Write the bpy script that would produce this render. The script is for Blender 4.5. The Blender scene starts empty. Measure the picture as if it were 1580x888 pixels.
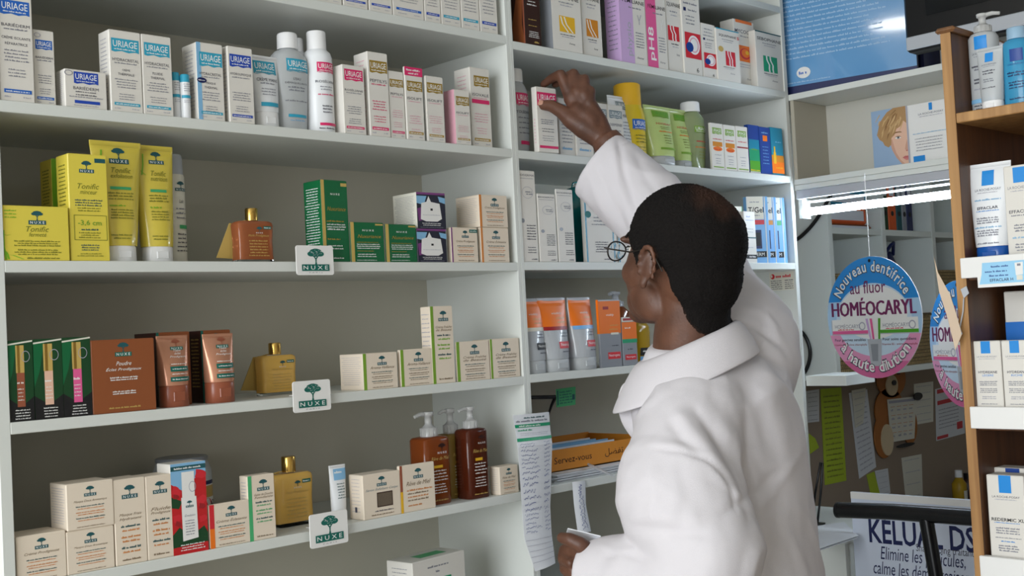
import bpy, math, random
import numpy as np
from mathutils import Vector, Matrix

# ------------------------------------------------------------------ scene, camera, light
scene = bpy.context.scene
COL = scene.collection
W_PX, H_PX, FOCAL = 1580, 888, 1824.2
CAM = Vector((-1.6229, -1.6521, 1.4887))
RT = Vector((0.71772994, -0.69442002, -0.05142538))
UP = Vector((0.01232348, -0.06117368, 0.99805106))
FW = Vector((0.69621251, 0.71696487, 0.03534851))
cam_d = bpy.data.cameras.new('camera')
cam_d.sensor_fit = 'HORIZONTAL'; cam_d.sensor_width = 36.0
cam_d.lens = FOCAL * 36.0 / W_PX
cam_d.clip_start = 0.05; cam_d.clip_end = 60
cam = bpy.data.objects.new('camera', cam_d)
cam.matrix_world = Matrix(((RT.x, UP.x, -FW.x, CAM.x), (RT.y, UP.y, -FW.y, CAM.y),
                           (RT.z, UP.z, -FW.z, CAM.z), (0, 0, 0, 1)))
COL.objects.link(cam)
scene.camera = cam

world = bpy.data.worlds.new('world'); scene.world = world
world.use_nodes = True
bg = world.node_tree.nodes['Background']
bg.inputs[0].default_value = (0.86, 0.93, 1.0, 1)
bg.inputs[1].default_value = 1.05

def area_light(name, loc, target, sx, sy, power, color):
    d = bpy.data.lights.new(name, 'AREA'); d.shape = 'RECTANGLE'
    d.size = sx; d.size_y = sy; d.energy = power; d.color = color
    o = bpy.data.objects.new(name, d); COL.objects.link(o)
    o.location = loc
    o.rotation_euler = (Vector(target) - Vector(loc)).to_track_quat('-Z', 'Y').to_euler()
    return o
area_light('shop_window_daylight', (-4.2, -1.3, 1.75), (0.0, -0.1, 1.5), 2.4, 1.9, 110, (0.93, 0.97, 1.0))

scene.view_settings.view_transform = 'Standard'
scene.view_settings.look = 'None'
scene.view_settings.gamma = 1.0
scene.view_settings.use_curve_mapping = False
scene.view_settings.exposure = 0.08

# ------------------------------------------------------------------ helpers
def lin(c):
    c /= 255.0
    return c / 12.92 if c <= 0.04045 else ((c + 0.055) / 1.055) ** 2.4
MATS = {}
def mat(name, rgb=None, rough=0.5, metal=0.0, spec=0.5, trans=0.0, ior=1.45, noise=0.0, nscale=40.0, bump=0.0, bscale=200.0, emit=0.0, alpha=1.0, coat=0.0):
    if name in MATS: return MATS[name]
    m = bpy.data.materials.new(name); m.use_nodes = True
    nt = m.node_tree; b = nt.nodes['Principled BSDF']
    col = tuple(lin(c) for c in rgb) + (1,)
    b.inputs['Base Color'].default_value = col
    b.inputs['Roughness'].default_value = rough
    b.inputs['Metallic'].default_value = metal
    b.inputs['Specular IOR Level'].default_value = spec
    b.inputs['Transmission Weight'].default_value = trans
    b.inputs['IOR'].default_value = ior
    b.inputs['Alpha'].default_value = alpha
    b.inputs['Coat Weight'].default_value = coat
    if emit:
        b.inputs['Emission Color'].default_value = col
        b.inputs['Emission Strength'].default_value = emit
    if noise or bump:
        tc = nt.nodes.new('ShaderNodeTexCoord')
    if noise:
        n = nt.nodes.new('ShaderNodeTexNoise'); n.inputs['Scale'].default_value = nscale; n.inputs['Detail'].default_value = 4
        nt.links.new(tc.outputs['Object'], n.inputs['Vector'])
        r = nt.nodes.new('ShaderNodeMapRange')
        r.inputs['To Min'].default_value = 1 - noise; r.inputs['To Max'].default_value = 1 + noise * 0.4
        nt.links.new(n.outputs['Fac'], r.inputs['Value'])
        mx = nt.nodes.new('ShaderNodeMix'); mx.data_type = 'RGBA'; mx.blend_type = 'MULTIPLY'
        mx.inputs['Factor'].default_value = 1.0
        mx.inputs['A'].default_value = col
        nt.links.new(r.outputs['Result'], mx.inputs['B'])
        nt.links.new(mx.outputs['Result'], b.inputs['Base Color'])
    if bump:
        n2 = nt.nodes.new('ShaderNodeTexNoise'); n2.inputs['Scale'].default_value = bscale; n2.inputs['Detail'].default_value = 3
        nt.links.new(tc.outputs['Object'], n2.inputs['Vector'])
        bp = nt.nodes.new('ShaderNodeBump'); bp.inputs['Strength'].default_value = bump; bp.inputs['Distance'].default_value = 0.002
        nt.links.new(n2.outputs['Fac'], bp.inputs['Height'])
        nt.links.new(bp.outputs['Normal'], b.inputs['Normal'])
    MATS[name] = m
    return m
def wood(name, c1, c2, rough=0.45):
    m = bpy.data.materials.new(name); m.use_nodes = True
    nt = m.node_tree; b = nt.nodes['Principled BSDF']; b.inputs['Roughness'].default_value = rough
    tc = nt.nodes.new('ShaderNodeTexCoord'); mp = nt.nodes.new('ShaderNodeMapping')
    mp.inputs['Scale'].default_value = (60, 60, 2.2)
    n = nt.nodes.new('ShaderNodeTexNoise'); n.inputs['Scale'].default_value = 1.0; n.inputs['Detail'].default_value = 6; n.inputs['Distortion'].default_value = .4
    cr = nt.nodes.new('ShaderNodeValToRGB')
    cr.color_ramp.elements[0].position = .3; cr.color_ramp.elements[0].color = tuple(lin(c) for c in c1) + (1,)
    cr.color_ramp.elements[1].position = .72; cr.color_ramp.elements[1].color = tuple(lin(c) for c in c2) + (1,)
    nt.links.new(tc.outputs['Object'], mp.inputs['Vector']); nt.links.new(mp.outputs['Vector'], n.inputs['Vector'])
    nt.links.new(n.outputs['Fac'], cr.inputs['Fac']); nt.links.new(cr.outputs['Color'], b.inputs['Base Color'])
    MATS[name] = m
    return m

# palette
for nm, rgb, ro in [('white', (232, 231, 228), .45), ('card', (220, 216, 208), .5), ('cream', (226, 212, 193), .55), ('ivory', (222, 219, 205), .5),
    ('ink', (70, 70, 84), .6), ('grey_ink', (128, 130, 142), .6), ('pale_ink', (170, 170, 182), .6), ('black', (22, 22, 24), .5), ('teal_ink', (30, 84, 90), .5),
    ('brown_ink', (128, 108, 84), .6), ('orange_ink', (208, 130, 60), .6), ('gold_ink', (170, 140, 60), .4), ('white_ink', (235, 235, 232), .5),
    ('uriage_blue', (36, 98, 186), .4), ('uriage_teal', (52, 160, 190), .4), ('uriage_navy', (36, 72, 172), .4), ('uriage_pink', (214, 44, 104), .4), ('uriage_gold', (150, 122, 44), .35), ('uriage_grey', (120, 136, 144), .4), ('uriage_green', (120, 160, 50), .4),
    ('yellow_card', (222, 204, 78), .4), ('lime', (120, 180, 40), .5), ('olive_ink', (120, 124, 40), .5), ('green_box', (14, 98, 56), .4), ('dark_green', (20, 66, 34), .4), ('mint', (70, 170, 110), .4), ('nuxe_green', (16, 100, 88), .4),
    ('gold_edge', (196, 166, 92), .35), ('brown_box', (140, 78, 42), .45), ('copper', (196, 134, 104), .3), ('copper_dark', (150, 84, 60), .3), ('dark_brown', (52, 28, 22), .35), ('red', (204, 40, 50), .4), ('dark_red', (150, 30, 34), .4), ('poppy', (190, 30, 34), .4),
    ('purple', (120, 60, 120), .4), ('night', (34, 36, 52), .35), ('sky', (130, 180, 216), .4), ('lilac', (200, 168, 212), .45), ('pink', (222, 92, 148), .45), ('pale_pink', (222, 166, 180), .5), ('ochre', (226, 176, 40), .4), ('orange', (232, 116, 26), .35), ('silver', (176, 180, 186), .3), ('steel_grey', (140, 144, 150), .3),
    ('royal', (24, 62, 140), .35), ('navy', (24, 34, 84), .4), ('lrp_blue', (30, 136, 214), .4), ('tgel_blue', (120, 176, 226), .35), ('cyan_box', (20, 130, 160), .35), ('leaf', (80, 160, 40), .4), ('amber', (206, 132, 36), .4),
    ('green_emerald', (24, 150, 104), .4), ('paper', (222, 224, 228), .7), ('sticky', (176, 196, 52), .7), ('pen_blue', (92, 100, 150), .7), ('bear_brown', (168, 104, 48), .7), ('bear_cream', (216, 196, 160), .7),
    ('rose', (228, 150, 186), .4), ('poster_blue', (96, 150, 198), .4), ('poster_shadow', (40, 96, 160), .4), ('poster_line', (168, 200, 228), .4), ('plum', (112, 34, 86), .4), ('skin_print', (226, 184, 160), .5), ('hair_print', (176, 138, 92), .5), ('hair_dark_print', (140, 102, 62), .5), ('lip_print', (190, 100, 100), .5), ('board_orange', (206, 132, 40), .5)]:
    mat(nm, rgb, ro)
mat('shelf_white', (214, 217, 212), .42)
mat('back_grey', (198, 194, 179), .55, noise=.06, nscale=6)
mat('cap_white', (236, 236, 236), .3)
mat('tube_white', (230, 232, 234), .28)
mat('tube_yellow', (220, 200, 80), .22, coat=.3)
mat('tube_green', (186, 206, 130), .25, coat=.3)
mat('tube_grey', (176, 180, 184), .22, coat=.4)
mat('tube_copper', (196, 140, 112), .25, metal=.35)
mat('gold', (206, 168, 90), .22, metal=1.0)
mat('chrome', (190, 192, 196), .2, metal=1.0)
mat('black_metal', (20, 21, 23), .25)
mat('black_plastic', (14, 14, 16), .3)
mat('clear', (232, 238, 240), .06, trans=1.0, ior=1.35)
mat('frosted', (226, 230, 232), .35, trans=.45, ior=1.4)
mat('oil_gold', (250, 204, 108), .08, trans=.3, ior=1.38)
mat('oil_copper', (172, 100, 62), .08, trans=.35, ior=1.38)
mat('gel_amber', (148, 74, 30), .1, trans=.45, ior=1.38)
mat('gel_honey', (170, 138, 70), .1, trans=.5, ior=1.38)
mat('gel_dark', (92, 40, 22), .1, trans=.35, ior=1.38)
mat('gel_blue', (70, 168, 214), .15, trans=.35, ior=1.38)
mat('gel_lime', (196, 212, 160), .12, trans=.55, ior=1.36)
mat('gel_yellow', (206, 168, 40), .12, trans=.45, ior=1.36)
mat('pump_clear', (226, 226, 224), .2, trans=.5, ior=1.4)

def srgb(*c): return c
SHELF = {'T': 2.0686, 'A': 1.8436, 'B': 1.62, 'C': 1.3972, 'D': 1.175, 'E': .952,
         'R1': 2.061, 'R2': 1.8431, 'R3': 1.6215, 'R4': 1.3994, 'R5': 1.176}
DEPTH = .279

def px(p):
    d = Vector(p) - CAM; w = d.dot(FW)
    return W_PX / 2 + FOCAL * d.dot(RT) / w, H_PX / 2 - FOCAL * d.dot(UP) / w
def ray(u, v): return FW + RT * ((u - W_PX / 2) / FOCAL) - UP * ((v - H_PX / 2) / FOCAL)
def on(u, v, axis, val):
    d = ray(u, v); return CAM + d * ((val - CAM[axis]) / d[axis])
def at(u, v, depth): return CAM + ray(u, v) * depth
def bis(f, lo, hi, target):
    up = f(hi) > f(lo)
    for _ in range(48):
        m = (lo + hi) / 2
        if (f(m) < target) == up: lo = m
        else: hi = m
    return (lo + hi) / 2

class G:
    """collects geometry of ONE mesh"""
    def __init__(s): s.v = []; s.f = []; s.m = []; s.s = []; s.mats = []
    def mi(s, m):
        if m not in s.mats: s.mats.append(m)
        return s.mats.index(m)
    def add(s, vs, fs, m, smooth=False):
        o = len(s.v); s.v += [tuple(p) for p in vs]; k = s.mi(m)
        for f in fs: s.f.append(tuple(o + i for i in f)); s.m.append(k); s.s.append(smooth)
    def box(s, x0, y0, z0, x1, y1, z1, m):
        vs = [(x0, y0, z0), (x1, y0, z0), (x1, y1, z0), (x0, y1, z0), (x0, y0, z1), (x1, y0, z1), (x1, y1, z1), (x0, y1, z1)]
        s.add(vs, [(0, 3, 2, 1), (4, 5, 6, 7), (0, 1, 5, 4), (1, 2, 6, 5), (2, 3, 7, 6), (3, 0, 4, 7)], m)
    def rbox(s, x0, y0, z0, x1, y1, z1, m, b=.002):
        """box with chamfered edges"""
        vs = []; 
        for zi, (z, k) in enumerate([(z0, b), (z0 + b, 0), (z1 - b, 0), (z1, b)]):
            for (x, y) in [(x0 + b, y0), (x1 - b, y0), (x1, y0 + b), (x1, y1 - b), (x1 - b, y1), (x0 + b, y1), (x0, y1 - b), (x0, y0 + b)]:
                cx = min(max(x, x0 + k), x1 - k); cy = min(max(y, y0 + k), y1 - k); vs.append((cx, cy, z))
        fs = [tuple(range(7, -1, -1)), tuple(range(24, 32))]
        for r in range(3):
            for i in range(8):
                j = (i + 1) % 8; fs.append((r * 8 + i, r * 8 + j, r * 8 + 8 + j, r * 8 + 8 + i))
        s.add(vs, fs, m)
    def vessel(s, prof, m, n=28, cx=0, cy=0, smooth=True, cap=True):
        """stacked super-ellipse rings: (z, half width, half depth, exponent)"""
        vs = []
        for (z, a, b, e) in prof:
            for i in range(n):
                t = 2 * math.pi * i / n; c, q = math.cos(t), math.sin(t)
                vs.append((cx + a * math.copysign(abs(c) ** (2 / e), c), cy + b * math.copysign(abs(q) ** (2 / e), q), z))
        fs = []
        for r in range(len(prof) - 1):
            for i in range(n):
                j = (i + 1) % n; fs.append((r * n + i, r * n + j, (r + 1) * n + j, (r + 1) * n + i))
        s.add(vs, fs, m, smooth)
        if cap:
            k = len(prof) - 1
            s.add(vs[:n], [tuple(range(n - 1, -1, -1))], m); s.add(vs[k * n:], [tuple(range(n))], m)
    def tube(s, pts, r, m, n=10, closed=False):
        pts = [Vector(p) for p in pts]; rs = r if isinstance(r, (list, tuple)) else [r] * len(pts)
        vs = []; N = len(pts); prev = None
        for i, p in enumerate(pts):
            a = pts[(i - 1) % N] if (closed or i > 0) else p
            b = pts[(i + 1) % N] if (closed or i < N - 1) else p
            t = (b - a).normalized()
            if prev is None:
                q = t.orthogonal().normalized()
            else:
                q = (prev - t * prev.dot(t)).normalized()
            prev = q; w = t.cross(q)
            for k in range(n):
                an = 2 * math.pi * k / n; vs.append(p + (q * math.cos(an) + w * math.sin(an)) * rs[i])
        fs = []
        for i in range(N if closed else N - 1):
            for k in range(n):
                j = (k + 1) % n; i2 = (i + 1) % N
                fs.append((i * n + k, i * n + j, i2 * n + j, i2 * n + k))
        s.add(vs, fs, m, True)
        if not closed:
            s.add(vs[:n], [tuple(range(n - 1, -1, -1))], m); s.add(vs[-n:], [tuple(range(n))], m)
    def slab(s, poly, axis, d0, d1, m):
        """extrude a 2D polygon along an axis"""
        def P(a, b, d): return {0: (d, a, b), 1: (a, d, b), 2: (a, b, d)}[axis]
        n = len(poly); vs = [P(a, b, d0) for a, b in poly] + [P(a, b, d1) for a, b in poly]
        s.add(vs, [tuple(range(n - 1, -1, -1)), tuple(range(n, 2 * n))] + [(i, (i + 1) % n, n + (i + 1) % n, n + i) for i in range(n)], m)
    def build(s, name, parent=None, loc=None, rot=0.0):
        me = bpy.data.meshes.new(name); me.from_pydata(s.v, [], s.f)
        for m in s.mats: me.materials.append(MATS[m])
        me.polygons.foreach_set('material_index', s.m); me.polygons.foreach_set('use_smooth', s.s)
        me.update()
        o = bpy.data.objects.new(name, me); COL.objects.link(o)
        if parent is not None: o.parent = parent
        if loc is not None: o.location = loc
        if rot: o.rotation_euler = (0, 0, rot)
        return o

def tag(o, label=None, cat=None, group=None, kind=None):
    if label: o['label'] = label
    if cat: o['category'] = cat
    if group: o['group'] = group
    if kind: o['kind'] = kind
    return o
def empty(name, loc, rot=0.0):
    o = bpy.data.objects.new(name, None); COL.objects.link(o); o.location = loc; o.rotation_euler = (0, 0, rot)
    o.empty_display_size = .05
    return o
def structure_(name, g): return tag(g.build(name), kind='structure')
def structure(name, g, loc=None):
    return tag(g.build(name, None, loc), kind='structure')

# ---- lettering
_tc = {}
def text_geo(s, bold=0.0, shear=0.0):
    key = (s, bold, shear)
    if key in _tc: return _tc[key]
    cu = bpy.data.curves.new('t', 'FONT'); cu.body = s; cu.resolution_u = 2; cu.offset = bold; cu.shear = shear
    ob = bpy.data.objects.new('t', cu); COL.objects.link(ob)
    dg = bpy.context.evaluated_depsgraph_get(); dg.update()
    me = ob.evaluated_get(dg).to_mesh()
    vs = np.array([v.co[:2] for v in me.vertices]) if len(me.vertices) else np.zeros((0, 2))
    fs = [tuple(p.vertices) for p in me.polygons]
    ob.evaluated_get(dg).to_mesh_clear()
    bpy.data.objects.remove(ob); bpy.data.curves.remove(cu)
    if len(vs):
        lo = vs.min(0); hi = vs.max(0); size = np.maximum(hi - lo, 1e-6)
        vs = (vs - lo) / size; asp = size[0] / size[1]
    else: asp = 1
    _tc[key] = (vs, fs, asp)
    return _tc[key]

def tree_polys():
    """crown blobs and trunk of the little tree emblem, unit box, y up"""
    out = []
    for cx, cy, rx, ry in [(.5, .78, .3, .2), (.25, .66, .22, .15), (.75, .66, .22, .15), (.5, .62, .3, .13), (.36, .8, .2, .14), (.64, .8, .2, .14)]:
        out.append([(cx + rx * math.cos(t * math.pi / 7), cy + ry * math.sin(t * math.pi / 7)) for t in range(14)])
    out.append([(.43, .0), (.57, .0), (.53, .2), (.54, .36), (.68, .56), (.62, .57), (.5, .42), (.38, .57), (.32, .56), (.46, .36), (.47, .2)])
    return out

class Face:
    """a printed face: maps (u, v from the top) to 3D with a small offset outwards"""
    def __init__(s, g, f, w, h, seg=1): s.g = g; s.f = f; s.w = w; s.h = h; s.k = 0; s.seg = seg
    def _e(s): s.k += 1; return .00018 + s.k * .00003
    def rect(s, x0, y0, x1, y1, m, e=None, n=None):
        e = e or s._e(); n = n or max(1, int(math.ceil(s.seg * abs(x1 - x0)))); nv = 1 if s.seg == 1 else max(1, int(math.ceil(20 * abs(y1 - y0))))
        vs = []; 
        for j in range(nv + 1):
            for i in range(n + 1): vs.append(s.f(x0 + (x1 - x0) * i / n, y0 + (y1 - y0) * j / nv, e))
        fs = [(j * (n + 1) + i, (j + 1) * (n + 1) + i, (j + 1) * (n + 1) + i + 1, j * (n + 1) + i + 1) for j in range(nv) for i in range(n)]
        s.g.add(vs, fs, m)
    def poly(s, pts, m, e=None):
        e = e or s._e(); s.g.add([s.f(x, y, e) for x, y in pts], [tuple(range(len(pts)))], m)
    def ell(s, cx, cy, rx, ry, m, n=20, e=None):
        s.poly([(cx + rx * math.cos(2 * math.pi * t / n), cy - ry * math.sin(2 * math.pi * t / n)) for t in range(n)], m, e)
    def ring(s, cx, cy, rx, ry, th, m, n=24):
        e = s._e(); vs = []
        for t in range(n):
            c, q = math.cos(2 * math.pi * t / n), math.sin(2 * math.pi * t / n)
            vs += [s.f(cx + rx * c, cy - ry * q, e), s.f(cx + rx * (1 - th) * c, cy - ry * (1 - th) * q, e)]
        s.g.add(vs, [(2 * i, (2 * i + 2) % (2 * n), (2 * i + 3) % (2 * n), 2 * i + 1) for i in range(n)], m)
    def text(s, t, cx, cy, w, h, m, bold=0.0, shear=0.0, rot=0):
        vs, fs, asp = text_geo(t, bold, shear)
        if not len(vs): return
        if w == 0:
            w = asp * h * s.h / s.w
            if w > .96: h *= .96 / w; w = .96
        e = s._e()
        if rot == 0: P = [s.f(cx + (x - .5) * w, cy - (y - .5) * h, e) for x, y in vs]
        elif rot == 90: P = [s.f(cx - (y - .5) * w, cy - (x - .5) * h, e) for x, y in vs]
        else: P = [s.f(cx + (y - .5) * w, cy + (x - .5) * h, e) for x, y in vs]
        s.g.add(P, fs, m)
    def lines(s, cx, cy, w, h, m, seed=1, align='c', fill=.5):
        """one line of print too small to read: a run of tiny strokes"""
        rnd = random.Random(seed * 7919 + int(cy * 997)); e = s._e()
        cw = h * s.h / s.w * fill * 1.1; x = cx - w / 2
        while x < cx + w / 2 - cw:
            k = rnd.randint(2, 9)
            for _ in range(k):
                if x > cx + w / 2 - cw: break
                hh = h * rnd.choice((.62, .7, .7, 1.0)); s.rect(x, cy + h / 2 - hh, x + cw * .78, cy + h / 2, m, e, 1); x += cw
            x += cw * .9
    def para(s, cx, cy, w, dy, n, h, m, seed=1, ragged=.25):
        rnd = random.Random(seed)
        for i in range(n): s.lines(cx, cy + i * dy, w * (1 - ragged * rnd.random()), h, m, seed + i)
    def stroke(s, pts, th, m):
        """a bent ribbon, thickness in u"""
        e = s._e(); vs = []
        for x, y in pts: vs += [s.f(x - th / 2, y, e), s.f(x + th / 2, y, e)]
        s.g.add(vs, [(2 * i, 2 * i + 1, 2 * i + 3, 2 * i + 2) for i in range(len(pts) - 1)], m)
    # --- emblems
    def uriage(s, x0, y0, x1, y1, m, ink='white_ink'):
        h = y1 - y0; n = 8
        s.rect(x0, y0, x1, y1 - h * .12, m)
        e = s._e(); w = x1 - x0
        pts = [(x0, y1 - h * .14)] + [(x0 + w * i / n, y1 - h * .06 + h * .05 * math.sin(i * 1.6)) for i in range(n + 1)] + [(x1, y1 - h * .14)]
        s.poly(pts, m, e)
        s.text('URIAGE', (x0 + x1) / 2, y0 + h * .38, w * .88, h * .46, ink, .006)
        s.lines((x0 + x1) / 2, y0 + h * .76, w * .8, h * .1, ink, 3)
    def nuxe(s, cx, cy, w, crown='teal_ink', band='teal_ink', ink='white_ink', tree=True):
        """tree above a band with the four letters; cy = top, w = band width"""
        hh = w * s.w / s.h
        if tree:
            e = s._e()
            for p in tree_polys(): s.poly([(cx + (x - .5) * w * .72, cy + (1 - y) * hh * .56) for x, y in p], crown, e); e += .00001
        if band: s.rect(cx - w / 2, cy + hh * .56, cx + w / 2, cy + hh * .80, band)
        s.text('N U X E', cx, cy + hh * .68, w * .82, hh * .15, ink, .01)

def place(us, ul, ur, vt, z, y=.004, rot=0.0, d=None):
    """turn measurements into a box: returns location, width, depth, height (metres)"""
    X = bis(lambda x: px((x, y, z))[0], -1.6, 1.6, ul)
    p0 = Vector((X, y, z)); e = Vector((math.cos(rot), math.sin(rot), 0)); b = Vector((-math.sin(rot), math.cos(rot), 0))
    w = bis(lambda t: px(p0 + e * t)[0], 0, .4, ur)
    dd = d if d is not None else .04
    if us is not None and us < ul - .5:
        dd = bis(lambda t: px(p0 + b * t)[0], 0, .25, us)
        if d is not None: dd = min(dd, d)
    h = bis(lambda t: px(p0 + e * (w / 2) + Vector((0, 0, t)))[1], 0, .45, vt)
    return p0 + e * (w / 2), w, dd, h

def carton(name, label, cat, group, meas, base, front=None, side=None, rot=0.0, top=None, body=None):
    """a folding box: one mesh with its print"""
    loc, w, d, h = meas
    g = G(); g.rbox(-w / 2, 0, 0, w / 2, d, h, base, min(.0012, w * .03))
    if body: body(g, w, d, h)
    # closing flap seam on the lid
    g.box(-w / 2 + .002, .0012, h, w / 2 - .002, .0018, h + .0003, base)
    F = Face(g, lambda u, v, e: ((u - .5) * w, -e, (1 - v) * h), w, h)
    S = Face(g, lambda u, v, e: (-w / 2 - e, (1 - u) * d, (1 - v) * h), d, h)
    T = Face(g, lambda u, v, e: ((u - .5) * w, (1 - v) * d, h + e), w, d)
    if front: front(F)
    if side: side(S)
    if top: top(T)
    o = g.build(name, None, loc, rot)
    return tag(o, label, cat, group)

def interp(prof, z):
    for (z0, a0, b0, e0), (z1, a1, b1, e1) in zip(prof, prof[1:]):
        if z <= z1 or (z1, a1) == prof[-1][:2]:
            t = 0 if z1 == z0 else min(max((z - z0) / (z1 - z0), 0), 1)
            return a0 + (a1 - a0) * t, b0 + (b1 - b0) * t, e0 + (e1 - e0) * t
    return prof[-1][1:]
def vessel_face(g, prof, z0, z1, W):
    H = z1 - z0
    def f(u, v, e):
        z = z0 + (1 - v) * H; a, b, k = interp(prof, z)
        x = min(max((u - .5) * W, -a * .999), a * .999)
        y = -b * (1 - abs(x / a) ** k) ** (1 / k)
        nx, ny = x / (a * a), y / (b * b); L = math.hypot(nx, ny) or 1
        e2 = e * 1.6 + .0004
        return (x + nx / L * e2, y + ny / L * e2, z)
    return Face(g, f, W, H, 26)

def squeeze_tube(name, label, cat, group, loc, h, wtop, wcap, body_m, cap_m, front=None, cap_h=.13, dep=None, rot=0.0, crimp=None, cap_name='cap', body_bot=None):
    """standing on its cap, crimped flat at the top"""
    r = wcap / 2; dp = (dep or wcap * .8) / 2; ch = h * cap_h
    root = empty(name, loc, rot); tag(root, label, cat, group)
    wb = (body_bot or wcap * 1.04) / 2
    prof = [(ch, wb * .97, dp, 2.2), (ch + h * .02, wb, dp * 1.02, 2.1)]
    for t in (.15, .3, .45, .6, .75, .88, .95):
        z = ch + (h - ch) * t
        prof.append((z, wb + (wtop / 2 - wb) * t, dp * (1 - t ** 1.5) + .0012, 2.1))
    prof += [(h * .955, wtop / 2 * .99, .0016, 2.6), (h * .958, wtop / 2, .0010, 4), (h, wtop / 2, .0010, 4)]
    prof.sort(key=lambda q: q[0])
    g = G(); g.vessel(prof, body_m, 32)
    F = vessel_face(g, prof, ch, h, wtop)
    if crimp: 
        g.vessel([(h * .957, wtop / 2 + .0003, .0014, 4), (h + .0003, wtop / 2 + .0003, .0013, 4)], crimp, 32)
    if front: front(F)
    g.build('tube_body', root)
    c = G(); c.vessel([(0, r * .96, dp * .96, 2.3), (.0012, r, dp, 2.3), (ch - .002, r * .99, dp * .99, 2.3), (ch, r * .95, dp * .95, 2.3)], cap_m, 32)
    # thumb recess tab of the flip lid
    c.rbox(-r * .42, -dp * 1.015, ch * .25, r * .42, -dp * .8, ch * .72, cap_m, .001)
    c.build(cap_name, root)
    return root

def bottle(name, label, cat, group, loc, prof, body_m, front=None, caps=(), rot=0.0, face=None, W=None, liquid=None):
    root = empty(name, loc, rot); tag(root, label, cat, group)
    g = G(); g.vessel(prof, body_m, 32)
    if front:
        z0, z1 = face or (prof[0][0], prof[-1][0]); F = vessel_face(g, prof, z0, z1, W or 2 * max(p[1] for p in prof)); front(F)
    g.build('bottle_body', root)
    for nm, cp, m in caps:
        c = G(); c.vessel(cp, m, 24); c.build(nm, root)
    return root
def pump_head(root, z, r, h, m, nozzle=.03, side=1):
    g = G()
    g.vessel([(z, r, r, 2), (z + h * .34, r, r, 2), (z + h * .36, r * .8, r * .8, 2), (z + h * .44, r * .55, r * .55, 2), (z + h * .5, r * .42, r * .42, 2), (z + h * .8, r * .42, r * .42, 2), (z + h * .82, r * .62, r * .62, 2), (z + h * .98, r * .66, r * .66, 2), (z + h, r * .6, r * .6, 2)], m, 20)
    g.tube([(0, 0, z + h * .9), (side * nozzle * .6, 0, z + h * .92), (side * nozzle, 0, z + h * .84)], [r * .28, r * .25, r * .2], m, 10)
    for i in range(14):
        a = 2 * math.pi * i / 14; g.tube([(r * 1.0 * math.cos(a), r * math.sin(a), z + .001), (r * 1.0 * math.cos(a), r * math.sin(a), z + h * .32)], r * .05, m, 4)
    g.build('pump', root)

# ------------------------------------------------------------------ the room
mat('floor_tile', (176, 170, 160), .35, noise=.12, nscale=3)
mat('wall_paint', (206, 200, 188), .7, noise=.05, nscale=4)
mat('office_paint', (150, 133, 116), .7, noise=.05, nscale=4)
mat('ceiling_paint', (214, 214, 210), .8)
g = G(); g.box(-4.5, -5, -.1, 4, 2.2, 0, 'floor_tile'); structure('floor', g)
g = G(); g.box(-4.5, -5, 2.95, 4, 2.2, 3.05, 'ceiling_paint'); structure('ceiling', g)
g = G(); g.box(-4.5, .29, 0, 1.0, .37, 2.95, 'wall_paint'); structure('wall_back', g)
g = G(); g.box(1.0, .60, 0, 3.6, .68, 2.95, 'office_paint'); structure('wall_office', g)
g = G(); g.box(3.6, -5, 0, 3.7, .68, 2.95, 'wall_paint'); structure('wall_right', g)
g = G(); g.box(1.32, -1.62, 0, 3.6, -1.54, 2.95, 'wall_paint'); structure('light_block_partition', g)  # unseen partition, added to keep daylight out of the back office
g = G(); g.box(-4.5, -3.5, 0, 3.6, -3.4, 2.95, 'wall_paint'); structure('light_block_wall', g)  # unseen wall behind the camera, added to block light from that side

# ------------------------------------------------------------------ shelf cabinets
def cabinet(name, label, x0, x1, tl, tr, levels, bottoms):
    root = empty(name, ((x0 + x1) / 2, 0, 0)); tag(root, label, 'shelves')
    X0, X1 = x0 - (x0 + x1) / 2, x1 - (x0 + x1) / 2
    top = 2.52
    for a, b in ((X0, X0 + tl), (X1 - tr, X1)):
        g = G(); g.rbox(a, 0, 0, b, DEPTH + .008, top, 'shelf_white', .0008); g.build('side_panel', root)
    for z in levels:
        g = G(); g.rbox(X0 + tl, 0, z - .0165, X1 - tr, DEPTH, z, 'shelf_white', .0008); g.build('shelf', root)
    g = G(); g.box(X0 + tl, DEPTH, .06, X1 - tr, DEPTH + .006, top, 'back_grey'); g.build('back_panel', root)
    g = G(); g.box(X0 + tl, .03, 0, X1 - tr, .045, .06, 'shelf_white'); g.build('plinth', root)
    return root
cabinet('shelf_cabinet', 'tall white open shelf cabinet on the left filled with cartons and golden oil bottles', -1.0065, .0095, .0167, .0095, [.06, .29, .51, .73, .952, 1.175, 1.3972, 1.62, 1.8436, 2.0686, 2.292, 2.52], 0)
cabinet('shelf_cabinet', 'tall white open shelf cabinet behind the man reaching up', .0095, 1.0033, .0095, .0145, [.06, .29, .51, .73, .952, 1.176, 1.3994, 1.6215, 1.8431, 2.061, 2.2795, 2.52], 0)

BX = 'carton'
def mk(cat, shelf, base, group=None):
    z = SHELF[shelf]
    def f(label, us, ul, ur, vt, front=None, side=None, y=.004, rot=0., d=None, top=None, base2=None, name='product_carton', dz=0., body=None):
        return carton(name, label, cat, group, place(us, ul, ur, vt, z + dz, y, rot, d), base2 or base, front, side, rot, top, body)
    return f
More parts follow.
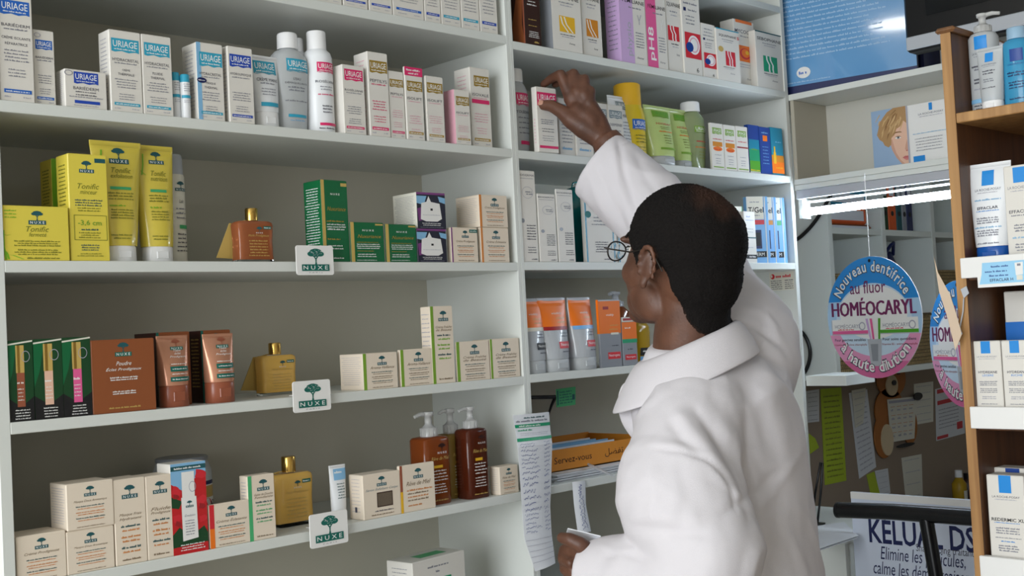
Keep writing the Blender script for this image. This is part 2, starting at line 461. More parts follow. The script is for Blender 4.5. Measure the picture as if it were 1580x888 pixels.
# ---------------- print designs
def d_uriage(c, title, title2=None, x0=.1, x1=.9, y0=.1, y1=.24, bar='uriage_blue', ink='ink', ty=.30, badge=None, seed=1, ink2='grey_ink', tm='ink', bary=.885, badge2=None):
    def f(F):
        F.uriage(x0, y0, x1, y1, c)
        if title: F.text(title, .5, ty, .82, .036, tm)
        F.lines(.5, ty + .04, .7, .016, ink2, seed)
        if title2:
            for i, t in enumerate(title2): F.text(t, .5, ty + .12 + i * .055, 0, .03, ink)
        F.para(.5, ty + .24, .75, .032, 4, .014, ink2, seed + 3)
        F.para(.5, ty + .42, .6, .03, 3, .012, ink2, seed + 9)
        F.rect(.1, bary, .9, bary + .035, bar); F.lines(.5, bary + .018, .7, .014, 'white_ink', seed + 4)
        F.lines(.2, bary + .07, .2, .014, 'pale_ink', seed + 5); F.lines(.76, bary + .07, .22, .014, 'pale_ink', seed + 6)
        if badge: F.ell(badge[0], badge[1], badge[2], badge[3], 'navy'); F.lines(badge[0], badge[1], badge[2] * 1.4, .014, 'white_ink', seed + 2)
        if badge2: F.ring(badge2[0], badge2[1], badge2[2], badge2[3], .25, 'pale_ink')
    return f
def s_text(m='pale_ink', n=16, seed=5, x=.5, w=.7):
    def f(S): S.para(x, .1, w, .8 / n, n, .014, m, seed)
    return f
def d_nuxe(title, n2=None, seed=1, cy=.08, w=.34, ink='brown_ink', acc='orange_ink', stripe=None, ty=.40, tag_=None, th=.075, box=None):
    def f(F):
        asp = F.w / F.h
        if stripe: F.rect(0, 0, stripe[1], 1, stripe[0]); 
        x = .5 + (stripe[1] / 2 if stripe else 0)
        F.nuxe(x, cy, w)
        tt = title if isinstance(title, (list, tuple)) else [title]
        for i, t in enumerate(tt): F.text(t, x, ty + i * th * 1.25, min(.7, .8), th, ink, 0, .35)
        y = ty + len(tt) * th * 1.25 + .03
        for k in range(3):
            if y > .86: break
            F.lines(x, y, .62, .026, 'teal_ink' if k % 2 == 0 else acc, seed + k); y += .05
            F.lines(x, y, .55, .022, acc, seed + 20 + k); y += .075
        F.lines(x, .94, .6, .022, ink, seed + 31)
        if tag_: F.rect(.68, .05, .98, .14, tag_); F.lines(.83, .095, .24, .03, 'white_ink', seed)
    return f

# ---------------- left cabinet, top row in view
c = mk('box', 'T', 'card', 'boxes cut off by the top of the photo')
def d_bottom(bar, seed, bx0=.1, bx1=.9):
    def f(F):
        F.uriage(.1, .1, .9, .24, bar); F.para(.5, .4, .7, .05, 7, .016, 'grey_ink', seed)
        F.rect(bx0, .83, bx1, .875, bar); F.lines(.5, .852, .6, .016, 'white_ink', seed); F.lines(.3, .93, .3, .016, 'pale_ink', seed); F.lines(.76, .93, .2, .016, 'pale_ink', seed + 1)
    return f
g_ = None
c('plain white carton with grey print, first in the top edge row', None, 487, 528, -60, d_bottom('uriage_grey', 1), d=.04)
c('white carton with a blue bar, beside the plain one at the top edge', None, 530, 568, -58, d_bottom('uriage_navy', 2), d=.04)
c('white carton with blue bar, third in the row at the top edge of the photo', None, 570, 606, -56, d_bottom('uriage_navy', 3), d=.04)
c('widest white carton with a long blue bar in the top edge row', None, 607, 655, -54, d_bottom('uriage_blue', 4), d=.05)
c('narrow white carton with a short blue bar right of the widest top row carton', None, 656, 681, -52, d_bottom('uriage_navy', 5), d=.03)
c('white carton with teal bar next to the narrow blue barred one on the top row', None, 682, 712, -52, d_bottom('uriage_teal', 6), d=.035)
c('white carton with teal bar, second from the right on the top left row', None, 713, 741, -50, d_bottom('uriage_teal', 7), d=.035)
c('white carton with blue bar, last one before the cabinet post on the top row', None, 742, 769, -50, d_bottom('uriage_navy', 8), d=.035)

# ---------------- row A
c = mk('box', 'A', 'card')
c('tall white carton with a big blue logo at the left end of its shelf', None, 1.5, 54.5, -7, d_uriage('uriage_blue', 'BARIÉDERM', ('CRÈME ISOLANTE', 'RÉPARATRICE'), .06, .92, .05, .19, ty=.28, seed=1), d=.045)
c('slim white carton with blue logo tucked behind the tallest carton on the left', None, 54.5, 87, 47, d_uriage('uriage_blue', 'BARIÉDERM', None, .1, .9, .13, .26, seed=2, ty=.36, badge2=(.2, .07, .16, .03)), d=.035, y=.012)
def f_bari(F):
    F.uriage(.22, .05, .8, .37, 'uriage_navy'); F.text('BARIÉDERM', .5, .47, .6, .1, 'ink'); F.ring(.1, .1, .1, .07, .2, 'grey_ink')
    F.lines(.5, .57, .5, .035, 'ink', 2); F.lines(.5, .65, .5, .035, 'ink', 3); F.lines(.5, .71, .8, .03, 'grey_ink', 4); F.rect(.22, .8, .82, .88, 'uriage_navy'); F.lines(.5, .93, .6, .03, 'pale_ink', 5)
c('low wide white carton with dark blue logo', 88, 101, 166, 109, f_bari, s_text())
c('larger white carton with turquoise logo beside the low wide carton', 156, 172, 221.5, 48, d_uriage('uriage_teal', 'HYDRACRISTAL', ('CRÈME', 'THERMALE'), .07, .93, .1, .27, bar='uriage_teal', ty=.36, seed=11), s_text())
c('smaller white carton with turquoise logo next to two slim white sticks', None, 222.5, 268.5, 55, d_uriage('uriage_teal', 'HYDRACRISTAL', ('FLUIDE', 'THERMAL'), .08, .93, .1, .27, bar='uriage_teal', ty=.36, seed=12), d=.04)
def stick(label, ul, ur, vt, y):
    loc, w, d, h = place(None, ul, ur, vt, SHELF['A'], y)
    r = w / 2; root = empty('lip_balm_stick', loc + Vector((0, r, 0))); tag(root, label, 'lip balm', 'two slim lip balm sticks')
    g = G(); prof = [(0, r, r, 2), (h * .82, r, r, 2)]; g.vessel(prof, 'tube_white', 20)
    F = vessel_face(g, prof, 0, h * .82, 2 * r); F.rect(.04, .36, .96, .44, 'uriage_teal'); F.para(.5, .06, .7, .06, 4, .02, 'grey_ink', 3); F.para(.5, .5, .7, .05, 2, .02, 'pale_ink', 4)
    g.build('stick_body', root)
    g = G(); g.vessel([(h * .82, r * .98, r * .98, 2), (h * .97, r * .98, r * .98, 2), (h, r * .85, r * .85, 2)], 'uriage_teal', 20); g.build('cap', root, None)
stick('left one of two slim white sticks with turquoise caps', 270, 282, 111, .012)
stick('right one of two slim white sticks with turquoise caps', 284, 298, 114, .006)
def f_masque(F):
    F.rect(.0, 0, .16, 1, 'sky'); d_uriage('uriage_teal', 'HYDRACRISTAL', ('MASQUE', 'THERMAL'), .1, .96, .12, .31, bar='uriage_teal', ty=.4, badge=(.16, .49, .18, .035), seed=14)(F)
c('white carton with turquoise logo and a dark blue oval sticker', 285, 307, 348, 67, f_masque, s_text())
c('white carton with a dark blue logo beside the white hand cream tube', 346, 355, 394, 73, d_uriage('uriage_navy', 'HYDROLIPIDIQUE', None, .08, .93, .1, .27, bar='uriage_navy', ty=.36, seed=15), s_text())
def f_mains(F):
    F.uriage(.1, .1, .84, .34, 'uriage_teal'); F.text('CRÈME MAINS', .5, .43, .68, .07, 'ink'); F.lines(.5, .5, .5, .025, 'grey_ink', 2); F.para(.5, .6, .5, .05, 3, .02, 'grey_ink', 4)
    F.rect(.22, .84, .78, .91, 'uriage_teal')
loc, w, d, h = place(None, 395, 440, 84, SHELF['A'], .02)
squeeze_tube('hand_cream_tube', 'white hand cream tube with turquoise logo standing on its cap', 'tube', None, loc + Vector((0, .014, 0)), h, w, w * .78, 'tube_white', 'cap_white', f_mains, .22)
def round_bottle(h, w, neck, caph, e=2.0, dep=.75, shoulder=.88):
    bh = h - caph; a = w / 2; b = a * dep
    return [(0, a * .82, b * .82, e), (.003, a * .86, b * .86, e), (bh * .35, a * .96, b * .96, e), (bh * .72, a, b, e), (bh * shoulder, a * .96, b * .96, e), (bh * .95, a * .8, b * .8, e), (bh * .985, neck * 1.15, neck * 1.15, 2), (bh, neck, neck, 2)]
def cap_prof(z, r, h): return [(z, r, r, 2), (z + h * .86, r * .97, r * .97, 2), (z + h * .96, r * .9, r * .9, 2), (z + h, r * .75, r * .75, 2)]
def f_eau(F):
    F.uriage(.24, .14, .86, .3, 'uriage_teal'); F.text("L'EAU", .5, .38, .2, .03, 'ink'); F.text('DÉMAQUILLANTE', .5, .43, .6, .03, 'ink'); F.para(.5, .48, .5, .035, 2, .018, 'grey_ink', 3)
    F.lines(.5, .64, .6, .016, 'grey_ink', 4); F.rect(.26, .8, .76, .835, 'uriage_teal'); F.lines(.5, .87, .4, .016, 'sky', 5)
loc, w, d, h = place(None, 435, 489, 47, SHELF['A'], .02)
def flare(h, w, neck, caph):
    bh = h - caph; a = w / 2
    return [(0, a * .74, a * .6, 2.4), (.003, a * .78, a * .62, 2.4), (bh * .5, a * .9, a * .68, 2.4), (bh * .78, a, a * .72, 2.3), (bh * .9, a * .93, a * .68, 2.2), (bh * .965, a * .7, a * .55, 2), (bh * .99, neck * 1.1, neck * 1.1, 2), (bh, neck, neck, 2)]
ch = h * .165
bottle('lotion_bottle', 'clear lotion bottle with turquoise logo and white flip cap', 'bottle', None, loc + Vector((0, w * .36, 0)), flare(h, w, w * .2, ch), 'frosted', f_eau, [('cap', cap_prof(h - ch, w * .255, ch), 'cap_white')])
loc2, w2, d2, h2 = place(None, 462, 497, 55, SHELF['A'], .11)
ch2 = h2 * .13
bottle('lotion_bottle', 'half hidden bottle whose white cap shows behind two larger bottles', 'bottle', None, loc2 + Vector((0, w2 * .5, 0)), round_bottle(h2, w2, w2 * .2, ch2), 'tube_white', None, [('cap', cap_prof(h2 - ch2, w2 * .17, ch2), 'cap_white')])
def f_ros(F):
    F.uriage(.2, .08, .84, .22, 'uriage_pink'); F.text('ROSÉLIANE', .5, .33, .7, .04, 'ink'); F.para(.5, .4, .5, .035, 2, .016, 'grey_ink', 3); F.lines(.5, .5, .6, .02, 'uriage_pink', 4); F.para(.5, .65, .45, .04, 3, .018, 'ink', 5); F.rect(.22, .87, .86, .905, 'uriage_pink'); F.lines(.5, .94, .6, .018, 'ink', 6)
loc, w, d, h = place(None, 488.5, 527, 45, SHELF['A'], .012)
ch = h * .18
bottle('lotion_bottle', 'white round bottle with a pink logo and tall white cap', 'bottle', None, loc + Vector((0, w / 2, 0)), [(0, w * .47, w * .47, 2), (.003, w / 2, w / 2, 2), (h * .74, w / 2, w / 2, 2), (h * .79, w * .44, w * .44, 2), (h - ch, w * .33, w * .33, 2)], 'tube_white', f_ros, [('cap', [(h - ch, w * .33, w * .33, 2), (h - .002, w * .32, w * .32, 2), (h, w * .3, w * .3, 2)], 'cap_white')], face=(0, h * .74))
c('white carton with a pink logo right of the pink logo bottle', None, 532, 566, 101, d_uriage('uriage_pink', 'ROSÉLIANE', None, .1, .93, .06, .23, bar='uriage_pink', ty=.36, seed=21), d=.03, y=.004)
c('tall white carton with a gold logo standing behind the pink logo carton', 551, 572, 603.5, 81, d_uriage('uriage_gold', 'PEPTILYS', None, .1, .95, .1, .25, bar='uriage_pink', ty=.34, seed=22, ink2='uriage_pink'), s_text('pale_pink'), y=.004)
c('small slim white carton with gold logo leaning against the tall gold logo carton', None, 604, 627, 110, d_uriage('uriage_gold', 'PEPTILYS', None, .05, .95, .12, .24, bar='uriage_pink', ty=.34, seed=23, ink2='pale_pink'), d=.02, y=.006)
def f_iso_red(F):
    F.rect(.0, 0, 1, .12, 'uriage_pink'); F.lines(.5, .04, .8, .025, 'white_ink', 2); F.lines(.5, .085, .6, .025, 'white_ink', 3); d_uriage('uriage_gold', 'ISOLIFT', None, .1, .95, .19, .335, bar='gold_ink', ty=.43, seed=24, ink2='pale_pink')(F)
c('slim white carton with a gold logo and red band along its top', 626, 629, 656.5, 104, f_iso_red, None)
c('slim white carton with gold logo right of the red banded one', 657, 660.5, 688, 118, d_uriage('uriage_gold', 'ISOLIFT', None, .08, .95, .1, .26, bar='gold_ink', ty=.37, seed=25, ink2='pale_pink'))
c('shortest gold logo carton with a pink left side', 688.5, 704.5, 728, 139, d_uriage('uriage_gold', 'ISOLIFT', None, .1, .95, .12, .29, bar='gold_ink', ty=.42, seed=26, ink2='pale_pink'), lambda S: S.rect(0, 0, 1, 1, 'pale_pink'), y=.002)
def f_isov(F):
    d_uriage('uriage_gold', 'ISOVALE', None, .2, .95, .1, .24, bar='gold_ink', ty=.34, seed=27, ink2='pale_pink')(F); F.rect(.05, .4, .92, .45, 'uriage_pink')
c('tall white carton with gold logo and a dark pink bar, nearest the cabinet post', 706, 730, 760.5, 105, f_isov, s_text('pale_pink'), y=.012)

# ---------------- row B
y = mk('box', 'B', 'yellow_card')
def blades(F, pts, m='lime', th=.03):
    for p in pts: F.stroke(p, th, m)
def f_ton(F):
    blades(F, [[(.02, .45), (.02, .75), (.05, .98)], [(.0, .88), (.15, .9), (.3, .97)], [(0, .52), (.06, .54), (.12, .53)], [(.0, .78), (.06, .86), (.09, .97)]])
    F.nuxe(.52, .08, .26); F.text('Tonific', .52, .42, .34, .1, 'olive_ink', 0, .3); F.text('fermeté', .52, .52, .26, .075, 'olive_ink', 0, .3)
    for i, v in enumerate((.64, .68, .72, .8, .84, .88)): F.lines(.52, v, .7 - .1 * (i % 2), .026, 'olive_ink', i)
    F.lines(.6, .95, .5, .03, 'olive_ink', 9); 
    for i in range(3): F.lines(.13, .09 + i * .06, .18, .026, 'lime', i + 20)
y('wide low yellow carton with green grass blades printed at the corner', None, 4.5, 108.5, 318, f_ton, d=.07, y=.003)
y('yellow carton standing behind, with a bright green edge stripe', 67, 85, 140, 246, lambda F: F.rect(0, 0, .13, 1, 'lime'), s_text('olive_ink', 26), y=.085, d=.08)
def f_min(F):
    F.nuxe(.47, .06, .38); F.rect(.68, .035, .96, .075, 'teal_ink'); F.text('Tonific', .5, .3, .55, .05, 'olive_ink', 0, .3); F.text('minceur', .5, .355, .44, .04, 'olive_ink', 0, .3)
    F.para(.5, .43, .72, .024, 3, .014, 'teal_ink', 3, .05); F.para(.5, .505, .7, .024, 2, .012, 'olive_ink', 5)
    for a in ((.1, .57, .94, .575), (.1, .8, .94, .805), (.1, .57, .115, .805), (.925, .57, .94, .805)): F.rect(*a, 'olive_ink')
    F.text('-3,6 cm', .5, .645, .6, .055, 'uriage_green', .01); F.lines(.5, .705, .44, .016, 'teal_ink', 7); F.para(.5, .735, .6, .022, 3, .012, 'olive_ink', 8); F.para(.5, .85, .55, .022, 3, .013, 'teal_ink', 12); F.para(.5, .93, .7, .02, 2, .01, 'olive_ink', 15)
y('tall yellow carton printed with a boxed centimetre claim', 92, 110, 170.5, 238, f_min, s_text('olive_ink', 22), y=.006)
def f_tt(word, seed):
    def f(F):
        F.nuxe(.52, .06, .38); F.text('Tonific', .54, .28, .38, .05, 'olive_ink', 0, .3); F.text(word, .54, .335, .42, .042, 'olive_ink', 0, .3)
        F.rect(.3, .44, .7, .468, 'mint'); F.para(.5, .5, .5, .028, 3, .016, 'olive_ink', seed, .1); F.lines(.42, .62, .3, .018, 'lime', seed); F.para(.5, .66, .46, .026, 4, .014, 'olive_ink', seed + 3, .1); F.para(.46, .9, .4, .03, 2, .014, 'olive_ink', seed + 5)
        F.stroke([(.14, .3), (.18, .2), (.2, .09)], .03, 'lime'); F.stroke([(.12, .26), (.22, .3), (.3, .3)], .02, 'lime')
    return f
loc, w, d, h = place(None, 149.5, 230, 215, SHELF['B'], .02)
squeeze_tube('body_scrub_tube', 'larger yellow squeeze tube with white cap, left of two', 'tube', 'yellow squeeze tubes', loc + Vector((.004, .02, 0)), h, w, w * .6, 'tube_yellow', 'cap_white', f_tt('exfoliation', 3), .135, body_bot=w * .67)
loc, w, d, h = place(None, 222, 283, 222, SHELF['B'], .035)
squeeze_tube('body_scrub_tube', 'smaller yellow squeeze tube with white cap, right of two', 'tube', 'yellow squeeze tubes', loc + Vector((0, .02, 0)), h, w, w * .72, 'tube_yellow', 'cap_white', f_tt('nutrition', 8), .14, body_bot=w * .78)
loc, w, d, h = place(None, 262, 297, 237, SHELF['B'], .08)
def f_lait(F): F.nuxe(.62, .08, .5); F.text('Lait', .62, .3, .2, .04, 'ink', 0, .3); F.para(.62, .38, .5, .05, 3, .02, 'grey_ink', 4); F.rect(.5, .56, .9, .6, 'mint'); F.para(.62, .66, .5, .045, 5, .018, 'ink', 6)
bottle('milk_bottle', 'slim white bottle with a grey cap half hidden behind the yellow tubes', 'bottle', None, loc + Vector((0, w / 2, 0)), [(0, w * .48, w * .48, 2), (.003, w / 2, w / 2, 2), (h * .8, w / 2, w / 2, 2), (h * .82, w * .46, w * .46, 2)], 'ivory', f_lait, [('cap', [(h * .82, w * .46, w * .46, 2), (h - .003, w * .43, w * .43, 2), (h, w * .4, w * .4, 2)], 'silver')])

def oil_bottle(label, ul, ur, vb, vt, shelf, yf, liquid, tagpx, seed, cap_u):
    z = SHELF[shelf]
    loc, w, d, h = place(None, ul, ur, vt, z, yf)
    a = w / 2; b = w * .24; bh = h * .76; root = empty('oil_bottle', loc + Vector((0, b, 0))); tag(root, label, 'bottle', 'golden oil bottles')
    # thick glass flask with square shoulders and slightly flared foot, liquid inside
    prof = [(0, a * .96, b * .95, 5), (.003, a, b, 5), (bh * .08, a * .97, b * .97, 5), (bh * .5, a * .95, b * .94, 5), (bh * .9, a, b, 5), (bh * .965, a * .97, b * .95, 4.5), (bh, a * .84, b * .8, 4), (bh + .001, a * .24, b * .6, 2), (bh * 1.04, a * .22, a * .22, 2)]
    cut = bh * .07; lo = [q for q in prof if q[0] < cut] + [(cut, a * .972, b * .975, 5)]; hi = [(cut + .0002, a * .972, b * .975, 5)] + [q for q in prof if q[0] > cut and q[0] <= bh]
    g = G(); g.vessel(lo, 'clear', 40); g.build('glass_foot', root)
    g = G(); g.vessel(hi, liquid, 40); F = vessel_face(g, prof, 0, bh, w)
    F.nuxe(.55, .14, .22, 'teal_ink', None, 'white_ink'); F.text('Huile Prodigieuse', .53, .36, .56, .07, 'gold_edge', 0, .35); F.para(.53, .48, .56, .07, 6, .03, 'gold_edge', seed, .2); F.rect(.66, .13, .88, .2, 'nuxe_green'); F.lines(.77, .165, .18, .03, 'white_ink', 2)
    g.build('flask', root)
    r = a * .3; g = G(); g.vessel([(bh * 1.02, r, r, 2), (bh * 1.02 + .002, r * 1.02, r * 1.02, 2), (h - .002, r * 1.02, r * 1.02, 2), (h, r * .93, r * .93, 2)], 'gold', 28); g.build('cap', root)
    # booklet tied round the neck, hanging at the left
    g = G(); xs = -a * 1.5
    for k in range(2):
        yk = b * 1.05 + k * .0012
        g.add([(-a * .9, yk, bh * .98), (-a * .15, yk, bh * 1.02), (-a * .35, yk + .004, bh * .12), (xs, yk + .01, bh * .16),
               (-a * .9, yk + .0008, bh * .98), (-a * .15, yk + .0008, bh * 1.02), (-a * .35, yk + .0048, bh * .12), (xs, yk + .0108, bh * .16)], [(0, 1, 2, 3), (7, 6, 5, 4), (0, 3, 7, 4), (1, 5, 6, 2), (3, 2, 6, 7), (0, 4, 5, 1)], 'gold_edge')
    g.tube([(-a * .5, b * 1.05, bh * .99), (-r, b * .4, bh * 1.03), (0, -r * 1.05, bh * 1.03), (r * 1.05, 0, bh * 1.03), (r * .6, r * .9, bh * 1.03)], .0009, 'gold_edge', 6)
    g.build('neck_booklet', root)
    return root
oil_bottle('copper coloured oil bottle with gold cap alone on the middle shelf', 371, 427, 402, 320, 'B', .02, 'oil_copper', 0, 3, 0)

def f_nux(tall):
    def f(F):
        F.rect(0, 0, .12 if tall else .1, 1, 'gold_edge'); F.rect(.74, .03, .97, .07, 'gold_edge')
        F.text('N U X E', .52, .17 if tall else .2, .34, .025 if tall else .045, 'white_ink', .015)
        F.text('Nuxuriance', .55, .35, .7, .05 if tall else .085, 'gold_ink', 0, .35)
        F.lines(.5, .5, .66, .02, 'gold_ink', 2)
        n = 3; F.para(.52, .54 if tall else .55, .72, .03 if tall else .05, n, .017 if tall else .028, 'white_ink', 4, .15); F.lines(.42, .72, .5, .02, 'gold_ink', 5); F.para(.46, .8, .6, .035 if tall else .055, 2, .016 if tall else .028, 'white_ink', 7); F.lines(.45, .95, .6, .018, 'white_ink', 8)
    return f
gb = mk('box', 'B', 'green_box')
gb('tall deep green carton with gold edge and white small print on its side', 473, 500, 541, 278, f_nux(True), s_text('white_ink', 24, 5, .5, .84), y=.004, rot=.04)
gb('left one of two short green cartons with gold edges', 541, 543, 594.5, 343, f_nux(False), y=.004, d=.05, name='product_carton')
gb('right one of two short green cartons with gold edges', 595, 597, 644.5, 346, f_nux(False), y=.004, d=.05)
def f_jar(F):
    F.rect(0, 0, 1, .06, 'purple'); F.poly([(0, .1), (.35, .1), (.25, .35), (0, .3)], 'sky'); F.poly([(.75, .1), (1, .14), (1, .3), (.8, .25)], 'sky'); F.poly([(.02, .45), (.2, .4), (.25, .75), (.05, .8)], 'purple')
    F.poly([(.12, .74), (.16, .3), (.34, .26), (.42, .1), (.5, .26), (.8, .3), (.86, .72), (.7, .8), (.3, .8)], 'white'); F.lines(.5, .62, .6, .02, 'pale_ink', 2); F.rect(.47, .44, .55, .5, 'black'); F.para(.5, .85, .7, .05, 2, .028, 'white_ink', 3); F.lines(.5, .96, .8, .02, 'grey_ink', 5)
y2 = mk('box', 'B', 'night')
lo_ = place(None, 645, 690.5, 353, SHELF['B'], .004, 0, .085)
y2('dark carton picturing a white jar, lower one of the stack of two', None, 645, 690.5, 353, f_jar, s_text('white_ink'), y=.004, d=.085)
up = mk('box', 'B', 'ivory')
def body_night(g, w, d, h): pass
def f_jar_up(F): F.rect(0, 0, 1, 1, 'night'); f_jar(F)
up('carton picturing a white jar, upper one of the stack, with a pale printed side', 608, 644.5, 688.5, 297, f_jar_up, s_text('grey_ink', 18, 3, .5, .86), y=.006, dz=lo_[3] + .0006)
cb = mk('box', 'B', 'cream')
cb('small cream carton with a green corner tag beside the dark jar cartons', 691, 698, 739, 351, d_nuxe('Crème Prodigieuse', seed=3, w=.26, tag_='nuxe_green', stripe=('purple', .05)), y=.004)
m13 = place(None, 745, 787, 351, SHELF['B'], .004, 0, .05)
cb('cream carton with orange edge, lower one of two by the cabinet post', 739, 744, 787, 351, d_nuxe('Crème Éclatante', seed=5, w=.28, stripe=('orange_ink', .07)), None, y=.004, d=.05)
cb('cream carton with orange edge stacked on top of another by the post', 705, 741, 784.5, 301, d_nuxe('Crème Prodigieuse', seed=6, w=.28, stripe=('orange_ink', .08)), s_text('pale_ink', 14, 8, .5, .86), y=.003, dz=m13[3] + .0006, top=lambda T: T.rect(.02, .02, .98, .98, 'dark_red'))

def shelf_sign(label, u0, u1, v0, v1, shelf, tilt=0.0):
    z = SHELF[shelf]; X0 = bis(lambda x: px((x, -.012, z))[0], -1.6, 1.6, u0); X1 = bis(lambda x: px((x, -.012, z))[0], -1.6, 1.6, u1)
    zt = bis(lambda t: px(((X0 + X1) / 2, -.012, t))[1], z - .2, z + .2, v0); zb = bis(lambda t: px(((X0 + X1) / 2, -.012, t))[1], z - .2, z + .2, v1)
    w = X1 - X0; h = zt - zb; root = empty('shelf_sign', ((X0 + X1) / 2, -.012, zb)); tag(root, label, 'sign', 'white shelf signs with a green tree')
    n = 6; r = .004; poly = []
    for cx, cz, a0 in ((w / 2 - r, h - r, 0), (-w / 2 + r, h - r, 90), (-w / 2 + r, r, 180), (w / 2 - r, r, 270)):
        for i in range(n): a = math.radians(a0 + 90 * i / (n - 1)); poly.append((cx + r * math.cos(a), cz + r * math.sin(a)))
    g = G(); g.slab(poly, 1, 0, .002, 'white'); F = Face(g, lambda u, v, e: ((u - .5) * w, -e, (1 - v) * h), w, h)
    e = F._e()
    for p in tree_polys(): F.poly([(.52 + (x - .5) * .48, .09 + (1 - y_) * .58) for x, y_ in p], 'nuxe_green', e); e += .00001
    rnd = random.Random(4)
    for k in range(26):
        a = rnd.random() * 6.28; q = rnd.random() ** .5; F.ell(.52 + .2 * q * math.cos(a), .25 + .1 * q * math.sin(a), .012, .007, 'white', 6)
    F.rect(.13, .64, .87, .86, 'nuxe_green'); F.text('N U X E', .5, .75, .66, .13, 'white_ink', .004); F.text('P A R I S', .5, .92, .36, .03, 'grey_ink')
    g.build('sign_plate', root)
    g = G(); zz = z - zb
    g.box(-w * .2, .002, zz - .0165 - .002, w * .2, .0115, zz - .0165 - .001 + .001, 'white'); g.box(-w * .2, .0105, zz - .018, w * .2, .0118, zz + .0018, 'white'); g.box(-w * .2, .0105, zz + .0004, w * .2, .045, zz + .0018, 'white')
    g.box(-.004, .002, zz - .01, .004, .011, zz - .004, 'white')
    g.build('clip', root)
shelf_sign('white sign with a green tree clipped to the shelf under the tall green carton', 457.5, 514.5, 378.5, 424, 'B')
shelf_sign('white green tree sign between the gold oil bottle and cream cartons', 452.5, 510, 586.5, 634, 'C')
shelf_sign('white sign with a green tree on the lowest shelf in view, under the tiny tube', 478.5, 536.5, 789.5, 841, 'D')

# ---------------- row C
k = mk('box', 'C', 'dark_green')
def f_gloss(col, seed):
    def f(F):
        F.rect(0, 0, 1, 1, 'dark_green'); F.poly([(0, .7), (.5, .82), (1, .7), (1, 1), (0, 1)], 'black'); F.poly([(0, .05), (.4, .02), (.2, .4), (0, .6)], 'green_box')
        F.poly([(0, .04), (1, 0), (1, .02), (0, .06)], 'ivory')
        F.rect(.34, .06, .66, .4, 'gold_edge'); F.rect(.4, .06, .5, .4, 'gold'); F.rect(.36, .4, .66, .82, col); F.lines(.5, .52, .26, .03, 'white_ink', seed); F.para(.5, .6, .26, .045, 4, .014, 'white_ink', seed)
        F.ring(.72, .2, .16, .07, .12, 'pale_ink'); F.para(.55, .86, .6, .035, 4, .015, 'white_ink', seed + 3)
    return f
k('green carton picturing a dark brown lip gloss, first by the left post', None, 13.5, 54, 525, f_gloss('copper_dark', 1), d=.03, y=.003)
k('green carton picturing a beige lip gloss between two others', None, 55, 99, 522.5, f_gloss('skin_print', 2), d=.03, y=.003)
k('green carton picturing a pink lip gloss beside the brown powder carton', None, 99.5, 143, 520, f_gloss('pink', 3), d=.03, y=.003)
br = mk('box', 'C', 'brown_box')
def f_pow(F):
    F.nuxe(.5, .04, .26, 'teal_ink', 'nuxe_green'); F.text('Poudre', .5, .33, .24, .055, 'white_ink', 0, .35); F.text('Éclat Prodigieux', .5, .41, .56, .06, 'white_ink', 0, .35)
    F.para(.5, .52, .45, .03, 2, .02, 'white_ink', 3, .1); F.para(.5, .71, .4, .03, 2, .02, 'white_ink', 5, .1); F.lines(.5, .93, .5, .022, 'gold_edge', 7)
br('square brown powder carton with white script', None, 143.5, 242, 523, f_pow, d=.03, y=.003)
def brown_pair(ul, ur, us, vt, y0, lab1, tl, tr, tvt, ty, lab2):
    def f(F): F.rect(0, 0, .08, 1, 'nuxe_green'); F.nuxe(.5, .04, .4, 'teal_ink', 'nuxe_green'); F.para(.5, .4, .6, .05, 6, .02, 'gold_edge', 3)
    br(lab1, us, ul, ur, vt, f, lambda S: (S.rect(0, 0, 1, 1, 'dark_brown'), S.para(.5, .12, .7, .05, 14, .02, 'gold_edge', 4)), y=y0)
    loc, w, d, h = place(None, tl, tr, tvt, SHELF['C'], ty)
    def ft(F):
        F.nuxe(.56, .07, .4, 'copper_dark', 'nuxe_green'); F.text('Teint', .56, .3, .24, .045, 'white_ink', 0, .3); F.text('éclat', .56, .36, .2, .045, 'white_ink', 0, .3); F.text('Prodigieux', .56, .43, .5, .05, 'white_ink', 0, .3)
        F.lines(.56, .57, .5, .025, 'white_ink', 2); F.rect(.28, .62, .84, .72, 'nuxe_green'); F.lines(.56, .67, .45, .025, 'white_ink', 3); F.lines(.56, .77, .5, .02, 'white_ink', 4); F.rect(.26, .83, .86, .92, 'nuxe_green'); F.lines(.56, .875, .5, .025, 'white_ink', 5)
    squeeze_tube('foundation_tube', lab2, 'tube', 'copper tinted tubes', loc + Vector((.002, .014, 0)), h, w, w * .86, 'tube_copper', 'copper_dark', ft, .3)
brown_pair(245, 297, 212, 512, .055, 'brown carton with green edge behind the left copper tube', 249.5, 298.5, 517, .018, 'left copper coloured tube standing on its cap before a brown carton')
brown_pair(314, 360, 296, 509, .06, 'brown carton with green edge behind the right copper tube', 321, 368.5, 514, .024, 'right copper coloured tube standing on its cap before a brown carton')
def yfrom(u, v, shelf): return on(u, v, 2, SHELF[shelf]).y
oil_bottle('golden oil bottle with gold cap next to the shelf sign on the third shelf', 408, 462, 609, 528, 'C', yfrom(430, 609, 'C'), 'oil_gold', 0, 7, 0)
ck = mk('box', 'C', 'cream')
sd = s_text('pale_ink', 14, 8, .5, .84)
gs = ('uriage_green', .09)
ck('wide cream carton with green edge, first on the right half of the third shelf', 526, 562, 615, 544, d_nuxe('Aroma-Vaillance', seed=3, w=.27, stripe=gs, acc='brown_ink'), sd, y=.004)
ck('cream carton with green edge, second from the left beside the tall slim one', 615, 620, 670, 538, d_nuxe('Aroma-Vaillance', seed=4, w=.28, stripe=gs, acc='brown_ink'), None, y=.004, d=.05)
